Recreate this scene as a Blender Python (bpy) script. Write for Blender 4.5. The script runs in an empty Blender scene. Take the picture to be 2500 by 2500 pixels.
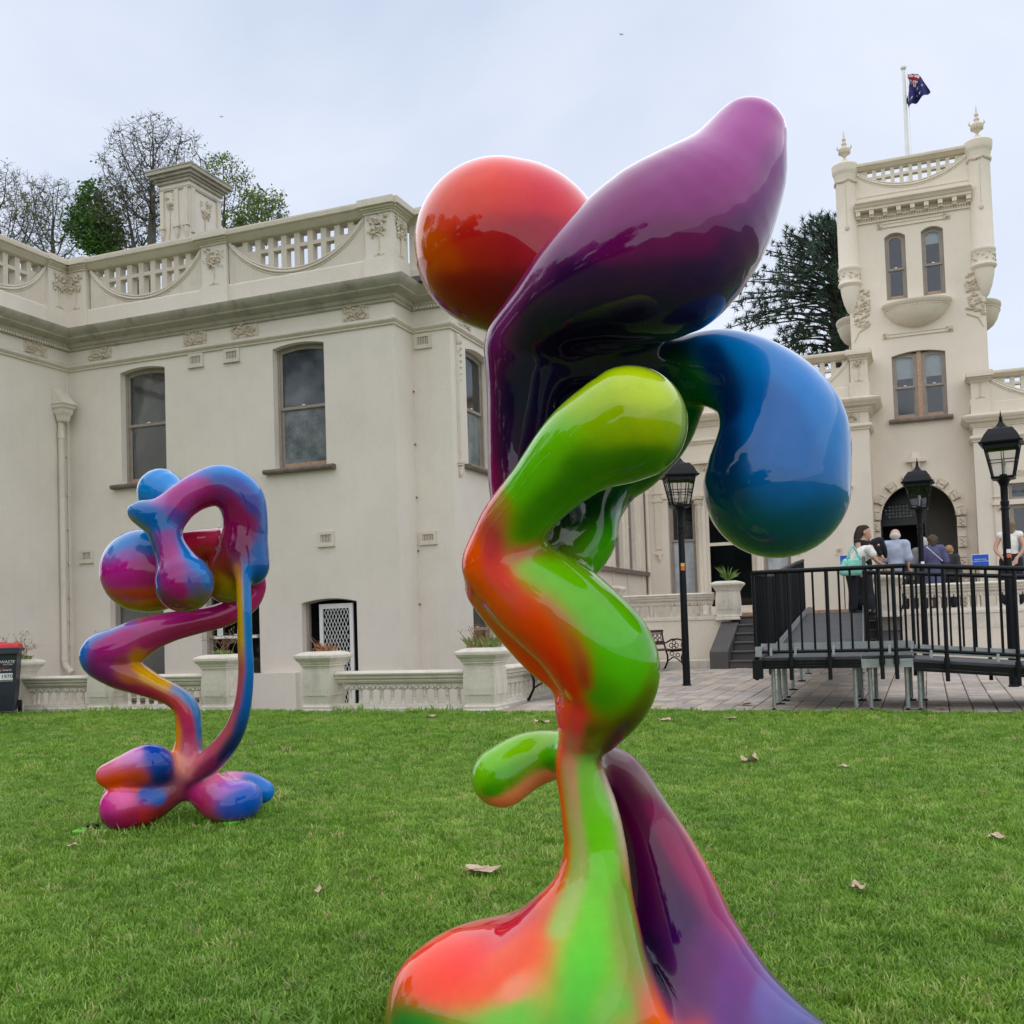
import bpy, bmesh, math, random
import numpy as np
from mathutils import Vector, Matrix

R = math.radians
sc = bpy.context.scene

# ------------------------------------------------------------------ camera
cam_d = bpy.data.cameras.new('camera')
cam = bpy.data.objects.new('camera', cam_d)
sc.collection.objects.link(cam)
sc.camera = cam
cam_d.sensor_fit = 'HORIZONTAL'
cam_d.sensor_width = 36.0
cam_d.lens = 36.0 * 2580.0 / 2500.0
cam_d.shift_x = 0.0
cam_d.shift_y = (1427.0 - 1250.0) / 2500.0
cam_d.clip_start = 0.05
cam_d.clip_end = 2000.0
cam.location = (0, 0, 1.15)
cam.rotation_mode = 'XYZ'
_yaw, _pit, _rol = R(21.3946), R(2.2141), R(-1.8398)
_F = Vector((-math.sin(_yaw) * math.cos(_pit), math.cos(_yaw) * math.cos(_pit), math.sin(_pit)))
_Rt = Vector((math.cos(_yaw), math.sin(_yaw), 0))
_U = _Rt.cross(_F)
_R2 = math.cos(_rol) * _Rt + math.sin(_rol) * _U
_U2 = -math.sin(_rol) * _Rt + math.cos(_rol) * _U
_m = Matrix((_R2, _U2, -_F)).transposed()
cam.rotation_euler = _m.to_euler()

# ------------------------------------------------------------------ sky, sun, exposure
SUN_EL, SUN_AZ = 74.0, 205.0          # azimuth: degrees clockwise from +Y
world = bpy.data.worlds.new('World')
sc.world = world
world.use_nodes = True
nt = world.node_tree
for n in list(nt.nodes): nt.nodes.remove(n)
out = nt.nodes.new('ShaderNodeOutputWorld')
bg = nt.nodes.new('ShaderNodeBackground'); bg.inputs['Strength'].default_value = 0.10
sky = nt.nodes.new('ShaderNodeTexSky'); sky.sky_type = 'NISHITA'; sky.sun_disc = False
sky.sun_elevation = R(SUN_EL); sky.sun_rotation = R(SUN_AZ)
sky.air_density = 1.0; sky.dust_density = 2.5; sky.ozone_density = 1.0
# overcast cloud layer over the clear sky: soft veils of cloud projected on a flat ceiling
tc = nt.nodes.new('ShaderNodeTexCoord')
sep = nt.nodes.new('ShaderNodeSeparateXYZ'); nt.links.new(tc.outputs['Generated'], sep.inputs[0])
zz = nt.nodes.new('ShaderNodeMath'); zz.operation = 'MAXIMUM'; zz.inputs[1].default_value = 0.0
nt.links.new(sep.outputs['Z'], zz.inputs[0])
za = nt.nodes.new('ShaderNodeMath'); za.operation = 'ADD'; za.inputs[1].default_value = 0.18
nt.links.new(zz.outputs[0], za.inputs[0])
dx = nt.nodes.new('ShaderNodeMath'); dx.operation = 'DIVIDE'; nt.links.new(sep.outputs['X'], dx.inputs[0]); nt.links.new(za.outputs[0], dx.inputs[1])
dy = nt.nodes.new('ShaderNodeMath'); dy.operation = 'DIVIDE'; nt.links.new(sep.outputs['Y'], dy.inputs[0]); nt.links.new(za.outputs[0], dy.inputs[1])
cmb = nt.nodes.new('ShaderNodeCombineXYZ'); nt.links.new(dx.outputs[0], cmb.inputs[0]); nt.links.new(dy.outputs[0], cmb.inputs[1])
nz = nt.nodes.new('ShaderNodeTexNoise'); nz.inputs['Scale'].default_value = 0.9; nz.inputs['Detail'].default_value = 6.0
nz.inputs['Roughness'].default_value = 0.5; nz.inputs['Distortion'].default_value = 0.6
nt.links.new(cmb.outputs[0], nz.inputs['Vector'])
rmp = nt.nodes.new('ShaderNodeValToRGB')
rmp.color_ramp.elements[0].position = 0.28; rmp.color_ramp.elements[0].color = (4.1, 4.95, 6.4, 1)
rmp.color_ramp.elements[1].position = 0.70; rmp.color_ramp.elements[1].color = (8.0, 8.3, 9.15, 1)
nt.links.new(nz.outputs['Fac'], rmp.inputs[0])
# thicker and whiter towards the horizon
hz = nt.nodes.new('ShaderNodeMapRange'); hz.inputs[1].default_value = 0.02; hz.inputs[2].default_value = 0.42
hz.inputs[3].default_value = 1.0; hz.inputs[4].default_value = 0.0
nt.links.new(sep.outputs['Z'], hz.inputs[0])
wh = nt.nodes.new('ShaderNodeMixRGB'); wh.inputs[2].default_value = (7.4, 7.9, 8.9, 1)
hz2 = nt.nodes.new('ShaderNodeMath'); hz2.operation = 'MULTIPLY'; hz2.inputs[1].default_value = 0.75
nt.links.new(hz.outputs[0], hz2.inputs[0]); nt.links.new(hz2.outputs[0], wh.inputs[0])
nt.links.new(rmp.outputs[0], wh.inputs[1])
mx = nt.nodes.new('ShaderNodeMixRGB'); mx.inputs[0].default_value = 0.88
nt.links.new(sky.outputs[0], mx.inputs[1]); nt.links.new(wh.outputs[0], mx.inputs[2])
nt.links.new(mx.outputs[0], bg.inputs['Color']); nt.links.new(bg.outputs[0], out.inputs['Surface'])

sun_d = bpy.data.lights.new('sun', 'SUN'); sun_d.energy = 1.5; sun_d.angle = R(160); sun_d.color = (1.0, 0.965, 0.91)
sun = bpy.data.objects.new('sun', sun_d); sc.collection.objects.link(sun)
_az, _el = R(SUN_AZ), R(SUN_EL)
_dir = Vector((math.sin(_az) * math.cos(_el), math.cos(_az) * math.cos(_el), math.sin(_el)))
sun.rotation_euler = _dir.to_track_quat('Z', 'Y').to_euler()
sun.location = _dir * 60

vs = sc.view_settings
vs.view_transform = 'Standard'; vs.look = 'None'; vs.exposure = 0.38; vs.gamma = 1.0; vs.use_curve_mapping = False
sc.render.film_transparent = False
sc.cycles.max_bounces = 6

# ------------------------------------------------------------------ helpers
COL = sc.collection
def srgb(r, g, b):
    f = lambda c: (c / 255.0) / 12.92 if c / 255.0 <= 0.04045 else (((c / 255.0) + 0.055) / 1.055) ** 2.4
    return (f(r), f(g), f(b), 1.0)

def tag(o, label=None, cat=None, group=None, kind=None):
    if label: o['label'] = label
    if cat: o['category'] = cat
    if group: o['group'] = group
    if kind: o['kind'] = kind
    return o
def root_loc(p):
    v = Vector((0, 0, 0))
    while p is not None:
        v += p.location; p = p.parent
    return v
def thing(name, label, cat, loc=(0, 0, 0), rotz=0.0, group=None):
    o = bpy.data.objects.new(name, None); COL.objects.link(o)
    o.empty_display_size = 0.2
    o.location = loc; o.rotation_euler = (0, 0, rotz)
    return tag(o, label, cat, group)
def copy_tree(o, parent=None):
    c = o.copy(); COL.objects.link(c); c.parent = parent
    for ch in list(o.children): copy_tree(ch, c)
    return c

class MB:
    """collects geometry in world coordinates, links it as ONE mesh object"""
    def __init__(s): s.v = []; s.f = []
    def add(s, V, F):
        n = len(s.v); s.v.extend([tuple(p) for p in V]); s.f.extend([tuple(i + n for i in f) for f in F]); return s
    def box(s, x0, x1, y0, y1, z0, z1):
        V = [(x0,y0,z0),(x1,y0,z0),(x1,y1,z0),(x0,y1,z0),(x0,y0,z1),(x1,y0,z1),(x1,y1,z1),(x0,y1,z1)]
        return s.add(V, [(0,3,2,1),(4,5,6,7),(0,1,5,4),(1,2,6,5),(2,3,7,6),(3,0,4,7)])
    def cbox(s, x0, x1, y0, y1, z0, z1, b=0.008):
        """box with chamfered edges"""
        bm = bmesh.new(); bmesh.ops.create_cube(bm, size=1.0)
        for v in bm.verts:
            v.co = Vector((x0 if v.co.x < 0 else x1, y0 if v.co.y < 0 else y1, z0 if v.co.z < 0 else z1))
        bmesh.ops.bevel(bm, geom=list(bm.edges), offset=b, segments=1, affect='EDGES', profile=0.5)
        bm.verts.index_update()
        s.add([v.co.copy() for v in bm.verts], [[v.index for v in f.verts] for f in bm.faces]); bm.free(); return s
    def bar(s, a, b, w, h, up=(0, 0, 1)):
        a = Vector(a); b = Vector(b); d = (b - a).normalized(); up = Vector(up)
        if abs(d.dot(up)) > 0.99: up = Vector((0, 1, 0))
        r = d.cross(up).normalized(); u = r.cross(d)
        V = [p + r * (sx * w / 2) + u * (sy * h / 2) for p in (a, b) for sx, sy in ((-1,-1),(1,-1),(1,1),(-1,1))]
        return s.add(V, [(0,1,2,3),(7,6,5,4),(0,4,5,1),(1,5,6,2),(2,6,7,3),(3,7,4,0)])
    def tube(s, pts, rad, n=8, cap=True):
        pts = [Vector(p) for p in pts]
        if not hasattr(rad, '__len__'): rad = [rad] * len(pts)
        V = []; prev = None
        for i, p in enumerate(pts):
            d = (pts[min(i + 1, len(pts) - 1)] - pts[max(i - 1, 0)])
            d = d.normalized() if d.length > 1e-9 else Vector((0, 0, 1))
            if prev is None:
                a = d.orthogonal().normalized()
            else:
                a = (prev - d * prev.dot(d))
                a = a.normalized() if a.length > 1e-6 else d.orthogonal().normalized()
            prev = a; b = d.cross(a)
            for k in range(n):
                t = 2 * math.pi * k / n
                V.append(p + (a * math.cos(t) + b * math.sin(t)) * rad[i])
        F = []
        for i in range(len(pts) - 1):
            for k in range(n):
                F.append((i*n+k, i*n+(k+1)%n, (i+1)*n+(k+1)%n, (i+1)*n+k))
        if cap:
            F.append(tuple(range(n - 1, -1, -1))); F.append(tuple((len(pts)-1)*n + k for k in range(n)))
        return s.add(V, F)
    def lathe(s, prof, cx, cy, n=24, rot=0.0, cap=True):
        V = []
        for r, z in prof:
            for k in range(n):
                t = 2 * math.pi * k / n + rot
                V.append((cx + r * math.cos(t), cy + r * math.sin(t), z))
        F = []
        m = len(prof)
        for i in range(m - 1):
            for k in range(n):
                F.append((i*n+k, i*n+(k+1)%n, (i+1)*n+(k+1)%n, (i+1)*n+k))
        if cap:
            F.append(tuple(range(n - 1, -1, -1))); F.append(tuple((m-1)*n + k for k in range(n)))
        return s.add(V, F)
    def sq(s, prof, cx, cy, rx=None):
        """square lathe: prof of (half width, z)"""
        return s.lathe([(r * math.sqrt(2), z) for r, z in prof], cx, cy, 4, math.pi / 4)
    def ell(s, c, r, nu=8, nv=6, rot=None):
        V = []; F = []
        M = rot.to_matrix() if rot is not None else None
        for i in range(1, nv):
            t = math.pi * i / nv
            for k in range(nu):
                p = 2 * math.pi * k / nu
                V.append(Vector((r[0]*math.sin(t)*math.cos(p), r[1]*math.sin(t)*math.sin(p), r[2]*math.cos(t))))
        V.append(Vector((0, 0, r[2]))); V.append(Vector((0, 0, -r[2])))
        T = len(V) - 2
        for i in range(nv - 2):
            for k in range(nu):
                F.append((i*nu+k, (i+1)*nu+k, (i+1)*nu+(k+1)%nu, i*nu+(k+1)%nu))
        for k in range(nu):
            F.append((T, k, (k+1)%nu)); F.append((T+1, (nv-2)*nu+(k+1)%nu, (nv-2)*nu+k))
        if M: V = [M @ v for v in V]
        c = Vector(c)
        return s.add([c + v for v in V], F)
    def plate(s, outline, holes, fr, th):
        """flat plate with holes. outline/holes: 2D loops; fr(u,v,w)->world; thickness th along w (0 front, th back)"""
        bm = bmesh.new(); loops = [outline] + list(holes); E = []; vl = []
        for lp in loops:
            vs_ = [bm.verts.new((p[0], p[1], 0)) for p in lp]; vl.append(vs_)
            for i in range(len(vs_)): E.append(bm.edges.new((vs_[i], vs_[(i + 1) % len(vs_)])))
        bmesh.ops.triangle_fill(bm, use_beauty=True, use_dissolve=False, edges=E, normal=(0, 0, 1))
        bm.verts.index_update()
        P = [(v.co.x, v.co.y) for v in bm.verts]; T = [[v.index for v in f.verts] for f in bm.faces]
        LI = [[v.index for v in l] for l in vl]; bm.free()
        n = len(P)
        V = [fr(u, v, 0) for u, v in P] + [fr(u, v, th) for u, v in P]
        F = [tuple(t) for t in T] + [tuple(i + n for i in reversed(t)) for t in T]
        for l in LI:
            for i in range(len(l)):
                a, b = l[i], l[(i + 1) % len(l)]
                F.append((a, b, b + n, a + n))
        return s.add(V, F)
    def sweep(s, path, prof, closed=False, cap=True):
        """profile [(out,z)] swept along a plan polyline with mitred corners; out is to the right of travel"""
        P = [Vector((p[0], p[1])) for p in path]; V = []; n = len(P); m = len(prof)
        for i in range(n):
            d0 = (P[i] - P[i-1]).normalized() if (i > 0 or closed) else None
            d1 = (P[(i+1) % n] - P[i]).normalized() if (i < n - 1 or closed) else None
            if d0 is None: d0 = d1
            if d1 is None: d1 = d0
            n0 = Vector((d0.y, -d0.x)); n1 = Vector((d1.y, -d1.x))
            k = n0 + n1; k = k / max(1e-6, (1 + n0.dot(n1)))
            for o_, z in prof: V.append((P[i].x + k.x * o_, P[i].y + k.y * o_, z))
        F = []
        for i in range(n if closed else n - 1):
            j = (i + 1) % n
            for q in range(m - 1): F.append((i*m+q, j*m+q, j*m+q+1, i*m+q+1))
            F.append((i*m+m-1, j*m+m-1, j*m, i*m))
        if cap and not closed:
            F.append(tuple(range(m))); F.append(tuple((n-1)*m + q for q in reversed(range(m))))
        return s.add(V, F)
    def mesh(s, name, off=(0, 0, 0), fix=True):
        me = bpy.data.meshes.new(name)
        o = Vector(off)
        me.from_pydata([(p[0]-o.x, p[1]-o.y, p[2]-o.z) for p in s.v], [], s.f)
        if fix:
            bm = bmesh.new(); bm.from_mesh(me); bmesh.ops.recalc_face_normals(bm, faces=bm.faces); bm.to_mesh(me); bm.free()
        me.update()
        return me
    def build(s, name, mat, parent=None, smooth=None, off=None, fix=True):
        if off is None: off = root_loc(parent)
        me = s.mesh(name, off, fix)
        return link(name, me, mat, parent, smooth)

def link(name, me, mat, parent=None, smooth=None):
    o = bpy.data.objects.new(name, me); COL.objects.link(o)
    if mat is not None and len(me.materials) == 0: me.materials.append(mat)
    o.parent = parent
    if smooth == True:
        me.polygons.foreach_set('use_smooth', [True] * len(me.polygons))
    elif smooth:
        me.polygons.foreach_set('use_smooth', [True] * len(me.polygons))
        me.set_sharp_from_angle(angle=R(smooth))
    return o

# ------------------------------------------------------------------ materials
def new_mat(name):
    m = bpy.data.materials.new(name); m.use_nodes = True
    t = m.node_tree; b = t.nodes['Principled BSDF']
    return m, t, b
def nnode(t, typ, **kw):
    n = t.nodes.new(typ)
    for k, v in kw.items(): setattr(n, k, v)
    return n
def noise(t, scale, detail=4, rough=0.55, coord='Object', vec=None, dist=0.0):
    n = t.nodes.new('ShaderNodeTexNoise'); n.inputs['Scale'].default_value = scale; n.inputs['Detail'].default_value = detail
    n.inputs['Roughness'].default_value = rough; n.inputs['Distortion'].default_value = dist
    if vec is None:
        g = t.nodes.new('ShaderNodeNewGeometry'); vec = g.outputs['Position']
    t.links.new(vec, n.inputs['Vector']); return n
def ramp(t, src, stops):
    r = t.nodes.new('ShaderNodeValToRGB'); e = r.color_ramp.elements
    while len(e) < len(stops): e.new(0.5)
    for i, (p, c) in enumerate(stops): e[i].position = p; e[i].color = c if len(c) == 4 else (*c, 1)
    t.links.new(src, r.inputs[0]); return r
def mixc(t, fac, a, b, mode='MIX'):
    n = t.nodes.new('ShaderNodeMixRGB'); n.blend_type = mode
    for i, x in ((0, fac), (1, a), (2, b)):
        if hasattr(x, 'is_output'): t.links.new(x, n.inputs[i])
        elif i == 0: n.inputs[0].default_value = x
        else: n.inputs[i].default_value = x if len(x) == 4 else (*x, 1)
    return n
def bump(t, b, h, strength=0.2, dist=0.01):
    n = t.nodes.new('ShaderNodeBump'); n.inputs['Strength'].default_value = strength; n.inputs['Distance'].default_value = dist
    t.links.new(h, n.inputs['Height']); t.links.new(n.outputs[0], b.inputs['Normal']); return n

def simple(name, col, rough=0.6, metal=0.0, var=0.12, scale=6.0, bumps=0.0, bscale=60.0, spec=0.5):
    m, t, b = new_mat(name)
    n = noise(t, scale, 5)
    c0 = tuple(max(0, c * (1 - var)) for c in col[:3]); c1 = tuple(min(1, c * (1 + var)) for c in col[:3])
    r = ramp(t, n.outputs['Fac'], [(0.3, c0), (0.7, c1)])
    t.links.new(r.outputs[0], b.inputs['Base Color'])
    b.inputs['Roughness'].default_value = rough; b.inputs['Metallic'].default_value = metal
    b.inputs['Specular IOR Level'].default_value = spec
    if bumps > 0:
        n2 = noise(t, bscale, 3); bump(t, b, n2.outputs['Fac'], bumps)
    return m

def stucco(name, col, dirt=0.25, rough=0.75, dirtcol=(0.16, 0.145, 0.12), bumps=0.12, lowdirt=None, fine=0.05):
    """painted render: broad tone changes, thin vertical run-off streaks, fine grain"""
    m, t, b = new_mat(name)
    g = t.nodes.new('ShaderNodeNewGeometry')
    n1 = noise(t, 0.55, 6, 0.6)
    r1 = ramp(t, n1.outputs['Fac'], [(0.25, tuple(c * 0.90 for c in col)), (0.75, tuple(min(1, c * 1.05) for c in col))])
    mp = t.nodes.new('ShaderNodeMapping'); mp.inputs['Scale'].default_value = (5.0, 5.0, 0.35)
    t.links.new(g.outputs['Position'], mp.inputs['Vector'])
    n2 = noise(t, 1.0, 6, 0.65, vec=mp.outputs[0])
    s2 = ramp(t, n2.outputs['Fac'], [(0.52, (0, 0, 0)), (0.78, (1, 1, 1))])
    n3 = noise(t, 2.3, 8, 0.7)
    s3 = ramp(t, n3.outputs['Fac'], [(0.5, (0, 0, 0)), (0.8, (1, 1, 1))])
    md = t.nodes.new('ShaderNodeMath'); md.operation = 'MULTIPLY_ADD'; md.inputs[1].default_value = 0.6
    t.links.new(s2.outputs[0], md.inputs[0]); t.links.new(s3.outputs[0], md.inputs[2])
    mf = t.nodes.new('ShaderNodeMath'); mf.operation = 'MULTIPLY'; mf.inputs[1].default_value = dirt; mf.use_clamp = True
    t.links.new(md.outputs[0], mf.inputs[0])
    c = mixc(t, mf.outputs[0], r1.outputs[0], dirtcol)
    n4 = noise(t, 45.0, 3, 0.6)
    f = ramp(t, n4.outputs['Fac'], [(0.3, (1 - fine * 2,) * 3), (0.7, (1 + fine * 0.5,) * 3)])
    c2 = mixc(t, 1.0, c.outputs[0], f.outputs[0], 'MULTIPLY')
    t.links.new(c2.outputs[0], b.inputs['Base Color'])
    b.inputs['Roughness'].default_value = rough
    b.inputs['Specular IOR Level'].default_value = 0.3
    n5 = noise(t, 28.0, 5, 0.65)
    bump(t, b, n5.outputs['Fac'], bumps, 0.01)
    return m

CREAM = (0.765, 0.70, 0.61)
M = {}
M['wall'] = stucco('wall_render', CREAM, 0.09)
M['trim'] = stucco('trim_render', (0.70, 0.63, 0.53), 0.24, bumps=0.10)
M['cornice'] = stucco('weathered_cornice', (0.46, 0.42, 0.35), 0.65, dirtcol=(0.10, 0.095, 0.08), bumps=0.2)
M['tower'] = stucco('tower_render', (0.785, 0.70, 0.585), 0.08)
M['tower_trim'] = stucco('tower_trim', (0.76, 0.67, 0.55), 0.16)
M['relief'] = stucco('relief_render', (0.68, 0.59, 0.47), 0.35, dirtcol=(0.2, 0.16, 0.11))
M['stone'] = stucco('old_painted_stone', (0.73, 0.67, 0.565), 0.42, dirtcol=(0.15, 0.125, 0.09), bumps=0.35)
M['bluestone'] = stucco('bluestone', (0.105, 0.098, 0.092), 0.3, dirtcol=(0.05, 0.05, 0.045), bumps=0.3)
M['frame'] = simple('painted_window_frame', (0.30, 0.255, 0.215), 0.5)
M['timber'] = simple('varnished_timber', (0.42, 0.26, 0.16), 0.45, var=0.25, scale=14)
M['sill'] = simple('brown_sill', (0.17, 0.13, 0.105), 0.6, var=0.25)
M['black'] = simple('black_paint', (0.006, 0.0065, 0.009), 0.4, var=0.4, scale=20, bumps=0.05, bscale=120, spec=0.22)
M['blackmatt'] = simple('black_worn_paint', (0.010, 0.0105, 0.012), 0.6, var=0.5, scale=25, bumps=0.1, spec=0.2)
def scuffed(name, base, chip, thr):
    m, t, b = new_mat(name); n = noise(t, 34, 6, .75); n1 = noise(t, 2.5, 3)
    mm = t.nodes.new('ShaderNodeMath'); mm.operation = 'MULTIPLY'; t.links.new(n.outputs['Fac'], mm.inputs[0]); t.links.new(n1.outputs['Fac'], mm.inputs[1])
    r = ramp(t, mm.outputs[0], [(thr, base), (thr + .025, chip)]); t.links.new(r.outputs[0], b.inputs['Base Color']); b.inputs['Roughness'].default_value = .55; b.inputs['Specular IOR Level'].default_value = .2; return m
M['blackmatt'] = scuffed('black_scuffed_paint', (0.010, 0.0105, 0.012), (0.28, 0.28, 0.27), 0.40)
M['galv'] = simple('galvanised_steel', (0.33, 0.36, 0.355), 0.42, 0.6, var=0.2, scale=18)
M['alu'] = simple('aluminium_plate', (0.42, 0.435, 0.45), 0.45, 0.5, var=0.15, scale=9)
M['mat'] = simple('grey_ramp_matting', (0.075, 0.077, 0.082), 0.85, var=0.2, scale=5, bumps=0.3, bscale=180)
M['white'] = simple('white_paint', (0.78, 0.78, 0.76), 0.45, var=0.06)
M['blind'] = simple('white_blind', (0.85, 0.87, 0.84), 0.8, var=0.05)
M['backing_grey'] = simple('grey_pane_backing', (0.085, 0.10, 0.115), 0.9, var=0.15, scale=1.5)  # grey-blue of the pane's reflection put into the colour
M['backing_dark'] = simple('dark_pane_backing', (0.028, 0.032, 0.038), 0.9, var=0.2, scale=1.5)
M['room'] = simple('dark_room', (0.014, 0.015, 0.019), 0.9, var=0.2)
M['curtain'] = simple('net_curtain', (0.42, 0.45, 0.46), 0.9, var=0.25, scale=3)

def glass_mat(name, tint=(0.82, 0.84, 0.86), refl=0.045, rough=0.07):
    m = bpy.data.materials.new(name); m.use_nodes = True; t = m.node_tree
    for n in list(t.nodes): t.nodes.remove(n)
    o = t.nodes.new('ShaderNodeOutputMaterial')
    tr = t.nodes.new('ShaderNodeBsdfTransparent'); tr.inputs[0].default_value = (*tint, 1)
    gl = t.nodes.new('ShaderNodeBsdfGlossy'); gl.inputs['Roughness'].default_value = rough; gl.inputs[0].default_value = (0.95, 0.97, 1, 1)
    fr = t.nodes.new('ShaderNodeFresnel'); fr.inputs[0].default_value = 1.5
    ad = t.nodes.new('ShaderNodeMath'); ad.operation = 'ADD'; ad.inputs[1].default_value = refl - 0.04; ad.use_clamp = True
    t.links.new(fr.outputs[0], ad.inputs[0])
    n = noise(t, 1.2, 2); bp = t.nodes.new('ShaderNodeBump'); bp.inputs['Strength'].default_value = 0.03; bp.inputs['Distance'].default_value = 0.05
    t.links.new(n.outputs['Fac'], bp.inputs['Height']); t.links.new(bp.outputs[0], gl.inputs['Normal'])
    mx_ = t.nodes.new('ShaderNodeMixShader'); t.links.new(ad.outputs[0], mx_.inputs[0])
    t.links.new(tr.outputs[0], mx_.inputs[1]); t.links.new(gl.outputs[0], mx_.inputs[2]); t.links.new(mx_.outputs[0], o.inputs[0])
    return m
M['glass'] = glass_mat('window_glass')
M['lampglass'] = glass_mat('lantern_glass', (0.90, 0.90, 0.91), 0.07)
def frosted():
    m, t, b = new_mat('frosted_glass')
    n = noise(t, 2.2, 6, 0.6); n2 = noise(t, 38, 4)
    r = ramp(t, n.outputs['Fac'], [(0.35, (0.10, 0.115, 0.12)), (0.65, (0.27, 0.30, 0.31))])
    r2 = ramp(t, n2.outputs['Fac'], [(0.3, (0.7, 0.7, 0.7)), (0.7, (1.1, 1.1, 1.1))])
    c = mixc(t, 1.0, r.outputs[0], r2.outputs[0], 'MULTIPLY'); t.links.new(c.outputs[0], b.inputs['Base Color'])
    b.inputs['Roughness'].default_value = 0.12; return m
M['frosted'] = frosted()
# ------------------------------------------------------------------ smooth bodies: swept-sphere distance field -> continuous quad mesh
def catmull(nodes, sub):
    N = np.array(nodes, float)
    if len(N) == 1: return N
    P = np.vstack([2*N[0]-N[1], N, 2*N[-1]-N[-2]]); outp = []
    for i in range(1, len(P) - 2):
        for k in range(sub):
            t = k / sub; t2 = t*t; t3 = t2*t
            outp.append(0.5*((2*P[i]) + (-P[i-1]+P[i+1])*t + (2*P[i-1]-5*P[i]+4*P[i+1]-P[i+2])*t2 + (-P[i-1]+3*P[i]-3*P[i+1]+P[i+2])*t3))
    outp.append(N[-1]); A = np.array(outp)
    A[:, 3] = np.clip(A[:, 3], N[:, 3].min() * 0.9, N[:, 3].max() * 1.04)
    return A

def sdf_volume(chains, h, k, sub, pad=0.05):
    """chains: list of node lists (x,y,z,r) or (nodes, stretch) ; returns volume, origin"""
    K = [c[1] if isinstance(c, tuple) and isinstance(c[0], list) else k for c in chains]
    chains = [c[0] if isinstance(c, tuple) and isinstance(c[0], list) else c for c in chains]
    kmax = max(K)
    C = [catmull(c, sub) for c in chains]
    lo = np.min([ (c[:, :3] - c[:, 3:4]).min(0) for c in C], 0) - pad
    hi = np.max([ (c[:, :3] + c[:, 3:4]).max(0) for c in C], 0) + pad
    n = np.ceil((hi - lo) / h).astype(int) + 1
    ax = [lo[i] + h*np.arange(n[i]) for i in range(3)]
    vol = np.full(n, 1e3, np.float32)
    for c, kk in zip(C, K):
        cv = np.full(n, 1e3, np.float32)
        if len(c) == 1: segs = [(c[0], c[0])]
        else: segs = [(c[i], c[i+1]) for i in range(len(c) - 1)]
        for a, b in segs:
            r = max(a[3], b[3]) + max(kmax, 2*h) + 2*h
            l = np.minimum(a[:3], b[:3]) - r; u = np.maximum(a[:3], b[:3]) + r
            i0 = np.maximum(((l - lo)/h).astype(int), 0); i1 = np.minimum(((u - lo)/h).astype(int) + 2, n)
            X = ax[0][i0[0]:i1[0]][:, None, None]; Y = ax[1][i0[1]:i1[1]][None, :, None]; Z = ax[2][i0[2]:i1[2]][None, None, :]
            d = b[:3] - a[:3]; dd = float(d @ d)
            px, py, pz = X - a[0], Y - a[1], Z - a[2]
            if dd < 1e-12:
                D = np.sqrt(px*px + py*py + pz*pz) - a[3]
            else:
                t = np.clip((px*d[0] + py*d[1] + pz*d[2]) / dd, 0, 1)
                D = np.sqrt((px - t*d[0])**2 + (py - t*d[1])**2 + (pz - t*d[2])**2) - (a[3] + t*(b[3]-a[3]))
            sl = (slice(i0[0], i1[0]), slice(i0[1], i1[1]), slice(i0[2], i1[2]))
            cv[sl] = np.minimum(cv[sl], D)
        hh = np.maximum(kk - np.abs(vol - cv), 0) / kk
        vol = np.minimum(vol, cv) - hh*hh*kk*0.25
    return np.minimum(vol, 0.5), lo

def surface_nets(vol, lo, h):
    inside = vol < 0
    nx, ny, nz = vol.shape
    c = [inside[i:nx-1+i, j:ny-1+j, k:nz-1+k] for i in (0,1) for j in (0,1) for k in (0,1)]
    s = sum(x.astype(np.int8) for x in c)
    act = (s > 0) & (s < 8)
    idx = -np.ones(act.shape, np.int64); I = np.argwhere(act); idx[act] = np.arange(len(I))
    acc = np.zeros((len(I), 3)); cnt = np.zeros(len(I))
    corners = [(i, j, k) for i in (0,1) for j in (0,1) for k in (0,1)]
    for a in range(8):
        for b in range(a + 1, 8):
            ca, cb = np.array(corners[a]), np.array(corners[b])
            if np.abs(ca - cb).sum() != 1: continue
            va = vol[I[:,0]+ca[0], I[:,1]+ca[1], I[:,2]+ca[2]]; vb = vol[I[:,0]+cb[0], I[:,1]+cb[1], I[:,2]+cb[2]]
            m = (va < 0) != (vb < 0)
            t = np.where(m, va / np.where(m, va - vb, 1), 0)
            acc[m] += (ca + (cb - ca) * t[:, None])[m]; cnt[m] += 1
    V = lo + h * (I + acc / cnt[:, None])
    F = []
    for axis in range(3):
        a = [slice(None)]*3; b = [slice(None)]*3; a[axis] = slice(0, -1); b[axis] = slice(1, None)
        e = inside[tuple(a)] != inside[tuple(b)]; E = np.argwhere(e)
        u, w = (axis + 1) % 3, (axis + 2) % 3
        ok = (E[:, u] > 0) & (E[:, w] > 0) & (E[:, u] < act.shape[u]) & (E[:, w] < act.shape[w]); E = E[ok]
        q = []
        for du, dw in ((1,1),(0,1),(0,0),(1,0)):
            P = E.copy(); P[:, u] -= du; P[:, w] -= dw; q.append(idx[P[:,0], P[:,1], P[:,2]])
        Q = np.stack(q, 1)
        flip = ~inside[E[:,0], E[:,1], E[:,2]]
        Q[flip] = Q[flip][:, ::-1]
        F.append(Q)
    return V, np.vstack(F)

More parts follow.
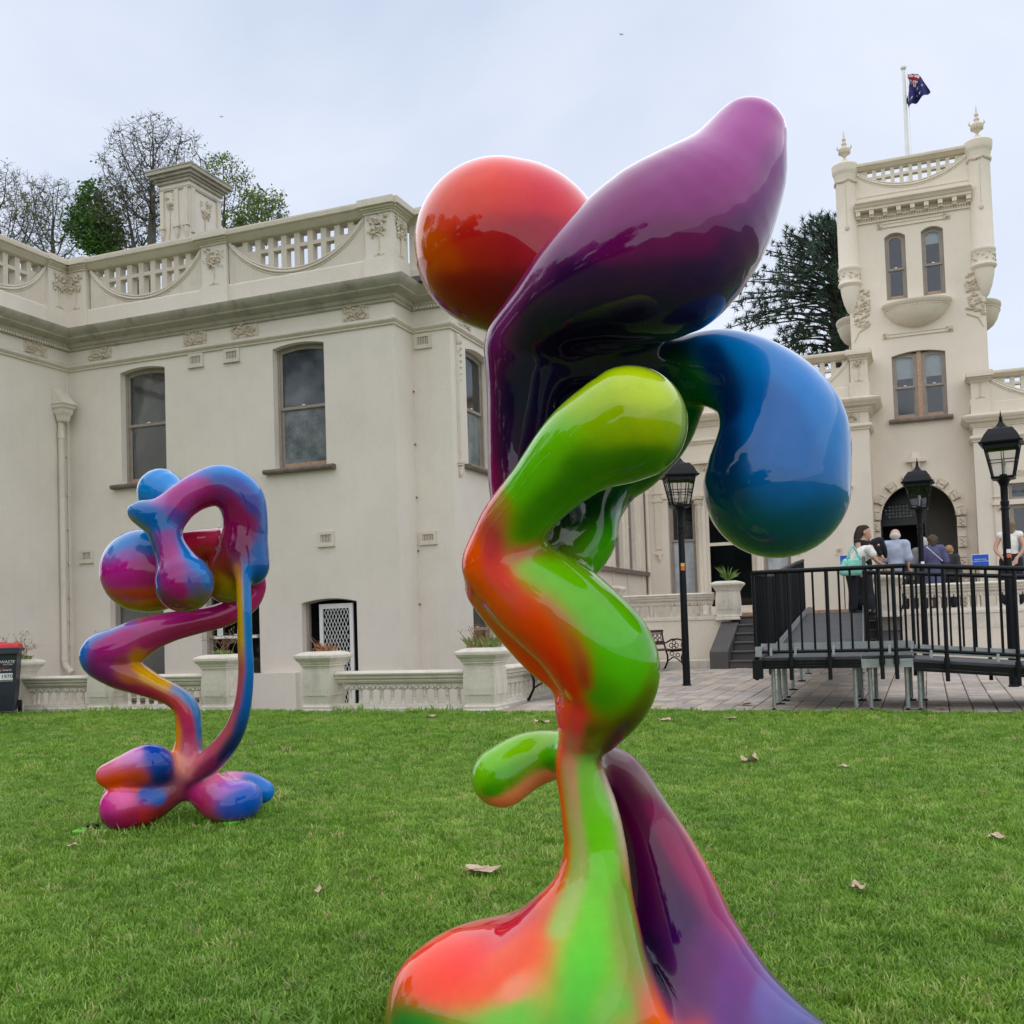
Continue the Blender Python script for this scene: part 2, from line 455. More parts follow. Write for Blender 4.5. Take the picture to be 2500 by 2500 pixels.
def relax(V, F, it, lam=0.5):
    E = np.vstack([F[:, [0,1]], F[:, [1,2]], F[:, [2,3]], F[:, [3,0]]]); E = np.sort(E, 1); E = np.unique(E, axis=0)
    n = len(V); deg = np.bincount(E.ravel(), minlength=n).astype(float)[:, None]; deg[deg == 0] = 1
    for q in range(it):
        for l in (lam, -lam * 1.02):
            A = np.zeros_like(V)
            for c in range(V.shape[1]):
                A[:, c] = np.bincount(E[:,0], V[E[:,1], c], n) + np.bincount(E[:,1], V[E[:,0], c], n)
            V = V + l * (A / deg - V)
    return V

def body_mesh(name, chains, h=0.014, k=0.04, sub=5, it=8, off=(0,0,0)):
    vol, lo = sdf_volume(chains, h, k, sub)
    V, F = surface_nets(vol, lo, h)
    V = relax(V, F, it)
    me = bpy.data.meshes.new(name)
    W = V - np.array(off)
    me.vertices.add(len(W)); me.vertices.foreach_set('co', W.astype(np.float32).ravel())
    me.loops.add(F.size); me.loops.foreach_set('vertex_index', F.astype(np.int32).ravel())
    me.polygons.add(len(F)); me.polygons.foreach_set('loop_start', np.arange(0, F.size, 4, dtype=np.int32))
    try: me.polygons.foreach_set('loop_total', np.full(len(F), 4, np.int32))
    except Exception: pass
    me.polygons.foreach_set('use_smooth', np.ones(len(F), bool))
    me.update(calc_edges=True); me.validate()
    return me, V

def paint(me, V, strokes, power=2.0):
    """airbrushed colour: strokes (radius, [(x,y,z, R,G,B sRGB), ...]) blended by distance to each stroke"""
    def lin(c):
        c = np.asarray(c, float)/255; return np.where(c <= 0.04045, c/12.92, ((c+0.055)/1.055)**2.4)
    col = np.zeros((len(V), 3)); ws = np.zeros(len(V))
    for r, L in strokes:
        P = np.array([p[:3] for p in L]); C = lin([p[3:6] for p in L]); best = np.full(len(V), 1e9); bc = np.zeros((len(V), 3))
        for i in range(max(1, len(P) - 1)):
            a, b = P[i], P[min(i+1, len(P)-1)]; d = b - a; dd = max(1e-12, float(d @ d)); t = np.clip(((V - a) @ d)/dd, 0, 1)
            ds = np.linalg.norm(V - (a + t[:, None]*d), axis=1); m = ds < best; best[m] = ds[m]; bc[m] = (C[i] + t[:, None]*(C[min(i+1, len(P)-1)] - C[i]))[m]
        w = 1.0/(0.03 + (best/r)**(2*power)); col += w[:, None]*bc; ws += w
    col /= ws[:, None]
    lum = (col @ np.array([.2126, .7152, .0722]))[:, None]; col = np.clip(lum + (col - lum)*1.09, 0.001, 0.95)
    a = me.color_attributes.new('paint', 'FLOAT_COLOR', 'POINT')
    a.data.foreach_set('color', np.hstack([col, np.ones((len(V), 1))]).astype(np.float32).ravel())

def gloss_paint(name, rough=0.06):
    m, t, b = new_mat(name)
    at = t.nodes.new('ShaderNodeAttribute'); at.attribute_name = 'paint'
    n = noise(t, 22.0, 6, 0.7); r = ramp(t, n.outputs['Fac'], [(0.3, (0.93,)*3), (0.7, (1.06,)*3)])
    c = mixc(t, 1.0, at.outputs['Color'], r.outputs[0], 'MULTIPLY')
    t.links.new(c.outputs[0], b.inputs['Base Color'])
    n2 = noise(t, 3.0, 4); rr = t.nodes.new('ShaderNodeMapRange'); rr.inputs[3].default_value = 0.02; rr.inputs[4].default_value = 0.09
    t.links.new(n2.outputs['Fac'], rr.inputs[0]); t.links.new(rr.outputs[0], b.inputs['Roughness'])
    b.inputs['Specular IOR Level'].default_value = 0.05
    b.inputs['Coat Weight'].default_value = 1.0; b.inputs['Coat Roughness'].default_value = 0.015; b.inputs['Coat IOR'].default_value = 1.42
    n3 = noise(t, 9.0, 2); bump(t, b, n3.outputs['Fac'], 0.03, 0.004)
    return m
M['gloss'] = gloss_paint('airbrushed_gloss_paint')
# ------------------------------------------------------------------ sculptures: limb nodes (x,y,z,radius in metres) and airbrush spots, some shading painted into undersides and folds (x,y,z,radius,sRGB)
SCULPT_A = [
[(-1.196,3.029,2.335,0.262),(-1.130,3.056,2.308,0.261),(-1.025,3.036,2.218,0.195)],
[(-0.405,2.925,2.473,0.107),(-0.472,2.883,2.328,0.164),(-0.618,2.811,2.167,0.229),(-0.815,2.759,2.085,0.164),(-0.961,2.779,2.023,0.111),(-1.052,2.821,1.965,0.097),(-1.059,2.832,1.894,0.100),(-1.068,2.843,1.801,0.099),(-1.082,2.843,1.691,0.088),(-1.093,2.832,1.587,0.075),(-1.087,2.806,1.481,0.065),(-1.071,2.775,1.355,0.068)],
[(-0.643,2.824,2.152,0.227),(-0.748,2.806,2.103,0.181),(-0.867,2.804,2.059,0.135),(-0.962,2.812,2.017,0.108)],
([(-1.040,2.870,1.945,0.089),(-0.936,2.933,1.923,0.078),(-0.817,3.002,1.914,0.075),(-0.692,3.083,1.903,0.076)],0.1),
[(-0.661,3.085,1.898,0.079),(-0.538,3.069,1.880,0.113),(-0.422,3.053,1.807,0.133),(-0.358,3.041,1.675,0.176),(-0.378,3.018,1.516,0.202)],
[(-0.645,3.113,1.898,0.087),(-0.671,3.150,1.785,0.069),(-0.731,3.151,1.713,0.087),(-0.798,3.127,1.653,0.095),(-0.862,3.062,1.584,0.089),(-0.896,2.967,1.482,0.082),(-0.894,2.897,1.388,0.077),(-0.929,2.832,1.314,0.072)],
[(-1.055,3.039,1.884,0.144),(-0.928,3.154,1.852,0.163),(-0.797,3.207,1.808,0.131)],
[(-1.073,2.933,1.666,0.113),(-0.953,3.002,1.642,0.129),(-0.829,3.094,1.651,0.108)],
[(-1.071,2.896,1.548,0.104),(-1.001,2.989,1.522,0.114),(-0.950,2.969,1.441,0.090)],
[(-1.045,2.836,1.430,0.080),(-0.992,2.879,1.393,0.073),(-0.933,2.883,1.360,0.069)],
[(-0.692,2.631,1.658,0.149),(-0.810,2.609,1.603,0.121),(-0.940,2.627,1.502,0.093),(-1.038,2.657,1.409,0.093),(-1.082,2.686,1.323,0.099)],
[(-1.086,2.685,1.315,0.098),(-0.982,2.707,1.231,0.135),(-0.883,2.728,1.141,0.143),(-0.820,2.757,1.049,0.146),(-0.813,2.773,0.971,0.124),(-0.861,2.790,0.894,0.101),(-0.909,2.807,0.815,0.065),(-0.920,2.816,0.752,0.066),(-0.902,2.839,0.622,0.081),(-0.892,2.847,0.515,0.089),(-0.897,2.839,0.411,0.106),(-0.907,2.818,0.311,0.128),(-0.923,2.794,0.213,0.155),(-0.944,2.758,0.120,0.197),(-0.958,2.724,0.036,0.232)],
[(-1.125,2.747,1.262,0.087),(-1.073,2.803,1.164,0.085),(-1.011,2.811,1.065,0.066),(-0.951,2.805,0.986,0.043),(-0.931,2.805,0.908,0.042)],
[(-1.168,2.849,0.712,0.088),(-1.113,2.891,0.749,0.083),(-1.057,2.912,0.766,0.076),(-0.969,2.882,0.777,0.062)],
[(-0.909,2.906,0.762,0.055),(-0.857,2.994,0.699,0.073),(-0.810,3.060,0.579,0.084),(-0.760,3.085,0.434,0.113),(-0.717,3.087,0.288,0.140),(-0.681,3.074,0.163,0.154),(-0.650,3.047,0.058,0.171),(-0.611,3.013,-0.033,0.194)],
([(-0.630,3.055,0.065,0.160),(-0.531,3.053,0.004,0.140),(-0.434,3.050,-0.041,0.121),(-0.325,3.041,-0.080,0.098)],0.11),
([(-1.007,2.868,0.226,0.087),(-1.103,2.896,0.210,0.083),(-1.183,2.897,0.199,0.083),(-1.253,2.870,0.189,0.086),(-1.313,2.804,0.170,0.090),(-1.347,2.728,0.133,0.094),(-1.349,2.665,0.084,0.088),(-1.349,2.614,0.026,0.073)],0.14),
([(-0.967,2.840,0.237,0.107),(-1.053,2.841,0.187,0.108),(-1.142,2.829,0.155,0.109),(-1.216,2.779,0.135,0.108),(-1.277,2.703,0.099,0.106)],0.16),
([(-0.970,2.799,0.180,0.127),(-1.091,2.754,0.114,0.134),(-1.189,2.675,0.062,0.125),(-1.239,2.614,0.011,0.089)],0.16),
([(-0.955,2.722,0.097,0.191),(-1.051,2.644,0.042,0.155),(-1.127,2.594,0.006,0.100)],0.11),
([(-0.906,2.773,0.119,0.152),(-0.829,2.795,0.044,0.138),(-0.723,2.840,-0.028,0.110)],0.1)]
SCULPT_B = [
[(-4.370,5.028,1.899,0.046),(-4.318,5.049,1.885,0.081),(-4.226,5.107,1.866,0.117),(-4.129,5.163,1.956,0.107),(-4.038,5.218,2.021,0.112),(-3.943,5.297,2.051,0.128),(-3.863,5.374,1.973,0.140),(-3.856,5.405,1.823,0.137),(-3.872,5.404,1.687,0.145),(-3.841,5.400,1.569,0.132)],
[(-4.227,5.108,1.856,0.114),(-4.185,5.086,1.725,0.096),(-4.144,5.084,1.640,0.100),(-4.098,5.085,1.544,0.130),(-4.060,5.082,1.460,0.172)],
[(-4.432,5.341,2.056,0.146),(-4.314,5.314,2.004,0.105),(-4.219,5.256,1.978,0.080)],
[(-4.559,5.312,1.567,0.259),(-4.479,5.344,1.552,0.232),(-4.326,5.378,1.646,0.152),(-4.175,5.414,1.699,0.112),(-4.002,5.395,1.707,0.104)],
[(-3.873,5.405,1.662,0.143),(-3.972,5.413,1.550,0.141),(-3.994,5.408,1.479,0.138)],
[(-3.816,5.344,1.578,0.054),(-3.808,5.308,1.487,0.046),(-3.799,5.298,1.308,0.043),(-3.804,5.304,1.106,0.044),(-3.807,5.311,0.915,0.047),(-3.837,5.307,0.713,0.052),(-3.911,5.307,0.549,0.064),(-4.042,5.304,0.413,0.074),(-4.169,5.301,0.329,0.082),(-4.294,5.297,0.282,0.091)],
[(-3.941,5.555,1.554,0.080),(-3.932,5.605,1.448,0.067),(-3.980,5.569,1.349,0.077),(-4.095,5.484,1.273,0.077),(-4.213,5.386,1.238,0.079),(-4.352,5.279,1.204,0.094),(-4.467,5.204,1.157,0.114),(-4.590,5.148,1.087,0.137),(-4.702,5.095,1.045,0.128),(-4.619,5.131,0.962,0.114),(-4.525,5.170,0.909,0.098),(-4.414,5.227,0.844,0.075),(-4.308,5.271,0.785,0.070),(-4.241,5.300,0.708,0.075),(-4.231,5.308,0.611,0.078),(-4.234,5.311,0.507,0.080),(-4.247,5.310,0.417,0.096),(-4.267,5.306,0.327,0.119)],
[(-4.569,4.993,0.336,0.073),(-4.465,5.033,0.358,0.103),(-4.354,5.097,0.387,0.126),(-4.320,5.176,0.356,0.102)],
[(-4.486,5.023,0.144,0.141),(-4.396,5.112,0.164,0.127),(-4.329,5.232,0.221,0.108)],
[(-4.626,5.063,0.211,0.043),(-4.530,5.122,0.207,0.051)],
[(-4.294,5.298,0.263,0.104),(-4.200,5.337,0.208,0.086),(-4.044,5.335,0.167,0.139),(-3.961,5.326,0.130,0.133),(-3.895,5.373,0.153,0.118)],
[(-4.056,5.458,0.199,0.110),(-3.965,5.526,0.195,0.097),(-3.889,5.568,0.170,0.074)]]
PAINT_A = [
(0.111,[(-1.26,2.79,2.40,222,75,55),(-1.13,2.81,2.44,222,60,45),(-0.99,2.87,2.41,205,35,55)]),
(0.068,[(-1.35,2.82,2.30,220,100,30),(-1.26,2.79,2.23,205,75,28)]),
(0.087,[(-1.19,2.76,2.25,190,40,38),(-1.07,2.76,2.24,170,22,42),(-0.98,2.84,2.27,160,15,50)]),
(0.089,[(-1.26,2.82,2.14,150,22,30),(-1.13,2.80,2.10,118,10,32),(-1.04,2.83,2.09,110,8,40)]),
(0.079,[(-0.39,2.80,2.45,158,62,140),(-0.43,2.69,2.30,140,42,122),(-0.53,2.61,2.23,130,36,112),(-0.67,2.59,2.22,128,38,108),(-0.79,2.59,2.17,118,42,105)]),
(0.060,[(-0.33,2.83,2.34,128,52,122),(-0.34,2.77,2.19,105,38,102),(-0.41,2.72,2.08,70,28,80)]),
(0.057,[(-0.47,2.61,2.10,105,16,82),(-0.58,2.55,2.11,108,16,85),(-0.72,2.56,2.10,100,18,82)]),
(0.078,[(-0.46,2.69,2.01,48,20,74),(-0.56,2.56,1.98,50,12,66),(-0.69,2.55,2.00,48,12,64),(-0.81,2.61,2.03,46,14,62)]),
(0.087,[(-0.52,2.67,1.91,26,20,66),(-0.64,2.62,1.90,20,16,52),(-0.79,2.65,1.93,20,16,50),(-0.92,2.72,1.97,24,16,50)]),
(0.040,[(-0.90,2.66,2.10,120,50,108),(-1.01,2.71,2.05,120,50,108),(-1.09,2.74,1.99,105,35,95),(-1.13,2.78,1.94,90,22,78),(-1.15,2.81,1.80,112,20,84),(-1.16,2.82,1.66,125,18,80),(-1.15,2.80,1.54,135,18,72)]),
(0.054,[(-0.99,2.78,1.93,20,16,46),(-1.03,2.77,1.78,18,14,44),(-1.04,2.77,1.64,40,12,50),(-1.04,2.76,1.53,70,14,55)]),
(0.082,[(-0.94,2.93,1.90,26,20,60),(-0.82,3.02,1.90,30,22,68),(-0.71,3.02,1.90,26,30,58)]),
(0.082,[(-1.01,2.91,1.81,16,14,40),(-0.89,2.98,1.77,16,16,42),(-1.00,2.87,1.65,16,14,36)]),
(0.066,[(-0.94,2.86,1.50,12,38,18),(-0.88,2.91,1.48,14,42,18),(-0.83,2.99,1.51,20,60,22)]),
(0.044,[(-0.65,3.00,1.89,20,70,42),(-0.58,2.99,1.84,30,105,46)]),
(0.048,[(-0.60,3.05,1.80,32,115,45),(-0.62,3.09,1.74,24,95,32),(-0.69,3.07,1.63,24,85,26),(-0.79,3.01,1.52,28,90,26),(-0.83,2.95,1.45,45,125,26),(-0.84,2.89,1.36,78,165,28)]),
(0.049,[(-0.53,2.97,1.90,10,50,105),(-0.51,2.91,1.80,6,42,95),(-0.49,2.90,1.73,5,40,92)]),
(0.077,[(-0.49,2.98,1.96,4,125,196),(-0.38,2.94,1.88,2,122,195),(-0.28,2.93,1.77,0,118,192),(-0.22,2.94,1.66,2,115,186)]),
(0.054,[(-0.50,2.86,1.64,2,46,88),(-0.50,2.80,1.52,2,50,90),(-0.48,2.81,1.43,0,62,92)]),
(0.100,[(-0.36,2.86,1.71,0,98,172),(-0.32,2.81,1.58,0,96,166),(-0.32,2.76,1.48,0,92,152)]),
(0.074,[(-0.47,2.82,1.37,0,80,92),(-0.39,2.81,1.35,0,88,98),(-0.29,2.89,1.37,0,82,112)]),
(0.069,[(-0.77,2.51,1.72,158,190,45),(-0.68,2.50,1.75,175,198,50),(-0.60,2.52,1.71,182,204,60)]),
(0.062,[(-0.71,2.46,1.63,145,180,32),(-0.63,2.47,1.62,160,182,38),(-0.57,2.55,1.63,150,175,55)]),
(0.060,[(-0.61,2.56,1.54,72,128,22),(-0.70,2.48,1.52,68,125,14),(-0.79,2.49,1.52,70,132,14)]),
(0.055,[(-0.80,2.53,1.63,118,188,34),(-0.90,2.53,1.56,108,188,30),(-0.96,2.55,1.52,100,180,28)]),
(0.036,[(-0.85,2.55,1.49,72,138,14),(-0.93,2.57,1.44,76,140,16),(-0.97,2.60,1.40,80,140,20)]),
(0.029,[(-1.05,2.60,1.52,215,85,90),(-1.10,2.61,1.46,218,60,75),(-1.16,2.63,1.37,240,80,40)]),
(0.030,[(-1.01,2.58,1.47,165,120,50),(-1.05,2.59,1.40,185,60,65),(-1.06,2.59,1.34,205,60,70)]),
(0.030,[(-1.00,2.61,1.34,195,80,72),(-0.94,2.63,1.36,120,130,40)]),
(0.052,[(-1.14,2.61,1.32,248,92,22),(-1.14,2.61,1.25,250,95,10),(-1.08,2.64,1.18,248,88,8),(-1.03,2.67,1.13,248,82,8),(-0.97,2.70,1.06,246,78,12),(-0.93,2.74,0.99,246,80,22)]),
(0.037,[(-1.06,2.57,1.30,232,78,70),(-1.00,2.54,1.22,236,85,72),(-0.95,2.59,1.14,246,78,20),(-0.91,2.63,1.06,240,58,30),(-0.88,2.65,0.99,232,55,30)]),
(0.029,[(-0.96,2.52,1.26,222,85,95),(-0.90,2.54,1.19,212,60,78),(-0.85,2.55,1.12,198,36,58),(-0.83,2.57,1.06,180,40,48),(-0.83,2.61,0.99,170,55,38)]),
(0.061,[(-0.94,2.55,1.33,112,192,32),(-0.86,2.54,1.28,104,190,30),(-0.78,2.55,1.20,98,186,20),(-0.73,2.58,1.12,94,186,12),(-0.72,2.63,1.04,90,178,12)]),
(0.045,[(-0.78,2.53,1.12,88,180,12),(-0.77,2.56,1.04,86,175,10),(-0.79,2.62,0.96,82,155,14)]),
(0.034,[(-0.68,2.75,1.03,100,160,30),(-0.70,2.74,0.97,88,105,25),(-0.76,2.74,0.89,72,58,25),(-0.82,2.77,0.84,78,58,28)]),
(0.029,[(-0.91,2.73,0.96,246,62,35),(-0.94,2.74,0.89,242,48,62),(-0.96,2.76,0.82,238,75,80)]),
(0.024,[(-0.87,2.68,0.93,228,58,55),(-0.89,2.69,0.86,215,70,70),(-0.91,2.72,0.81,205,130,105)]),
(0.027,[(-0.84,2.71,0.87,95,90,26),(-0.86,2.73,0.82,120,105,45)]),
(0.021,[(-0.97,2.77,0.80,238,85,60),(-0.98,2.78,0.73,242,96,38),(-0.97,2.80,0.61,242,98,34),(-0.97,2.80,0.49,242,98,38),(-0.99,2.77,0.40,240,90,42),(-1.01,2.73,0.32,238,84,55),(-1.04,2.70,0.26,238,92,65)]),
(0.019,[(-0.92,2.75,0.77,210,140,115),(-0.92,2.75,0.71,210,160,120),(-0.91,2.75,0.60,195,180,120),(-0.90,2.75,0.50,175,185,110),(-0.92,2.71,0.41,165,190,100),(-0.94,2.67,0.34,160,190,95)]),
(0.040,[(-0.88,2.76,0.75,135,190,85),(-0.86,2.75,0.60,120,206,62),(-0.85,2.73,0.50,120,206,58),(-0.85,2.68,0.40,112,202,48),(-0.85,2.62,0.32,96,198,28),(-0.84,2.56,0.26,84,190,16),(-0.83,2.49,0.19,76,182,18)]),
(0.018,[(-0.86,2.80,0.77,125,70,60),(-0.83,2.84,0.65,205,195,160),(-0.81,2.85,0.55,200,185,150),(-0.80,2.85,0.46,190,150,95)]),
(0.022,[(-0.80,2.87,0.39,226,96,52),(-0.79,2.86,0.29,228,92,52),(-0.79,2.87,0.19,230,88,50),(-0.78,2.85,0.12,228,96,60)]),
(0.031,[(-0.81,2.79,0.39,120,160,50),(-0.80,2.77,0.30,125,150,45),(-0.79,2.74,0.21,125,150,45)]),
(0.040,[(-0.76,2.75,0.13,240,120,70),(-0.69,2.74,0.10,250,100,30),(-0.61,2.77,0.08,248,92,28)]),
(0.038,[(-0.78,2.59,0.17,120,180,70),(-0.75,2.58,0.14,170,160,70)]),
(0.055,[(-1.07,2.79,0.30,185,40,60),(-1.13,2.65,0.33,235,45,52),(-1.21,2.57,0.30,250,45,42),(-1.27,2.53,0.24,248,65,42)]),
(0.059,[(-1.07,2.63,0.28,248,85,45),(-1.12,2.52,0.27,250,70,38),(-1.19,2.47,0.23,248,72,36)]),
(0.032,[(-1.03,2.54,0.23,240,140,105),(-1.09,2.45,0.22,246,120,100),(-1.18,2.42,0.20,240,120,95)]),
(0.039,[(-1.33,2.53,0.09,50,120,50),(-1.22,2.47,0.13,70,150,60),(-1.12,2.46,0.16,105,190,70),(-1.01,2.48,0.19,105,196,66)]),
(0.049,[(-0.98,2.40,0.16,78,178,40),(-0.85,2.39,0.18,74,176,26)]),
(0.036,[(-1.01,2.86,0.83,150,208,75),(-1.10,2.81,0.82,135,204,52),(-1.17,2.78,0.79,125,200,40),(-1.22,2.79,0.72,120,190,36)]),
(0.032,[(-1.00,2.83,0.79,90,175,32),(-1.07,2.77,0.76,92,182,32),(-1.14,2.74,0.73,88,172,28)]),
(0.027,[(-1.00,2.83,0.76,52,128,18),(-1.05,2.79,0.73,56,132,20),(-1.12,2.75,0.69,66,145,24),(-1.17,2.76,0.68,70,150,26)]),
(0.030,[(-1.01,2.87,0.71,228,150,108),(-1.05,2.82,0.69,232,156,112),(-1.10,2.79,0.66,228,152,102),(-1.16,2.79,0.65,205,140,85)]),
(0.035,[(-0.87,2.92,0.79,112,82,88),(-0.82,2.96,0.76,122,78,90),(-0.78,3.00,0.70,128,95,98)]),
(0.023,[(-0.79,3.04,0.72,150,165,140),(-0.76,3.09,0.64,135,165,100),(-0.72,3.11,0.54,185,125,108),(-0.67,3.12,0.44,226,100,95)]),
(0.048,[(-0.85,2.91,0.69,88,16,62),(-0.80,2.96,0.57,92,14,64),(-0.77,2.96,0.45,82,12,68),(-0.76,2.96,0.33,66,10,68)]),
(0.025,[(-0.76,2.99,0.61,128,30,80),(-0.71,3.01,0.50,140,24,80),(-0.67,3.03,0.41,148,22,84),(-0.62,3.05,0.31,145,22,90),(-0.57,3.04,0.23,138,24,98)]),
(0.022,[(-0.64,3.11,0.37,214,66,96),(-0.58,3.12,0.24,175,40,100),(-0.53,3.10,0.17,140,40,110)]),
(0.049,[(-0.72,2.92,0.35,62,10,80),(-0.71,2.90,0.26,58,10,80),(-0.63,2.89,0.22,92,15,95)]),
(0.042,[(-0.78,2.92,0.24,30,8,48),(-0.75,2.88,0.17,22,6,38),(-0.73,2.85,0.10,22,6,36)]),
(0.054,[(-0.62,2.83,0.17,85,20,92),(-0.64,2.78,0.12,88,24,88)]),
(0.054,[(-0.52,2.96,0.16,105,35,115),(-0.53,2.84,0.13,92,40,120),(-0.51,2.79,0.09,84,44,125)]),
(0.055,[(-0.46,2.96,0.11,100,80,150),(-0.38,2.96,0.06,88,85,150),(-0.30,2.96,0.01,62,66,118)]),
(0.028,[(-0.47,3.06,0.11,60,52,95),(-0.36,3.08,0.06,55,55,90),(-0.28,3.08,0.01,50,50,85)])]
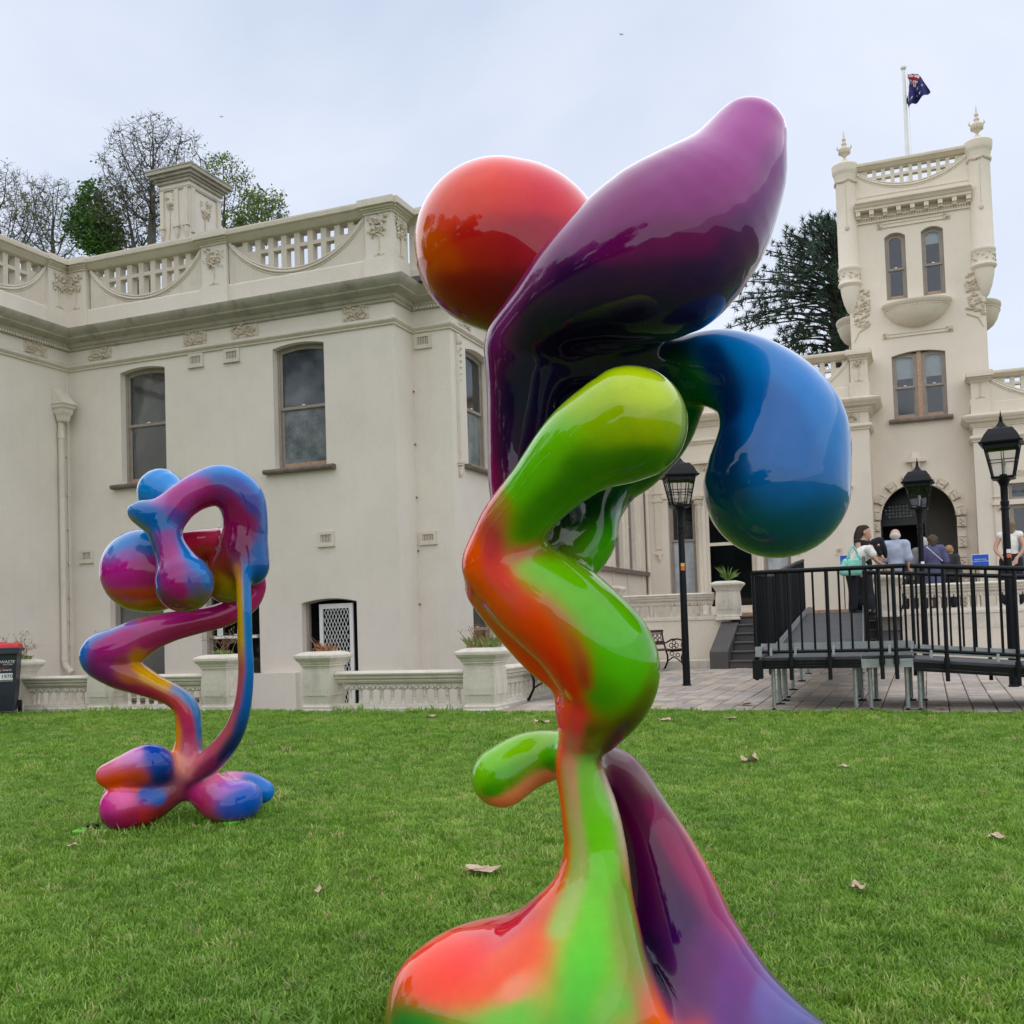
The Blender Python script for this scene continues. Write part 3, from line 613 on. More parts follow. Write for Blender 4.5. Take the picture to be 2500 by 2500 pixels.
PAINT_B = [
(0.092,[(-4.42,5.24,2.09,36,128,198),(-4.33,5.27,2.13,36,128,198)]),
(0.066,[(-4.47,5.24,2.01,51,128,189),(-4.31,5.28,2.02,60,110,176)]),
(0.040,[(-4.36,5.01,1.92,54,119,180),(-4.27,5.01,1.95,75,110,167),(-4.19,5.04,1.96,160,90,160)]),
(0.053,[(-4.34,5.01,1.89,30,101,167),(-4.23,5.00,1.87,7,92,162),(-4.15,5.02,1.82,4,92,160)]),
(0.035,[(-4.36,5.00,1.85,155,135,30),(-4.31,5.02,1.80,140,135,40),(-4.25,5.03,1.74,70,100,110)]),
(0.042,[(-4.11,5.04,1.88,95,55,140),(-4.07,5.06,1.84,80,70,150)]),
(0.058,[(-4.10,5.08,1.95,160,50,125),(-4.02,5.13,2.03,170,55,135),(-3.95,5.17,2.00,150,32,105),(-3.87,5.21,1.99,120,35,105)]),
(0.048,[(-4.07,5.15,2.09,140,80,170),(-3.97,5.19,2.13,60,110,180),(-3.88,5.23,2.15,33,119,191),(-3.80,5.31,2.13,24,110,186),(-3.75,5.38,2.04,22,105,180)]),
(0.043,[(-3.89,5.20,2.07,42,87,158),(-3.82,5.26,2.03,50,70,150),(-3.75,5.33,1.92,60,60,140)]),
(0.066,[(-3.94,5.17,1.94,140,28,85),(-3.84,5.23,1.93,128,24,80),(-3.81,5.28,1.83,128,20,74),(-3.80,5.29,1.70,108,20,70)]),
(0.041,[(-3.74,5.42,1.93,21,96,171),(-3.73,5.44,1.80,30,82,154),(-3.73,5.42,1.69,30,80,150)]),
(0.056,[(-3.75,5.37,1.65,8,85,150),(-3.73,5.39,1.56,8,78,145),(-3.77,5.39,1.47,8,65,120)]),
(0.062,[(-3.94,5.31,1.66,125,30,42),(-3.92,5.32,1.57,112,48,28)]),
(0.058,[(-3.96,5.31,1.47,125,95,12),(-3.93,5.33,1.38,150,135,10)]),
(0.032,[(-4.21,5.02,1.67,55,95,125),(-4.19,5.00,1.54,12,90,154),(-4.16,4.96,1.44,40,75,150)]),
(0.044,[(-4.13,5.02,1.74,125,42,125),(-4.10,5.01,1.63,145,34,112),(-4.04,4.98,1.52,140,34,115),(-3.99,4.95,1.42,152,24,98)]),
(0.035,[(-4.06,5.07,1.73,42,87,158),(-4.00,5.05,1.62,24,105,176),(-3.93,5.05,1.53,22,108,176),(-3.88,5.07,1.46,25,96,162)]),
(0.042,[(-3.92,4.98,1.46,85,70,140),(-3.90,5.03,1.37,95,85,80)]),
(0.042,[(-4.09,4.97,1.35,110,45,70),(-3.99,4.99,1.31,125,72,32),(-3.92,5.03,1.32,120,105,25)]),
(0.097,[(-4.60,5.13,1.71,42,119,184),(-4.49,5.17,1.77,30,117,188),(-4.39,5.20,1.74,33,101,167)]),
(0.052,[(-4.63,5.11,1.64,130,95,180),(-4.48,5.12,1.64,140,80,165)]),
(0.097,[(-4.64,5.11,1.53,182,36,138),(-4.49,5.11,1.54,178,34,132),(-4.37,5.17,1.53,160,30,100)]),
(0.058,[(-4.62,5.12,1.43,188,80,70),(-4.48,5.13,1.41,190,75,45),(-4.36,5.20,1.42,180,75,35)]),
(0.065,[(-4.57,5.16,1.35,182,120,22),(-4.44,5.20,1.32,172,132,14),(-4.36,5.25,1.34,160,120,14)]),
(0.068,[(-4.26,5.29,1.74,178,38,72),(-4.15,5.34,1.75,195,42,75),(-4.02,5.36,1.77,200,60,92)]),
(0.059,[(-4.21,5.32,1.64,175,60,38),(-4.06,5.33,1.66,155,45,42)]),
(0.022,[(-3.82,5.27,1.54,165,110,65),(-3.81,5.27,1.42,198,150,40),(-3.81,5.26,1.26,208,168,25),(-3.81,5.27,1.11,195,155,50),(-3.81,5.27,0.96,168,85,85),(-3.84,5.27,0.75,165,72,88),(-3.91,5.26,0.59,178,84,92),(-4.03,5.25,0.45,192,84,108),(-4.16,5.25,0.37,208,105,115),(-4.25,5.24,0.34,212,128,115)]),
(0.028,[(-3.76,5.29,1.53,21,105,176),(-3.75,5.28,1.36,21,115,183),(-3.76,5.29,1.10,19,112,180),(-3.76,5.30,0.92,13,97,167),(-3.79,5.29,0.73,14,86,155),(-3.85,5.29,0.54,14,48,92),(-3.97,5.28,0.40,26,20,62),(-4.10,5.27,0.30,46,14,52),(-4.22,5.26,0.23,90,18,46)]),
(0.025,[(-4.01,5.25,0.39,135,35,85),(-4.13,5.25,0.32,140,40,80)]),
(0.052,[(-3.88,5.56,1.43,165,32,98),(-3.96,5.49,1.37,192,40,115),(-4.09,5.40,1.31,185,42,122),(-4.25,5.27,1.28,186,44,130),(-4.39,5.17,1.24,182,48,134)]),
(0.047,[(-4.06,5.44,1.24,160,40,80),(-4.20,5.33,1.19,150,40,75),(-4.33,5.21,1.15,155,40,90),(-4.42,5.13,1.11,160,40,95)]),
(0.039,[(-4.50,5.13,1.22,135,85,175),(-4.62,5.08,1.18,51,110,183),(-4.71,5.04,1.13,30,115,189)]),
(0.049,[(-4.75,5.01,1.06,10,101,184),(-4.75,5.04,0.96,22,82,155)]),
(0.066,[(-4.51,5.08,1.14,165,36,115),(-4.59,5.03,1.07,155,32,112),(-4.64,5.03,0.97,110,30,95)]),
(0.041,[(-4.43,5.12,1.06,175,110,50),(-4.45,5.11,0.99,200,145,30),(-4.39,5.15,0.93,218,165,28),(-4.30,5.19,0.88,215,165,60)]),
(0.046,[(-4.53,5.07,1.00,150,60,75),(-4.49,5.10,0.92,165,90,55)]),
(0.046,[(-4.62,5.08,0.89,110,28,75),(-4.49,5.13,0.84,142,28,72),(-4.38,5.19,0.79,152,45,55),(-4.31,5.22,0.74,165,60,55)]),
(0.026,[(-4.26,5.23,0.84,130,145,185),(-4.20,5.27,0.77,60,124,174),(-4.15,5.30,0.68,55,115,172),(-4.14,5.31,0.55,57,103,158),(-4.15,5.32,0.43,165,105,130)]),
(0.031,[(-4.26,5.21,0.76,178,62,62),(-4.20,5.23,0.69,185,48,80),(-4.17,5.24,0.58,172,46,92),(-4.17,5.24,0.45,190,85,110)]),
(0.026,[(-4.29,5.24,0.68,215,115,40),(-4.27,5.25,0.58,228,142,28),(-4.28,5.25,0.48,228,132,48),(-4.30,5.25,0.40,222,132,80)]),
(0.043,[(-4.23,5.22,0.38,218,140,115),(-4.18,5.23,0.35,205,120,120)]),
(0.048,[(-4.56,4.95,0.37,215,105,130),(-4.49,4.98,0.44,215,125,160),(-4.37,5.00,0.48,200,130,190)]),
(0.052,[(-4.58,4.95,0.31,225,85,48),(-4.46,4.95,0.30,222,80,30),(-4.35,4.99,0.32,195,75,45)]),
(0.060,[(-4.30,5.05,0.50,16,66,162),(-4.23,5.05,0.43,6,64,156),(-4.23,5.07,0.32,12,46,105)]),
(0.060,[(-4.51,4.94,0.18,205,52,145),(-4.42,4.94,0.23,218,92,155)]),
(0.038,[(-4.49,4.99,0.27,222,85,42),(-4.39,5.02,0.26,205,75,50)]),
(0.060,[(-4.50,4.94,0.08,155,32,98),(-4.38,4.97,0.09,165,38,75)]),
(0.043,[(-4.34,5.03,0.23,25,75,162),(-4.28,5.09,0.19,27,93,174)]),
(0.050,[(-4.35,5.02,0.10,185,52,48),(-4.29,5.10,0.12,125,38,42),(-4.28,5.18,0.21,130,60,60)]),
(0.038,[(-4.60,5.03,0.23,216,76,34),(-4.58,5.04,0.20,216,76,34)]),
(0.056,[(-4.12,5.28,0.21,192,45,122),(-4.04,5.25,0.14,178,45,90)]),
(0.057,[(-4.06,5.32,0.28,226,122,152),(-3.97,5.40,0.30,208,122,172)]),
(0.038,[(-3.96,5.26,0.21,170,100,175),(-3.89,5.33,0.23,140,115,200)]),
(0.058,[(-3.83,5.30,0.16,12,82,174),(-3.89,5.26,0.12,45,75,165)]),
(0.046,[(-3.99,5.26,0.06,125,75,32),(-3.92,5.28,0.04,115,72,36)]),
(0.057,[(-3.90,5.46,0.25,33,103,180),(-3.83,5.53,0.19,15,112,195)])]
# ------------------------------------------------------------------ ground
def lawn_soil():
    m, t, b = new_mat('lawn_soil')
    n1 = noise(t, 0.9, 6, 0.6); n2 = noise(t, 40, 6, 0.7)
    r1 = ramp(t, n1.outputs['Fac'], [(0.3, (0.095, 0.150, 0.017)), (0.7, (0.135, 0.205, 0.026))])
    r2 = ramp(t, n2.outputs['Fac'], [(0.3, (0.55,)*3), (0.7, (1.2,)*3)])
    c = mixc(t, 1.0, r1.outputs[0], r2.outputs[0], 'MULTIPLY'); t.links.new(c.outputs[0], b.inputs['Base Color'])
    b.inputs['Roughness'].default_value = 0.9; b.inputs['Specular IOR Level'].default_value = 0.1
    bump(t, b, n2.outputs['Fac'], 0.6, 0.02); return m
M['soil'] = lawn_soil()
LAWN_EDGE = 13.12
def lawn_z(x, y):
    return 0.012 * math.sin(x * 0.9 + 1.3) * math.cos(y * 0.7) + 0.008 * math.sin(x * 2.3 + y * 1.7)
def grid_sheet(x0, x1, y0, y1, nx, ny, zf):
    V = []; F = []
    for j in range(ny + 1):
        for i in range(nx + 1):
            x = x0 + (x1-x0)*i/nx; y = y0 + (y1-y0)*j/ny; V.append((x, y, zf(x, y)))
    for j in range(ny):
        for i in range(nx):
            a = j*(nx+1)+i; F.append((a, a+1, a+nx+2, a+nx+1))
    return V, F
mb = MB(); mb.add(*grid_sheet(-26, 14, -14, LAWN_EDGE, 120, 90, lawn_z))
tag(mb.build('lawn', M['soil'], smooth=True, fix=False), kind='structure')
mb = MB(); mb.add([(-900,-900,-0.62),(900,-900,-0.62),(900,900,-0.62),(-900,900,-0.62)], [(0,1,2,3)])
tag(mb.build('ground', M['soil'], fix=False), kind='structure')
# garden lawn going on behind the viewer, level with the lawn in front
mb = MB(); mb.add([(-200,-200,-0.02),(200,-200,-0.02),(200,-13.9,-0.02),(-200,-13.9,-0.02)], [(0,1,2,3)])
mb.add([(14.0,-13.9,-0.02),(200,-13.9,-0.02),(200,13.1,-0.02),(14.0,13.1,-0.02)], [(0,1,2,3)])
mb.add([(-200,-13.9,-0.02),(-26,-13.9,-0.02),(-26,13.1,-0.02),(-200,13.1,-0.02)], [(0,1,2,3)])
tag(mb.build('garden_lawn', M['soil'], fix=False), kind='structure')

# grass blades: tufts instanced over the lawn
def grass_mat():
    m, t, b = new_mat('grass_blade')
    oi = t.nodes.new('ShaderNodeObjectInfo')
    n1 = noise(t, 0.55, 5, 0.6); n2 = noise(t, 6.0, 3)
    r0 = ramp(t, oi.outputs['Random'], [(0.0, (0.132, 0.262, 0.022)), (0.35, (0.192, 0.368, 0.036)), (0.75, (0.258, 0.450, 0.058)), (0.93, (0.370, 0.525, 0.105)), (1.0, (0.52, 0.47, 0.22))])
    r1 = ramp(t, n1.outputs['Fac'], [(0.30, (0.74, 0.84, 0.78)), (0.5, (1, 1, 1)), (0.70, (1.30, 1.14, 1.18))])
    r2 = ramp(t, n2.outputs['Fac'], [(0.3, (0.85,)*3), (0.7, (1.12,)*3)])
    c = mixc(t, 1.0, r0.outputs[0], r1.outputs[0], 'MULTIPLY'); c2 = mixc(t, 1.0, c.outputs[0], r2.outputs[0], 'MULTIPLY')
    t.links.new(c2.outputs[0], b.inputs['Base Color'])
    b.inputs['Roughness'].default_value = 0.45; b.inputs['Specular IOR Level'].default_value = 0.35
    tl = t.nodes.new('ShaderNodeBsdfTranslucent'); t.links.new(c2.outputs[0], tl.inputs[0])
    ms = t.nodes.new('ShaderNodeMixShader'); ms.inputs[0].default_value = 0.3
    o = t.nodes['Material Output']
    t.links.new(b.outputs[0], ms.inputs[1]); t.links.new(tl.outputs[0], ms.inputs[2]); t.links.new(ms.outputs[0], o.inputs[0])
    return m
M['grass'] = grass_mat()
def tuft(seed, nb=36, rad=0.058, hgt=0.022, wid=0.0023, lean=1.1):
    rg = random.Random(seed); V = []; F = []
    for i in range(nb):
        a = rg.uniform(0, 2*math.pi); rr = rad * math.sqrt(rg.random()); x, y = rr*math.cos(a), rr*math.sin(a)
        h = hgt * rg.uniform(0.6, 1.25); w = wid * rg.uniform(0.7, 1.3); t = rg.uniform(0, 2*math.pi)
        l = lean * h * rg.uniform(0.2, 1.2); dx_, dy_ = math.cos(t), math.sin(t); px, py = -dy_, dx_
        n = len(V)
        V += [(x - px*w, y - py*w, -0.006), (x + px*w, y + py*w, -0.006),
              (x + dx_*l*0.35 - px*w*0.8, y + dy_*l*0.35 - py*w*0.8, h*0.6), (x + dx_*l*0.35 + px*w*0.8, y + dy_*l*0.35 + py*w*0.8, h*0.6),
              (x + dx_*l, y + dy_*l, h)]
        F += [(n, n+1, n+3, n+2), (n+2, n+3, n+4)]
    me = bpy.data.meshes.new('tuft'); me.from_pydata(V, [], F); me.materials.append(M['grass']); me.update()
    return bpy.data.objects.new('grass_tuft', me)
tufts = [tuft(s) for s in range(4)] + [tuft(11, 22, 0.05, 0.030, 0.0026, 1.3)]
tcol = bpy.data.collections.new('tufts')
for o in tufts: tcol.objects.link(o)

def in_view(x, y, m=0.25):
    ax, ay = x, y
    f_ = -math.sin(_yaw)*ax + math.cos(_yaw)*ay; r_ = math.cos(_yaw)*ax + math.sin(_yaw)*ay
    return f_, r_
rng = np.random.RandomState(5)
PTS = []; SCL = []
def scatter(n, f0, f1, s0, s1, r0=-0.62, r1=0.62):
    # uniform over the wedge of lawn in front of the viewer, a good margin to either side
    f_ = np.sqrt(rng.uniform(f0*f0, f1*f1, n)); r_ = rng.uniform(r0, r1, n) * f_
    x = -math.sin(_yaw)*f_ + math.cos(_yaw)*r_; y = math.cos(_yaw)*f_ + math.sin(_yaw)*r_
    ok = (y < LAWN_EDGE + 0.02) & (x > -25.5)
    x, y = x[ok], y[ok]
    z = np.array([lawn_z(a, b) for a, b in zip(x, y)])
    PTS.append(np.stack([x, y, z], 1)); SCL.append(rng.uniform(s0, s1, len(x)))
scatter(14000, 1.6, 5.0, 0.8, 1.15)
scatter(19000, 5.0, 9.0, 0.9, 1.3)
scatter(22000, 9.0, 17.0, 1.1, 1.5)
# the lawn goes on to either side
scatter(9000, 1.2, 8.0, 1.2, 1.6, 0.62, 1.6); scatter(9000, 1.2, 8.0, 1.2, 1.6, -1.6, -0.62); scatter(9000, 8.0, 15.0, 1.6, 2.2, 0.62, 1.3)
def edge_tufts(pts, s0, s1, n=1):
    P = []
    for (x, y) in pts:
        for q in range(n): P.append((x + rng.normal(0, .025), y + rng.normal(0, .025), lawn_z(x, y)))
    PTS.append(np.array(P)); SCL.append(rng.uniform(s0, s1, len(P)))
# longer grass the mower misses: round the sculpture feet and along the balustrade foot
def long_grass(pts, n): edge_tufts(pts, 1.6, 3.4, n)
LONG = [(-4.61, 5.64), (-4.48, 5.59), (-4.47, 5.66), (-4.35, 5.61), (-4.65, 5.86), (-4.56, 5.85), (-4.74, 5.84), (-4.26, 5.56), (-4.13, 5.73), (-4.17, 5.87), (-4.21, 6.02), (-4.22, 6.11), (-4.30, 6.01), (-4.07, 5.60), (-4.69, 5.06), (-4.54, 4.97), (-4.42, 4.93), (-4.33, 4.97), (-4.35, 5.13), (-4.46, 5.38), (-4.06, 5.36), (-3.97, 5.34)]
long_grass(LONG, 3)
long_grass([(-7.9 + 0.1*i, 13.1) for i in range(19) if i % 3 != 1], 1)
long_grass([(-13.6 + 0.1*i, 13.1) for i in range(30) if i % 2], 1)
long_grass([(-1.62, 2.62), (-1.65, 2.7), (-1.58, 2.55), (-1.5, 2.5)], 2)
PTS_ALL = np.vstack(PTS); SCL_ALL = np.hstack(SCL)

def instancer(name, P, S, coll, kind_label=None, tilt=0.25, mat=None):
    me = bpy.data.meshes.new(name); me.from_pydata([tuple(p) for p in P], [], [])
    at = me.attributes.new('scl', 'FLOAT', 'POINT'); at.data.foreach_set('value', S.astype(np.float32))
    o = bpy.data.objects.new(name, me); COL.objects.link(o)
    g = bpy.data.node_groups.new(name + '_nodes', 'GeometryNodeTree')
    g.interface.new_socket('Geometry', in_out='INPUT', socket_type='NodeSocketGeometry'); g.interface.new_socket('Geometry', in_out='OUTPUT', socket_type='NodeSocketGeometry')
    gi = g.nodes.new('NodeGroupInput'); go = g.nodes.new('NodeGroupOutput')
    ci = g.nodes.new('GeometryNodeCollectionInfo'); ci.inputs['Collection'].default_value = coll; ci.inputs['Separate Children'].default_value = True; ci.inputs['Reset Children'].default_value = True
    ip = g.nodes.new('GeometryNodeInstanceOnPoints'); ip.inputs['Pick Instance'].default_value = True
    ri = g.nodes.new('FunctionNodeRandomValue'); ri.data_type = 'INT'; ri.inputs[4].default_value = 0; ri.inputs[5].default_value = len(coll.objects) - 1
    rv = g.nodes.new('FunctionNodeRandomValue'); rv.data_type = 'FLOAT_VECTOR'; rv.inputs[0].default_value = (-tilt, -tilt, 0); rv.inputs[1].default_value = (tilt, tilt, 6.283)
    na = g.nodes.new('GeometryNodeInputNamedAttribute'); na.data_type = 'FLOAT'; na.inputs['Name'].default_value = 'scl'
    L = g.links
    L.new(gi.outputs[0], ip.inputs['Points']); L.new(ci.outputs[0], ip.inputs['Instance'])
    L.new(ri.outputs[2], ip.inputs['Instance Index']); L.new(rv.outputs[0], ip.inputs['Rotation'])
    L.new(na.outputs[0], ip.inputs['Scale']); L.new(ip.outputs[0], go.inputs[0])
    md = o.modifiers.new('instances', 'NODES'); md.node_group = g
    return o
grass = instancer('grass', PTS_ALL, SCL_ALL, tcol)
tag(grass, 'short mown green grass covering the lawn', 'grass', kind='stuff')

# ------------------------------------------------------------------ sculptures
me, V = body_mesh('abstract_sculpture', SCULPT_A, 0.0135, 0.035, 6, 10)
paint(me, V, PAINT_A)
tag(link('abstract_sculpture', me, M['gloss']), 'tall glossy sculpture of purple, red, blue and green lobes in the foreground', 'sculpture')
me, V = body_mesh('looped_sculpture', SCULPT_B, 0.013, 0.03, 6, 9)
paint(me, V, PAINT_B)
tag(link('looped_sculpture', me, M['gloss']), 'blue, magenta and yellow looped sculpture standing before the balustrade on the left', 'sculpture')
# ------------------------------------------------------------------ building kit
def FY(Y0): return lambda u, v, w: (u, Y0 + w, v)          # facade facing the viewer
def FX(X0): return lambda u, v, w: (X0 - w, u, v)          # facade facing +x
def rect(u0, u1, v0, v1): return [(u0, v0), (u1, v0), (u1, v1), (u0, v1)]
def arched(u0, u1, v0, v1, rise=0.07, n=8):
    if rise <= 0: return rect(u0, u1, v0, v1)
    c = (u0 + u1) / 2; hw = (u1 - u0) / 2; r = (hw*hw + rise*rise) / (2*rise); cv = v1 + rise - r
    L = [(u0, v0), (u1, v0)]
    for i in range(n + 1):
        u = u1 - 2*hw*i/n; L.append((u, cv + math.sqrt(max(0, r*r - (u-c)**2))))
    return L
def offset_arch(u0, u1, v0, v1, rise, d): return arched(u0 + d, u1 - d, v0 + d, v1 - d*0.3, max(0.001, rise*(1 - 2*d/(u1-u0))))
def fbox(mb, fr, u0, u1, v0, v1, w0, w1):
    P = [fr(u, v, w) for w in (w0, w1) for u, v in ((u0,v0),(u1,v0),(u1,v1),(u0,v1))]
    return mb.add(P, [(0,1,2,3),(7,6,5,4),(0,4,5,1),(1,5,6,2),(2,6,7,3),(3,7,4,0)])
def fpoly(mb, fr, loop, w0, w1):
    return mb.plate(loop, [], lambda u, v, w: fr(u, v, w0 + w), w1 - w0)

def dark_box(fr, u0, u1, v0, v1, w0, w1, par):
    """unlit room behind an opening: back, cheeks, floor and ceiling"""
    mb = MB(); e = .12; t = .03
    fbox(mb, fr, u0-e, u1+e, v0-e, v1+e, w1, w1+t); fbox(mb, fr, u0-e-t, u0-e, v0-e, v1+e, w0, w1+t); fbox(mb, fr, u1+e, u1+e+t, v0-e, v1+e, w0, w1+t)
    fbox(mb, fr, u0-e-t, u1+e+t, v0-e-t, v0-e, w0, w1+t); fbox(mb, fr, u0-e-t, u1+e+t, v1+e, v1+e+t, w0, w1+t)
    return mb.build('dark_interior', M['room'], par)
def window(par, fr, u0, u1, v0, v1, rise=0.07, mid=None, frame='frame', lower='glass', sill=True, depth=0.15, blind=0.0, sillmat='sill', bottomrail=None, sillh=0.09, proj=0.10, over=0.2, wood=None, backing=None):
    mid = mid if mid is not None else (v0 + v1 + rise) / 2 + 0.05
    ft = 0.055
    mb = MB(); ol = arched(u0, u1, v0, v1, rise); il = offset_arch(u0, u1, v0, v1, rise, ft)
    mb.plate(ol, [il], lambda u, v, w: fr(u, v, depth + w), 0.09)
    win = mb.build('window', M[frame], par)
    a, b = u0 + ft, u1 - ft
    st = 0.045
    # upper sash sits in front of the lower one
    mb = MB(); ul = offset_arch(u0, u1, mid, v1, rise, ft); ul[0] = (ul[0][0], mid - 0.02); ul[1] = (ul[1][0], mid - 0.02)
    ui = arched(a + st, b - st, mid + 0.035, v1 - ft - st*0.6, max(0.001, rise*0.8))
    mb.plate(ul, [ui], lambda u, v, w: fr(u, v, depth + 0.02 + w), 0.04); mb.build('upper_sash', M[frame], win)
    lm = M[frame]
    mb = MB(); br = 0.10 if bottomrail is None else bottomrail
    mb.plate(rect(a, b, v0 + ft*0.5, mid + 0.02), [rect(a + st, b - st, v0 + ft*0.5 + br, mid - 0.035)], lambda u, v, w: fr(u, v, depth + 0.055 + w), 0.035); mb.build('lower_sash', lm, win)
    mb = MB(); fbox(mb, fr, a + st, b - st, v0 + ft*0.5 + 0.008, v0 + ft*0.5 + br*0.9, depth + 0.045, depth + 0.06); mb.build('bottom_rail', M[wood or 'timber'], win)
    mb = MB(); fbox(mb, fr, (u0+u1)/2 - .03, (u0+u1)/2 + .03, mid + 0.034, mid + 0.055, depth - 0.0, depth + 0.03); mb.build('sash_lock', M['white'], win)
    mb = MB(); fpoly(mb, fr, ui, depth + 0.036, depth + 0.042); mb.build('pane', M['glass'], win)
    mb = MB(); fbox(mb, fr, a + st, b - st, v0 + ft*0.5 + br, mid - 0.035, depth + 0.068, depth + 0.074); mb.build('pane', M[lower], win)
    dark_box(fr, u0, u1, v0, v1 + rise, 0.25, 0.95, win)
    if blind > 0:
        mb = MB(); fbox(mb, fr, a + st*0.5, b - st*0.5, v1 + rise - (v1 + rise - mid)*blind, v1 + rise*0.6, depth + 0.10, depth + 0.105); mb.build('roller_blind', M['blind'], win)
    if backing:
        mb = MB(); fbox(mb, fr, u0 + ft*.5, u1 - ft*.5, v0 + ft, v1, depth + 0.12, depth + 0.125); mb.build('pane_backing', M[backing], win)  # added panel; its tone stands in for reflections on the glass
    if sill:
        mb = MB(); fbox(mb, fr, u0 - over, u1 + over, v0 - sillh, v0 - 0.004, -proj, depth + 0.06)
        # rounded nose
        mb.tube([fr(u0 - over + .003, v0 - sillh/2, -proj), fr(u1 + over - .003, v0 - sillh/2, -proj)], sillh*0.5, 10)
        mb.build('sill', M[sillmat], win)
    return win

def relief(par, fr, u0, u1, v0, v1, seed, w=0.0, name='relief_panel', mat='relief', flowers=4, leaves=26, bg=True):
    """moulded foliage: flower heads, leaves and curling stems standing off a shallow tablet"""
    rg = random.Random(seed); mb = MB(); W, H = u1-u0, v1-v0; s = min(W, H)
    if bg: fbox(mb, fr, u0, u1, v0, v1, w - 0.012, w + 0.01)
    o = Vector(fr(0, 0, 0)); eu = Vector(fr(1, 0, 0)) - o; ev = Vector(fr(0, 1, 0)) - o; ew = Vector(fr(0, 0, 1)) - o
    def P(u, v, ww): return Vector(fr(u, v, ww))
    def leaf(u, v, ang, L, wd, lift):
        n = len(mb.v); ca, sa = math.cos(ang), math.sin(ang)
        pts = [(0, 0, 0.0), (0.4, 0.5, 0.35), (0.45, 0.0, 1.0), (0.4, -0.5, 0.35), (1.0, 0.0, 0.55)]
        for x, y, z in pts:
            uu = u + (x*L*ca - y*wd*sa); vv = v + (x*L*sa + y*wd*ca)
            uu = min(max(uu, u0 + .005), u1 - .005); vv = min(max(vv, v0 + .005), v1 - .005)
            mb.v.append(tuple(P(uu, vv, w - 0.012 - z*lift)))
        mb.f += [(n, n+2, n+1), (n, n+3, n+2), (n+1, n+2, n+4), (n+3, n+4, n+2)]
    for i in range(flowers):
        cu = u0 + W*(0.16 + 0.68*((i + 0.5)/flowers)) + rg.uniform(-.05, .05)*s; cv = v0 + H*rg.choice([0.3, 0.68]) + rg.uniform(-.06, .06)*s
        rr = s*rg.uniform(0.13, 0.18)
        for k in range(5):
            a = 2*math.pi*k/5 + rg.random(); leaf(cu, cv, a, rr*1.25, rr*1.1, 0.055*max(1, s/0.4))
        pts = [P(cu + rr*2.0*(1-q)*math.cos(4*q + i) , max(v0+.01, cv - H*0.3*q), w - 0.02) for q in (0, .2, .4, .6, .8, 1)]
        mb.tube(pts, 0.016*s/0.4, 5)
    for i in range(leaves):
        leaf(rg.uniform(u0, u1), rg.uniform(v0, v1), rg.uniform(0, 6.28), s*rg.uniform(.16, .3), s*rg.uniform(.1, .2), 0.045*max(1, s/0.4))
    q = mb.build(name, M[mat], par, fix=False)
    if not bg: q['kind'] = 'stuff'
    return q

def vent(par, fr, u0, u1, v0, v1, mat='trim'):
    mb = MB(); h = v1 - v0
    mb.plate(rect(u0, u1, v0, v1), [rect(u0+.055, u1-.055, v0+.06, v1-.055)], lambda u, v, w: fr(u, v, -0.035 + w), 0.034)
    fbox(mb, fr, u0-.01, u1+.01, v0-.02, v0+.02, -0.05, -0.001)
    o = mb.build('air_vent', M[mat], par)
    mb = MB(); n = 7
    for i in range(n):
        c = u0 + .055 + (u1-u0-.11)*(i+.5)/n; fbox(mb, fr, c-.008, c+.008, v0+.06, v1-.055, -0.02, -0.006)
    mb.build('grille', M[mat], o)
    mb = MB(); fbox(mb, fr, u0+.05, u1-.05, v0+.055, v1-.05, -0.005, -0.002); mb.build('vent_gap', M['sill'], o)
    return o

def swag(u, ua, ub, top, low):
    """height of the hanging curve between two piers: a catenary-like circular arc"""
    c = (ua+ub)/2; hw = (ub-ua)/2; s = top - low; r = (hw*hw + s*s)/(2*s)
    x = min(abs(u-c), hw)
    return low + r - math.sqrt(max(0, r*r - x*x))
def pierced(par, fr, ua, ub, vbase, top, low, vcop, mat='trim', pitch=0.293, hole=0.175, row1=(8.54, 8.75), row2=(8.10, 8.47), start=None):
    """parapet bay: solid wall below a swag, a pierced lattice above it, a roll moulding along the swag"""
    n = 28; us = [ua + (ub-ua)*i/n for i in range(n+1)]
    arc = [(u, swag(u, ua, ub, top, low)) for u in us]
    mb = MB(); fpoly(mb, fr, [(ua, vbase), (ub, vbase)] + arc[::-1], -0.0, 0.26); mb.build('parapet_wall', M[mat], par)
    # lattice
    holes = []
    cnt = int((ub-ua)/pitch); s0 = (ua+ub)/2 - pitch*(cnt-1)/2 if start is None else start
    for i in range(cnt):
        c = s0 + pitch*i
        if c - hole/2 < ua + .03 or c + hole/2 > ub - .03: continue
        for lo, hi in (row1, row2):
            b = max(swag(c - hole/2, ua, ub, top, low), swag(c + hole/2, ua, ub, top, low), swag(c, ua, ub, top, low)) + 0.05
            l2 = max(lo, b)
            if hi - l2 > 0.06: holes.append(rect(c - hole/2, c + hole/2, l2, hi)[::-1])
    mb = MB(); inner = [(u, v - 0.06) for u, v in arc]
    mb.plate([(ua, vcop)] + inner[1:-1] + [(ub, vcop)], holes, lambda u, v, w: fr(u, v, 0.05 + w), 0.16); mb.build('pierced_lattice', M[mat], par)
    for dv, rad, ww in ((0.0, 0.028, -0.01), (0.055, 0.02, -0.004), (-0.05, 0.018, 0.0)):
        mb = MB(); mb.tube([fr(u, v + dv if v + dv < vcop else vcop, ww) for u, v in arc], rad, 8); mb.build('swag_moulding', M[mat], par, smooth=True)

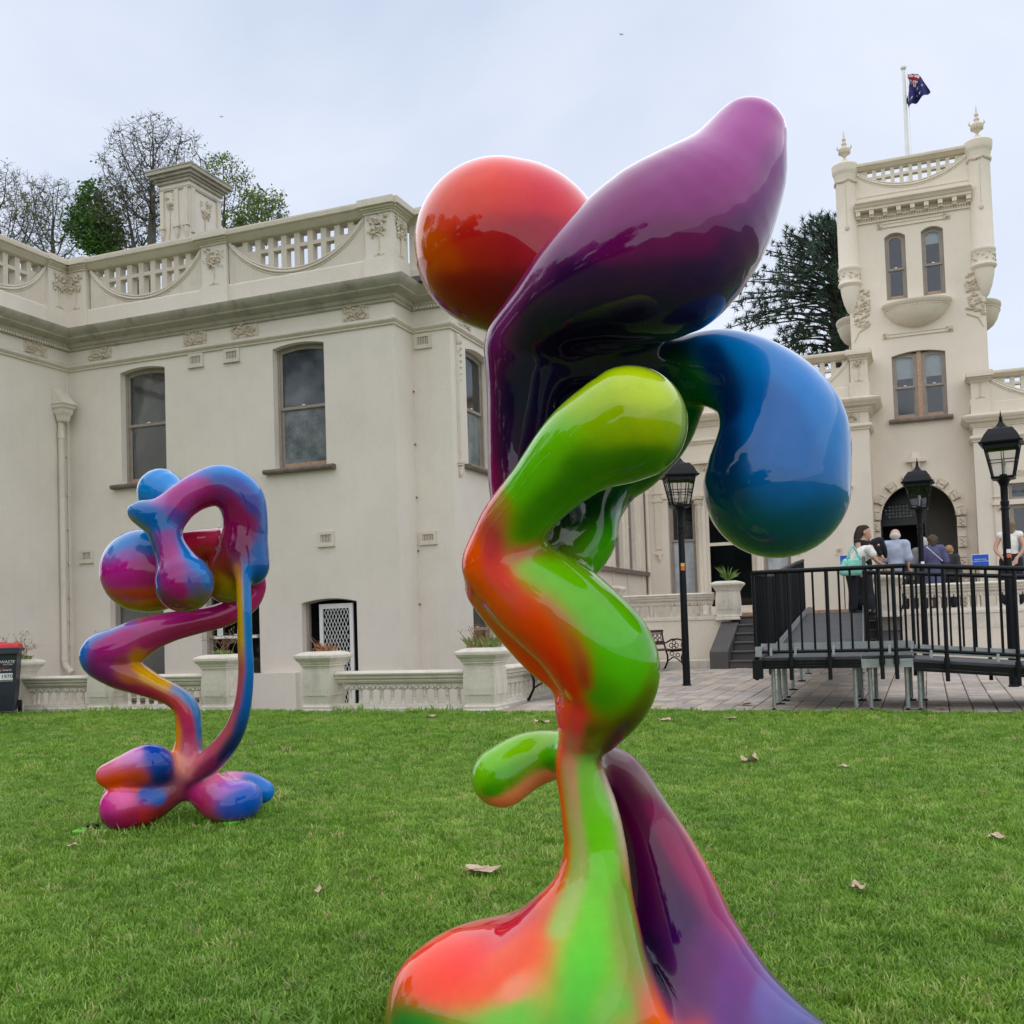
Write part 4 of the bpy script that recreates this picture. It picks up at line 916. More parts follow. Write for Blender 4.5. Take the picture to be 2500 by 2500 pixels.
COPING = [(0.0, 8.76), (0.03, 8.78), (0.05, 8.81), (0.09, 8.83), (0.11, 8.86), (0.17, 8.88), (0.18, 8.95), (0.15, 8.965), (0.15, 8.99), (-0.30, 8.99), (-0.30, 8.76)]
CORNICE = [(0.0, 7.12), (0.05, 7.13), (0.05, 7.17), (0.09, 7.19), (0.11, 7.23), (0.11, 7.255), (0.20, 7.28), (0.27, 7.31), (0.28, 7.34), (0.31, 7.36), (0.36, 7.40), (0.40, 7.45), (0.41, 7.49), (0.38, 7.50), (0.0, 7.62)]
STRING = [(0.0, 6.70), (0.035, 6.705), (0.035, 6.735), (0.06, 6.75), (0.085, 6.78), (0.085, 6.81), (0.06, 6.84), (0.03, 6.855), (0.0, 6.87)]
def shift(prof, dz=0, so=1.0, sz=1.0, z0=0): return [(o*so, z0 + (z - z0)*sz + dz) for o, z in prof]

# ------------------------------------------------------------------ left wing of the house
XL, XR, YW = -16.42, -8.82, 17.0
wing = thing('house_wing', 'two storey cream rendered house wing with pierced parapet on the left', 'house', (-12.6, 17.0, -0.5))
fw = FY(YW)
ops = {'a': (-15.08, -13.96, 4.25, 6.53, 0.07), 'b': (-11.42, -10.29, 4.25, 6.56, 0.07),
       'c': (-15.44, -14.10, -0.05, 2.12, 0.08), 'd': (-13.19, -11.85, -0.05, 2.12, 0.08), 'e': (-10.91, -9.73, -0.5, 1.69, 0.07)}
mb = MB()
mb.plate(rect(XL, XR, -0.55, 7.66), [arched(*o)[::-1] for o in ops.values()], lambda u, v, w: fw(u, v, w), 0.22)
mb.build('front_wall', M['wall'], wing)
fl = FX(XL)
mb = MB(); mb.plate(rect(13.8, YW, -0.55, 7.66), [], fl, 0.25); mb.build('left_wall', M['wall'], wing)
mb = MB(); mb.plate(rect(YW + 0.221, 17.749, -0.55, 7.66), [], FX(XR), 0.22); mb.build('return_wall', M['wall'], wing)
YS, XS = 17.75, -8.04
mb = MB(); mb.plate(rect(XR - 0.22, XS, -0.55, 7.66), [], FY(YS), 0.22); mb.build('recess_wall', M['wall'], wing)
fs = FX(XS)
sops = [(18.45, 19.62, 4.24, 6.49, 0.07), (18.45, 19.62, -0.05, 2.1, 0.07), (21.3, 22.4, 4.24, 6.49, 0.07)]
mb = MB(); mb.plate(rect(YS + 0.221, 27.2, -0.55, 7.66), [arched(*o)[::-1] for o in sops], fs, 0.22); mb.build('side_wall', M['wall'], wing)
# roof and inner floor keep daylight out of the rooms
mb = MB(); mb.box(XL - 6, XS - 0.23, YW + 0.23, 30, 7.5, 7.6); mb.build('roof', M['bluestone'], wing)
for x0, x1, y0, y1 in ((-11.94, -10.965, 16.82, 17.0), (-9.69, XR + 0.06, 16.93, 17.0), (-13.16 + 1.36, -11.98, 16.93, 17.0), (-14.05, -13.24, 16.93, 17.0), (XL, -15.5, 16.93, 17.0)):
    mb = MB(); mb.box(x0, x1, y0, y1 - 0.002, -0.55, 0.40); mb.build('plinth', M['wall'], wing)
PATH = [(XL, 13.8), (XL, YW), (XR, YW), (XR, YS), (XS, YS), (XS, 27.0)]
mb = MB(); mb.sweep(PATH, STRING); mb.build('string_course', M['trim'], wing, smooth=35)
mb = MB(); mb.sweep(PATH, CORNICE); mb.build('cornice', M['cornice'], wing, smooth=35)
# parapet dado: a low projecting course under the swags
mb = MB(); mb.sweep(PATH, [(0.0, 7.60), (0.04, 7.61), (0.04, 7.92), (0.025, 7.945), (-0.26, 7.945), (-0.26, 7.60)]); mb.build('parapet_plinth', M['wall'], wing)
mb = MB(); mb.sweep(PATH, COPING); mb.build('coping', M['trim'], wing, smooth=35)
def pier(fr, a, b, name='parapet_pier', v0=7.6, v1=8.99, seed=0, rl=True, w=-0.07, mat='trim', par=None, z=0.0):
    par = par or wing
    mb = MB(); fbox(mb, fr, a, b, v0 + z, v1 - 0.23 + z, w, 0.2); p = mb.build(name, M['wall'] if mat == 'trim' else M[mat], par)
    mb = MB(); fbox(mb, fr, a - 0.03, b + 0.03, v0 + z, v0 + 0.36 + z, w - 0.03, 0.1); mb.build('pier_base', M['wall'] if mat == 'trim' else M[mat], p)
    mb = MB()
    for o_, z0, z1 in ((0.03, -0.23, -0.19), (0.06, -0.19, -0.16), (0.10, -0.16, -0.12), (0.16, -0.12, -0.04), (0.14, -0.04, 0.012)):
        fbox(mb, fr, a - o_*0.6, b + o_*0.6, v1 + z0 + z, v1 + z1 + z, w - o_, 0.1)
    mb.build('pier_cap', M[mat], p)
    if rl:
        relief(p, fr, a + .06, b - .06, v0 + 0.72 + z, v1 - 0.25 + z, seed, w, leaves=22, flowers=3, bg=False)
        c = (a+b)/2
        mb = MB(); mb.tube([fr(c, v0 + .74 + z, w - .015), fr(c + .012, v0 + .58 + z, w - .012), fr(c - .006, v0 + .47 + z, w - .012), fr(c, v0 + .40 + z, w - .015)], [.014, .01, .014, .03], 6)
        fbox(mb, fr, c - .11, c + .11, v0 + .37 + z, v0 + .40 + z, w - .02, w)
        mb.build('relief_stem', M['relief'], p)
    return p
pier(fw, XL + 0.05, -15.87, seed=1); pier(fw, -12.96, -12.38, seed=2); pier(fw, -9.31, XR + 0.07, seed=3)
pier(fl, 16.42, YW - 0.05, seed=4); pier(FX(XR), YW - 0.06, YS - 0.22, seed=5, w=-0.076, v1=8.986)
pier(fs, 17.9, 18.5, seed=6); pier(FY(YS), -8.5, XS + 0.04, seed=16, rl=False)
pierced(wing, fw, -15.80, -13.0, 7.93, 8.74, 7.99, 8.78); pierced(wing, fw, -12.36, -9.34, 7.93, 8.76, 8.0, 8.78)
pierced(wing, fl, 13.9, 16.42, 7.93, 8.78, 8.0, 8.78); pierced(wing, fs, 18.5, 22.5, 7.93, 8.76, 8.0, 8.78)
mb = MB(); mb.plate(rect(22.5, 26.99, 7.93, 8.78), [], fs, 0.2); mb.build('parapet_wall', M['wall'], wing)
mb = MB(); fbox(mb, FY(YS), XR, -8.5, 7.93, 8.78, 0, 0.2); mb.build('parapet_wall', M['wall'], wing)
# frieze tablets, vents
for i, (u0, u1) in enumerate(((-15.87, -15.28), (-13.49, -12.93), (-12.34, -11.72), (-9.88, -9.31))): relief(wing, fw, u0, u1, 6.88, 7.25, 20 + i)
relief(wing, fl, 15.82, 16.42, 6.88, 7.25, 31); relief(wing, fs, 18.15, 18.75, 6.88, 7.25, 33); relief(wing, fs, 21.0, 21.6, 6.88, 7.25, 34)
for u0, u1, v0, v1 in ((-13.36, -13.01, 6.44, 6.70), (-12.52, -12.16, 6.44, 6.69), (-16.18, -15.84, 2.72, 2.98), (-10.50, -10.16, 2.74, 3.0)): vent(wing, fw, u0, u1, v0, v1)
vent(wing, FY(YS), -8.76, -8.41, 6.41, 6.67); vent(wing, FY(YS), -8.76, -8.42, 2.72, 2.95)
# egg and dart row under the cornice on the recessed parts
mb = MB()
for i in range(46): fbox(mb, fl, 14.0 + i*0.065, 14.04 + i*0.065, 7.135, 7.185, -0.085, -0.051)
for i in range(12): fbox(mb, FY(YS), -8.74 + i*0.06, -8.70 + i*0.06, 7.135, 7.185, -0.085, -0.051)
o = mb.build('dentils', M['trim'], wing); o['kind'] = 'stuff'
# windows
window(wing, fw, *ops['a'][:4], 0.07, mid=5.45, backing='backing_dark'); window(wing, fw, *ops['b'][:4], 0.07, mid=5.42, lower='frosted', backing='backing_grey')
window(wing, fw, *ops['c'][:4], 0.08, mid=1.1); 
wd = window(wing, fw, *ops['d'][:4], 0.08, mid=1.1, frame='frame')
mb = MB(); fbox(mb, fw, -13.0, -12.0, 1.07, 1.12, 0.12, 0.15); mb.build('white_rail', M['white'], wd)
mb = MB(); fbox(mb, fw, -12.95, -12.82, 1.13, 1.3, 0.166, 0.169); mb.build('paper_notice', M['white'], wd)
mb = MB()
for k in range(14):
    t = 2*math.pi*k/14; mb.tube([fw(-12.885 + .035*math.cos(t), 1.205 + .04*math.sin(t), .1645), fw(-12.885 + .035*math.cos(t+.45), 1.205 + .04*math.sin(t+.45), .1645)], .003, 4)
mb.build('notice_drawing', M['black'], wd)
window(wing, fs, *sops[0][:4], 0.07, mid=5.4, lower='frosted'); window(wing, fs, *sops[1][:4], 0.07, mid=1.1); window(wing, fs, *sops[2][:4], 0.07, mid=5.4)
# ground floor doorway with a white screen door standing ajar
mb = MB(); mb.plate(arched(-10.91, -9.73, -0.5, 1.69, .07), [offset_arch(-10.91, -9.73, -0.52, 1.69, .07, 0.06)], lambda u, v, w: fw(u, v, .15 + w), .08); dr = mb.build('door_frame', M['frame'], wing)
dark_box(fw, -10.91, -9.73, -.5, 1.76, .24, 1.1, dr)
def FD(u, v, w):                 # swings a little outwards on its left hinge
    a = R(-9); lu = u + 10.63; return (-10.63 + lu*math.cos(a) + w*math.sin(a)*0, YW + 0.16 + lu*math.sin(a)*0.6 + w, v)
mb = MB(); mb.plate(rect(-10.63, -9.86, -0.47, 1.66), [rect(-10.55, -9.94, -0.38, 1.57)], FD, 0.035); sd = mb.build('screen_door', M['white'], wing)
mb = MB()
for s in (1, -1):
    for i in range(-14, 16):
        u = -10.55 + 0.075*i; pts = []
        # diagonal wires clipped to the door light
        for q in range(25):
            v = -0.38 + 1.95*q/24; uu = u + s*(v + 0.38)*0.5 + (0 if s > 0 else 0.975)
            if -10.55 < uu < -9.94: pts.append(FD(uu, v, 0.017))
        if len(pts) > 1: mb.tube([pts[0], pts[-1]], 0.0055, 4)
g = mb.build('diamond_mesh', M['white'], sd)
mb = MB(); fbox(mb, fw, -9.86, -9.80, -.4, .35, .5, .55); fbox(mb, fw, -9.86, -9.78, .45, .75, .52, .56); mb.build('stored_boxes', simple('ochre_card', (0.42, 0.24, 0.05)), dr)
# downpipe with a square rain head, fixed to the left wall by the corner
dp = MB(); px, py = XL + 0.085, 16.68
dp.tube([(px, py, 5.62), (px, py, 0.72)], 0.062, 14); dp.tube([(px, py, 0.72), (px + .03, py, 0.60), (px + .22, py - .03, 0.47)], 0.064, 12)
dp.tube([(px, py, 5.42), (px, py, 5.26)], 0.076, 14); dp.tube([(px, py, 0.80), (px, py, 0.72)], 0.074, 14)
pipe = dp.build('downpipe', M['trim'], wing, smooth=40)
rh = MB(); rh.sq([(0.07, 5.60), (0.085, 5.62), (0.10, 5.72), (0.13, 5.78), (0.135, 5.86), (0.165, 5.88), (0.17, 5.95)], px + 0.06, py)
rh.add([(XL+.005, py-.19, 5.95), (px+.26, py-.19, 5.95), (px+.26, py+.19, 5.95), (XL+.005, py+.19, 5.95), (XL+.005, py-.15, 6.30), (XL+.03, py-.15, 6.30), (XL+.03, py+.15, 6.30), (XL+.005, py+.15, 6.30)], [(0,3,2,1),(4,5,6,7),(0,1,5,4),(1,2,6,5),(2,3,7,6),(3,0,4,7)])
rh.build('rain_head', M['trim'], pipe)
mb = MB(); mb.tube([(XL + .035, 16.9, 6.5), (XL + .035, 16.9, 0.0)], 0.012, 6)
for z in (5.6, 4.9, 4.1, 3.4, 2.7, 2.0, 1.5, 1.0): mb.box(XL + .01, XL + .05, 16.87, 16.93, z, z + .04)
mb.build('cable_run', M['wall'], wing)
mb = MB(); mb.tube([(XR - .02, YS - .02, 6.6), (XR - .02, YS - .02, 0.0)], 0.014, 6)
for z in (5.6, 4.6, 3.6, 2.6, 1.6): mb.ell((XR + .02, YS - .03, z), (.02, .02, .02), 6, 4)
mb.build('cable_run', M['sill'], wing)
# slender corner shafts on the recess corner
def corner_shaft(par, fr, u, vt, vb, mat='trim', w=0.05):
    mb = MB(); fbox(mb, fr, u - w, u + w, vb + .3, vt, -0.03, 0.0); fbox(mb, fr, u - w*.55, u + w*.55, vb + .3, vt - .3, -0.045, -0.03)
    for dv, s in ((.3, 1.7), (.26, 1.35), (.2, .9)): fbox(mb, fr, u - w*s, u + w*s, vb + dv - .04, vb + dv, -0.03 - .03*s, 0.0)
    o = Vector(fr(u, vb + .1, -.03)); mb.ell(o, (.045, .045, .1), 8, 6)
    mb.ell(fr(u, vt - .12, -.05), (.06, .06, .11), 8, 6); mb.ell(fr(u, vt - .3, -.04), (.035, .035, .09), 8, 6)
    return mb.build('corner_shaft', M[mat], par)
corner_shaft(wing, fs, 18.02, 6.68, 3.95)
mb = MB()
for k in range(7): mb.ell(fs(18.2, 6.55 - .12*k, -.02), (.035 - .003*k,)*3, 6, 5)
q = mb.build('drop_ornament', M['relief'], wing); q['kind'] = 'stuff'
# chimney stack
ch0 = MB(); cx0, cx1, cy0, cy1 = -15.64, -14.83, 19.0, 20.1
ch0.box(cx0, cx1, cy0, cy1, 7.6, 11.26); chim = ch0.build('chimney', M['wall'], wing)
mb = MB()
for o_, z0, z1 in ((.03, 11.1, 11.16), (.05, 11.26, 11.33), (.09, 11.33, 11.38), (.15, 11.38, 11.45), (.215, 11.45, 11.53), (.23, 11.53, 11.56)): mb.box(cx0-o_, cx1+o_, cy0-o_, cy1+o_, z0 + .001, z1)
mb.build('chimney_cap', M['cornice'], chim)
mb = MB()
for x in (cx0 + .03, (cx0+cx1)/2 + .02, cx1 - .13):
    mb.box(x, x + .10, cy0 - .05, cy0, 10.30, 11.1); mb.box(x - .03, x + .13, cy0 - .09, cy0, 10.24, 10.32); mb.lathe([(.005, 9.95), (.05, 10.1), (.065, 10.24)], x + .05, cy0 - .02, 8)
for y in (cy0 + .02, cy1 - .16):
    mb.box(cx1, cx1 + .05, y, y + .12, 10.1, 11.1)
q = mb.build('chimney_pilaster', M['trim'], chim); q['kind'] = 'stuff'
relief(chim, FY(cy0), cx0 + .17, cx0 + .40, 10.66, 11.05, 41, bg=False, leaves=16, flowers=2); relief(chim, FX(cx1), cy0 + .36, cy0 + .74, 10.55, 11.0, 42, bg=False, leaves=20, flowers=3)
mb = MB(); mb.tube([FY(cy0)(cx0 + .28, 10.7, -.015), FY(cy0)(cx0 + .27, 10.2, -.015), FY(cy0)(cx0 + .24, 10.02, -.015)], .012, 6); mb.tube([FX(cx1)(cy0 + .52, 10.6, -.015), FX(cx1)(cy0 + .52, 9.9, -.015)], .012, 6); mb.box(cx0 + .1, cx0 + .62, cy0 - .03, cy0, 9.9, 9.94); q = mb.build('relief_stem', M['relief'], chim); q['kind'] = 'stuff'
# ------------------------------------------------------------------ main range behind the terrace
YM = 27.0
rng_t = thing('house_range', 'cream house front with tall narrow windows behind the terrace, half hidden by blue lobe', 'house', (-4.0, 27.0, 1.2))
fm = FY(YM)
mops = [(-6.17, -5.46, 1.5, 4.22, 0.0), (-5.2, -4.02, 1.35, 4.22, 0.0), (-3.78, -3.1, 1.5, 4.22, 0.0)]
mb = MB(); mb.plate(rect(-8.0, -1.13, 0.6, 6.6), [rect(*o[:4])[::-1] for o in mops], fm, 0.24); mb.build('front_wall', M['tower'], rng_t)
mb = MB(); mb.plate(rect(YM + .241, 27.998, 0.6, 6.6), [], FX(-1.13), 0.24); mb.build('side_wall', M['tower'], rng_t)
mb = MB(); mb.box(-8, -1.38, YM + .25, 31, 6.4, 6.5); mb.build('roof', M['bluestone'], rng_t)
MP = [(-8.0, YM), (-1.13, YM), (-1.13, 27.99)]
mb = MB(); mb.sweep(MP, shift(STRING, -1.05)); mb.build('string_course', M['tower_trim'], rng_t, smooth=35)
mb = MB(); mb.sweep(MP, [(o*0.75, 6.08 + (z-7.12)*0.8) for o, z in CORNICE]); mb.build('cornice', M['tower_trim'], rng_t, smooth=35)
mb = MB(); mb.sweep(MP, [(0.0, 6.44), (0.04, 6.45), (0.04, 6.70), (0.02, 6.72), (-0.26, 6.72), (-0.26, 6.44)]); mb.build('parapet_plinth', M['tower'], rng_t)
mb = MB(); mb.sweep(MP, [(o*0.8, 7.42 + (z-8.76)*0.75) for o, z in COPING]); mb.build('coping', M['tower_trim'], rng_t, smooth=35)
pier(fm, -1.50, -1.10, seed=61, par=rng_t, mat='tower_trim', v0=6.44, v1=7.58, w=-0.07)
pierced(rng_t, fm, -4.4, -1.52, 6.70, 7.42, 6.62, 7.44, mat='tower', pitch=0.265, hole=0.15, row1=(7.23, 7.40), row2=(6.85, 7.16))
mb = MB(); mb.plate(rect(-8.0, -4.4, 6.70, 7.42), [], fm, 0.2); mb.build('parapet_wall', M['tower'], rng_t)
relief(rng_t, fm, -1.75, -1.32, 5.84, 6.06, 63, mat='relief', leaves=18, flowers=3)
relief(rng_t, fm, -5.6, -3.3, 4.95, 5.14, 62, mat='relief', leaves=70, flowers=12)
mb = MB(); fbox(mb, fm, -6.3, -3.0, 5.14, 5.20, -.10, 0); fbox(mb, fm, -6.3, -3.0, 4.30, 4.36, -.05, 0); mb.build('window_hood', M['tower_trim'], rng_t)
for i, o in enumerate(mops):
    u0, u1, v0, v1 = o[:4]
    if i == 1:
        mb = MB(); mb.plate(rect(u0, u1, v0, v1), [rect(u0+.06, u1-.06, v0+.12, 3.02)[::-1], rect(u0+.06, u1-.06, 3.10, v1-.06)[::-1]], lambda u, v, w: fm(u, v, .12 + w), .08); wn = mb.build('window', M['tower_trim'], rng_t)
        mb = MB(); fbox(mb, fm, u0+.05, u1-.05, v0+.1, v1-.05, .17, .175); mb.build('pane', M['glass'], wn)
        dark_box(fm, u0, u1, v0, v1, .25, 1.0, wn)
    else:
        w_ = window(rng_t, fm, u0, u1, v0, v1, 0.0, mid=3.2, frame='frame', lower='curtain', sill=False, depth=0.12)
def column(par, fr, u, v0, v1, r=0.075, mat='tower_trim', w=-0.02):
    c = Vector(fr(u, 0, w)); mb = MB()
    mb.lathe([(r*1.5, v0), (r*1.5, v0+.05), (r*1.15, v0+.08), (r*1.05, v0+.1), (r*0.92, v1-.3), (r*1.1, v1-.28), (r*1.1, v1-.25)], c.x, c.y, 14)
    col_ = mb.build('column', M[mat], par, smooth=40)
    mb = MB()
    for k in range(8):
        a = 2*math.pi*k/8; mb.ell((c.x + r*1.2*math.cos(a), c.y + r*1.2*math.sin(a), v1 - .14 + .03*(k % 2)), (.035, .035, .07), 6, 5)
    mb.box(c.x - r*1.7, c.x + r*1.7, c.y - r*1.7, c.y + r*1.7, v1 - .05, v1); mb.lathe([(r, v1-.25), (r*1.3, v1-.06)], c.x, c.y, 10)
    mb.build('capital', M['relief'], col_); return col_
column(rng_t, fm, -5.36, 1.25, 4.28); column(rng_t, fm, -3.90, 1.25, 4.28)
for u in (-6.42, -2.9):
    mb = MB(); fbox(mb, fm, u-.09, u+.09, 3.0, 4.75, -.035, 0); fbox(mb, fm, u-.13, u+.13, 4.24, 4.29, -.06, 0); fbox(mb, fm, u-.13, u+.13, 4.44, 4.48, -.06, 0)
    fbox(mb, fm, u-.1, u+.1, 2.86, 2.92, -.07, 0); mb.lathe([(.01, 2.66), (.05, 2.74), (.07, 2.86)], u, YM - .02, 8); mb.build('pilaster_strip', M['tower_trim'], rng_t)
dp = MB(); dp.tube([(-6.70, 26.93, 6.2), (-6.70, 26.93, 1.25)], 0.055, 10); dp.tube([(-6.70, 26.93, 2.42), (-6.70, 26.93, 2.36)], 0.07, 10); dp.tube([(-6.70, 26.93, 4.5), (-6.70, 26.93, 4.44)], 0.07, 10); dp.build('downpipe', M['tower_trim'], rng_t, smooth=40)
relief(rng_t, fm, -2.02, -1.86, 2.6, 2.78, 66, leaves=8, flowers=1)
# side bay with tall lights over a continuous sill
fb = FX(-6.77)
bops = [(22.72, 23.3, 2.42, 4.6), (24.02, 24.72, 2.42, 4.6), (25.28, 25.92, 2.42, 4.6)]
mb = MB(); mb.plate(rect(22.4, 26.86, 0.9, 5.8), [rect(*o)[::-1] for o in bops], fb, .2); mb.build('bay_wall', M['tower'], rng_t)
mb = MB(); mb.plate(rect(-8.03, -6.97, 0.9, 5.8), [], FY(22.4), .2); mb.build('bay_end', M['tower'], rng_t)
mb = MB(); mb.box(-8.03, -6.6, 22.3, 26.9, 5.8, 5.95); mb.build('bay_top', M['tower_trim'], rng_t)
for o in bops: window(rng_t, fb, *o, 0.0, mid=3.5, sill=False, depth=.1)
mb = MB(); fbox(mb, fb, 22.3, 26.84, 2.31, 2.41, -.12, 0); mb.build('bay_sill', M['sill'], rng_t)
for u in (23.7, 25.0, 26.4):
    mb = MB(); fbox(mb, fb, u-.1, u+.1, 2.42, 5.7, -.05, 0); fbox(mb, fb, u-.06, u+.06, 1.2, 2.31, -.04, 0); mb.build('bay_pilaster', M['tower_trim'], rng_t)

# ------------------------------------------------------------------ tower
YT = 28.0
tw = thing('house_tower', 'square cream tower with corner turrets, urn finials and an arched entrance', 'tower', (0.07, 28.0, 1.2))
ft_ = FY(YT); TX0, TX1 = -1.50, 1.65; TC = 0.075
def arch_loop(c, r, v0, vs, n=20):
    return [(c - r, v0), (c + r, v0)] + [(c + r*math.cos(math.pi*i/n), vs + r*math.sin(math.pi*i/n)) for i in range(n+1)]
AC, AR, AS = -0.115, 0.885, 3.48
tops = [arch_loop(AC, AR, 1.2, AS), arched(-0.56, 0.69, 5.98, 7.57, .09), arched(-0.60, -0.11, 9.0, 10.60, .10), arched(0.26, 0.77, 9.0, 10.62, .10)]
mb = MB(); mb.plate(rect(TX0, TX1, 0.6, 11.75), [l[::-1] for l in tops], ft_, 0.25); mb.build('front_wall', M['tower'], tw)
for X, nm in ((TX0, 'left_wall'), (TX1, 'right_wall')):
    mb = MB(); mb.box(X if X < 0 else X - .25, X + .25 if X < 0 else X, YT + .2501, 31.2, 0.6, 11.75); mb.build(nm, M['tower'], tw)
mb = MB(); mb.box(TX0 + .26, TX1 - .26, YT + .26, 31.2, 11.5, 11.6); mb.build('roof', M['bluestone'], tw)
mb = MB(); mb.box(TX0 + .251, TX1 - .251, 30.95, 31.2, 0.6, 11.4); mb.build('rear_wall', M['tower'], tw)
# floors inside
for z in (5.2, 8.1):
    mb = MB(); mb.box(TX0 + .26, TX1 - .26, YT + .26, 30.9, z, z + .1); mb.build('floor', M['room'], tw)
# parapet between turrets
pierced(tw, ft_, -1.24, 1.42, 11.72, 12.36, 11.86, 12.40, mat='tower', pitch=0.215, hole=0.125, row1=(12.225, 12.375), row2=(11.9, 12.16))
mb = MB(); mb.sweep([(-1.3, YT), (1.5, YT)], [(o*0.7, 12.40 + (z-8.76)*0.68) for o, z in COPING]); mb.build('coping', M['tower_trim'], tw, smooth=35)
mb = MB(); mb.sweep([(-1.28, YT), (1.46, YT)], [(0, 11.70), (.02, 11.705), (.02, 11.74), (0, 11.75)]); mb.build('panel_edge', M['tower_trim'], tw)
# bracketed cornice with dentils
mb = MB(); mb.sweep([(-1.26, YT), (1.44, YT)], [(0, 11.30), (.22, 11.30), (.22, 11.36), (.26, 11.38), (.28, 11.42), (.34, 11.46), (.34, 11.49), (0, 11.52)]); cn = mb.build('bracket_cornice', M['tower_trim'], tw, smooth=35)
for i in range(9):
    c = -1.19 + 2.57*i/8; mb = MB(); fbox(mb, ft_, c-.055, c+.055, 11.19, 11.298, -.2, 0); fbox(mb, ft_, c-.05, c+.05, 11.14, 11.19, -.14, 0); mb.build('cornice_bracket', M['tower'], cn)
mb = MB(); fbox(mb, ft_, -1.24, 1.42, 11.13, 11.16, -.06, 0); fbox(mb, ft_, -1.24, 1.42, 11.02, 11.05, -.05, 0); mb.build('dentil_bed', M['tower_trim'], cn)
mb = MB()
for i in range(44): fbox(mb, ft_, -1.22 + i*.0597, -1.19 + i*.0597, 11.05, 11.13, -.05, 0)
o = mb.build('dentils', M['tower_trim'], cn); o['kind'] = 'stuff'
# tablets with rosettes
for v0, v1, a, b in ((10.83, 11.0 - .02, -.77, .95), (8.03, 8.17, -.75, .89)):
    mb = MB(); mb.plate(rect(a + .16, b - .16, v0 + .02, v1 - .02), [rect(a + .16, b - .16, v0 + .05, v1 - .05)] if False else [], lambda u, v, w: ft_(u, v, -.012 + w), .012)
    fbox(mb, ft_, a + .16, b - .16, v1 - .045, v1 - .015, -.03, -.012); fbox(mb, ft_, a + .16, b - .16, v0 + .015, v0 + .045, -.03, -.012)
    tb = mb.build('tablet', M['tower_trim'], tw)
    relief(tb, ft_, a, a + .155, v0, v1, 71, leaves=10, flowers=1, w=-.01); relief(tb, ft_, b - .155, b, v0, v1, 72, leaves=10, flowers=1, w=-.01)
# windows
window(tw, ft_, -0.60, -0.11, 9.0, 10.60, .10, mid=9.79, sill=False, depth=.1, blind=.12); window(tw, ft_, 0.26, 0.77, 9.0, 10.62, .10, mid=9.79, sill=False, depth=.1, blind=.42)
for u0, u1 in ((-.56, .02), (.13, .69)): window(tw, ft_, u0, u1, 5.98, 7.60, .03, mid=6.78, sill=False, depth=.1, blind=.72, frame='frame', bottomrail=.1)
mb = MB(); fbox(mb, ft_, .022, .128, 5.98, 7.66, .07, .2); mb.build('mullion', M['timber'], tw)
mb = MB(); fbox(mb, ft_, -.68, .80, 5.87, 5.975, -.1, .2); mb.tube([ft_(-.68, 5.92, -.1), ft_(.8, 5.92, -.1)], .052, 10); mb.build('sill', M['sill'], tw)
# hanging basin balcony
def half_basin(par, cx, cy, z0, z1, rw, rd, facing, n=28):
    prof = [(0.02, z0), (0.30, z0 + (z1-z0)*.06), (0.58, z0 + (z1-z0)*.22), (0.78, z0 + (z1-z0)*.44), (0.88, z0 + (z1-z0)*.66), (0.90, z0 + (z1-z0)*.70), (0.90, z0+(z1-z0)*.8), (0.94, z0+(z1-z0)*.82), (0.97, z0+(z1-z0)*.90), (1.0, z0+(z1-z0)*.93), (1.0, z1), (0.93, z1)]
    V = []; F = []
    for r, z in prof:
        for k in range(n + 1):
            t = math.pi * k / n; a, b = r*rw*math.cos(t), r*rd*math.sin(t)
            V.append((cx + a, cy - b, z) if facing == 'y' else (cx + (b if facing == '+x' else -b), cy + a, z))
    m = n + 1
    for i in range(len(prof)-1):
        for k in range(n): F.append((i*m+k, i*m+k+1, (i+1)*m+k+1, (i+1)*m+k))
    F.append(tuple((len(prof)-1)*m + k for k in range(m)))
    mb = MB(); mb.add(V, F); o = mb.build('basin_balcony', M['tower_trim'], par, smooth=50)
    mb = MB()
    for k in range(40):
        t = math.pi*(k+.5)/40; a, b = .915*rw*math.cos(t), .915*rd*math.sin(t); zc = z0 + (z1-z0)*.75
        c = (cx + a, cy - b, zc) if facing == 'y' else (cx + (b if facing == '+x' else -b), cy + a, zc)
        mb.ell(c, (.016, .016, .026), 5, 4)
    q = mb.build('bead_row', M['relief'], o); q['kind'] = 'stuff'
half_basin(tw, TC + .01, YT - .002, 8.24, 8.86, .82, .5, 'y')
half_basin(tw, TX0 + .002, 29.5, 8.3, 8.95, .75, .45, '-x'); half_basin(tw, TX1 - .002, 29.5, 8.3, 8.95, .75, .45, '+x')
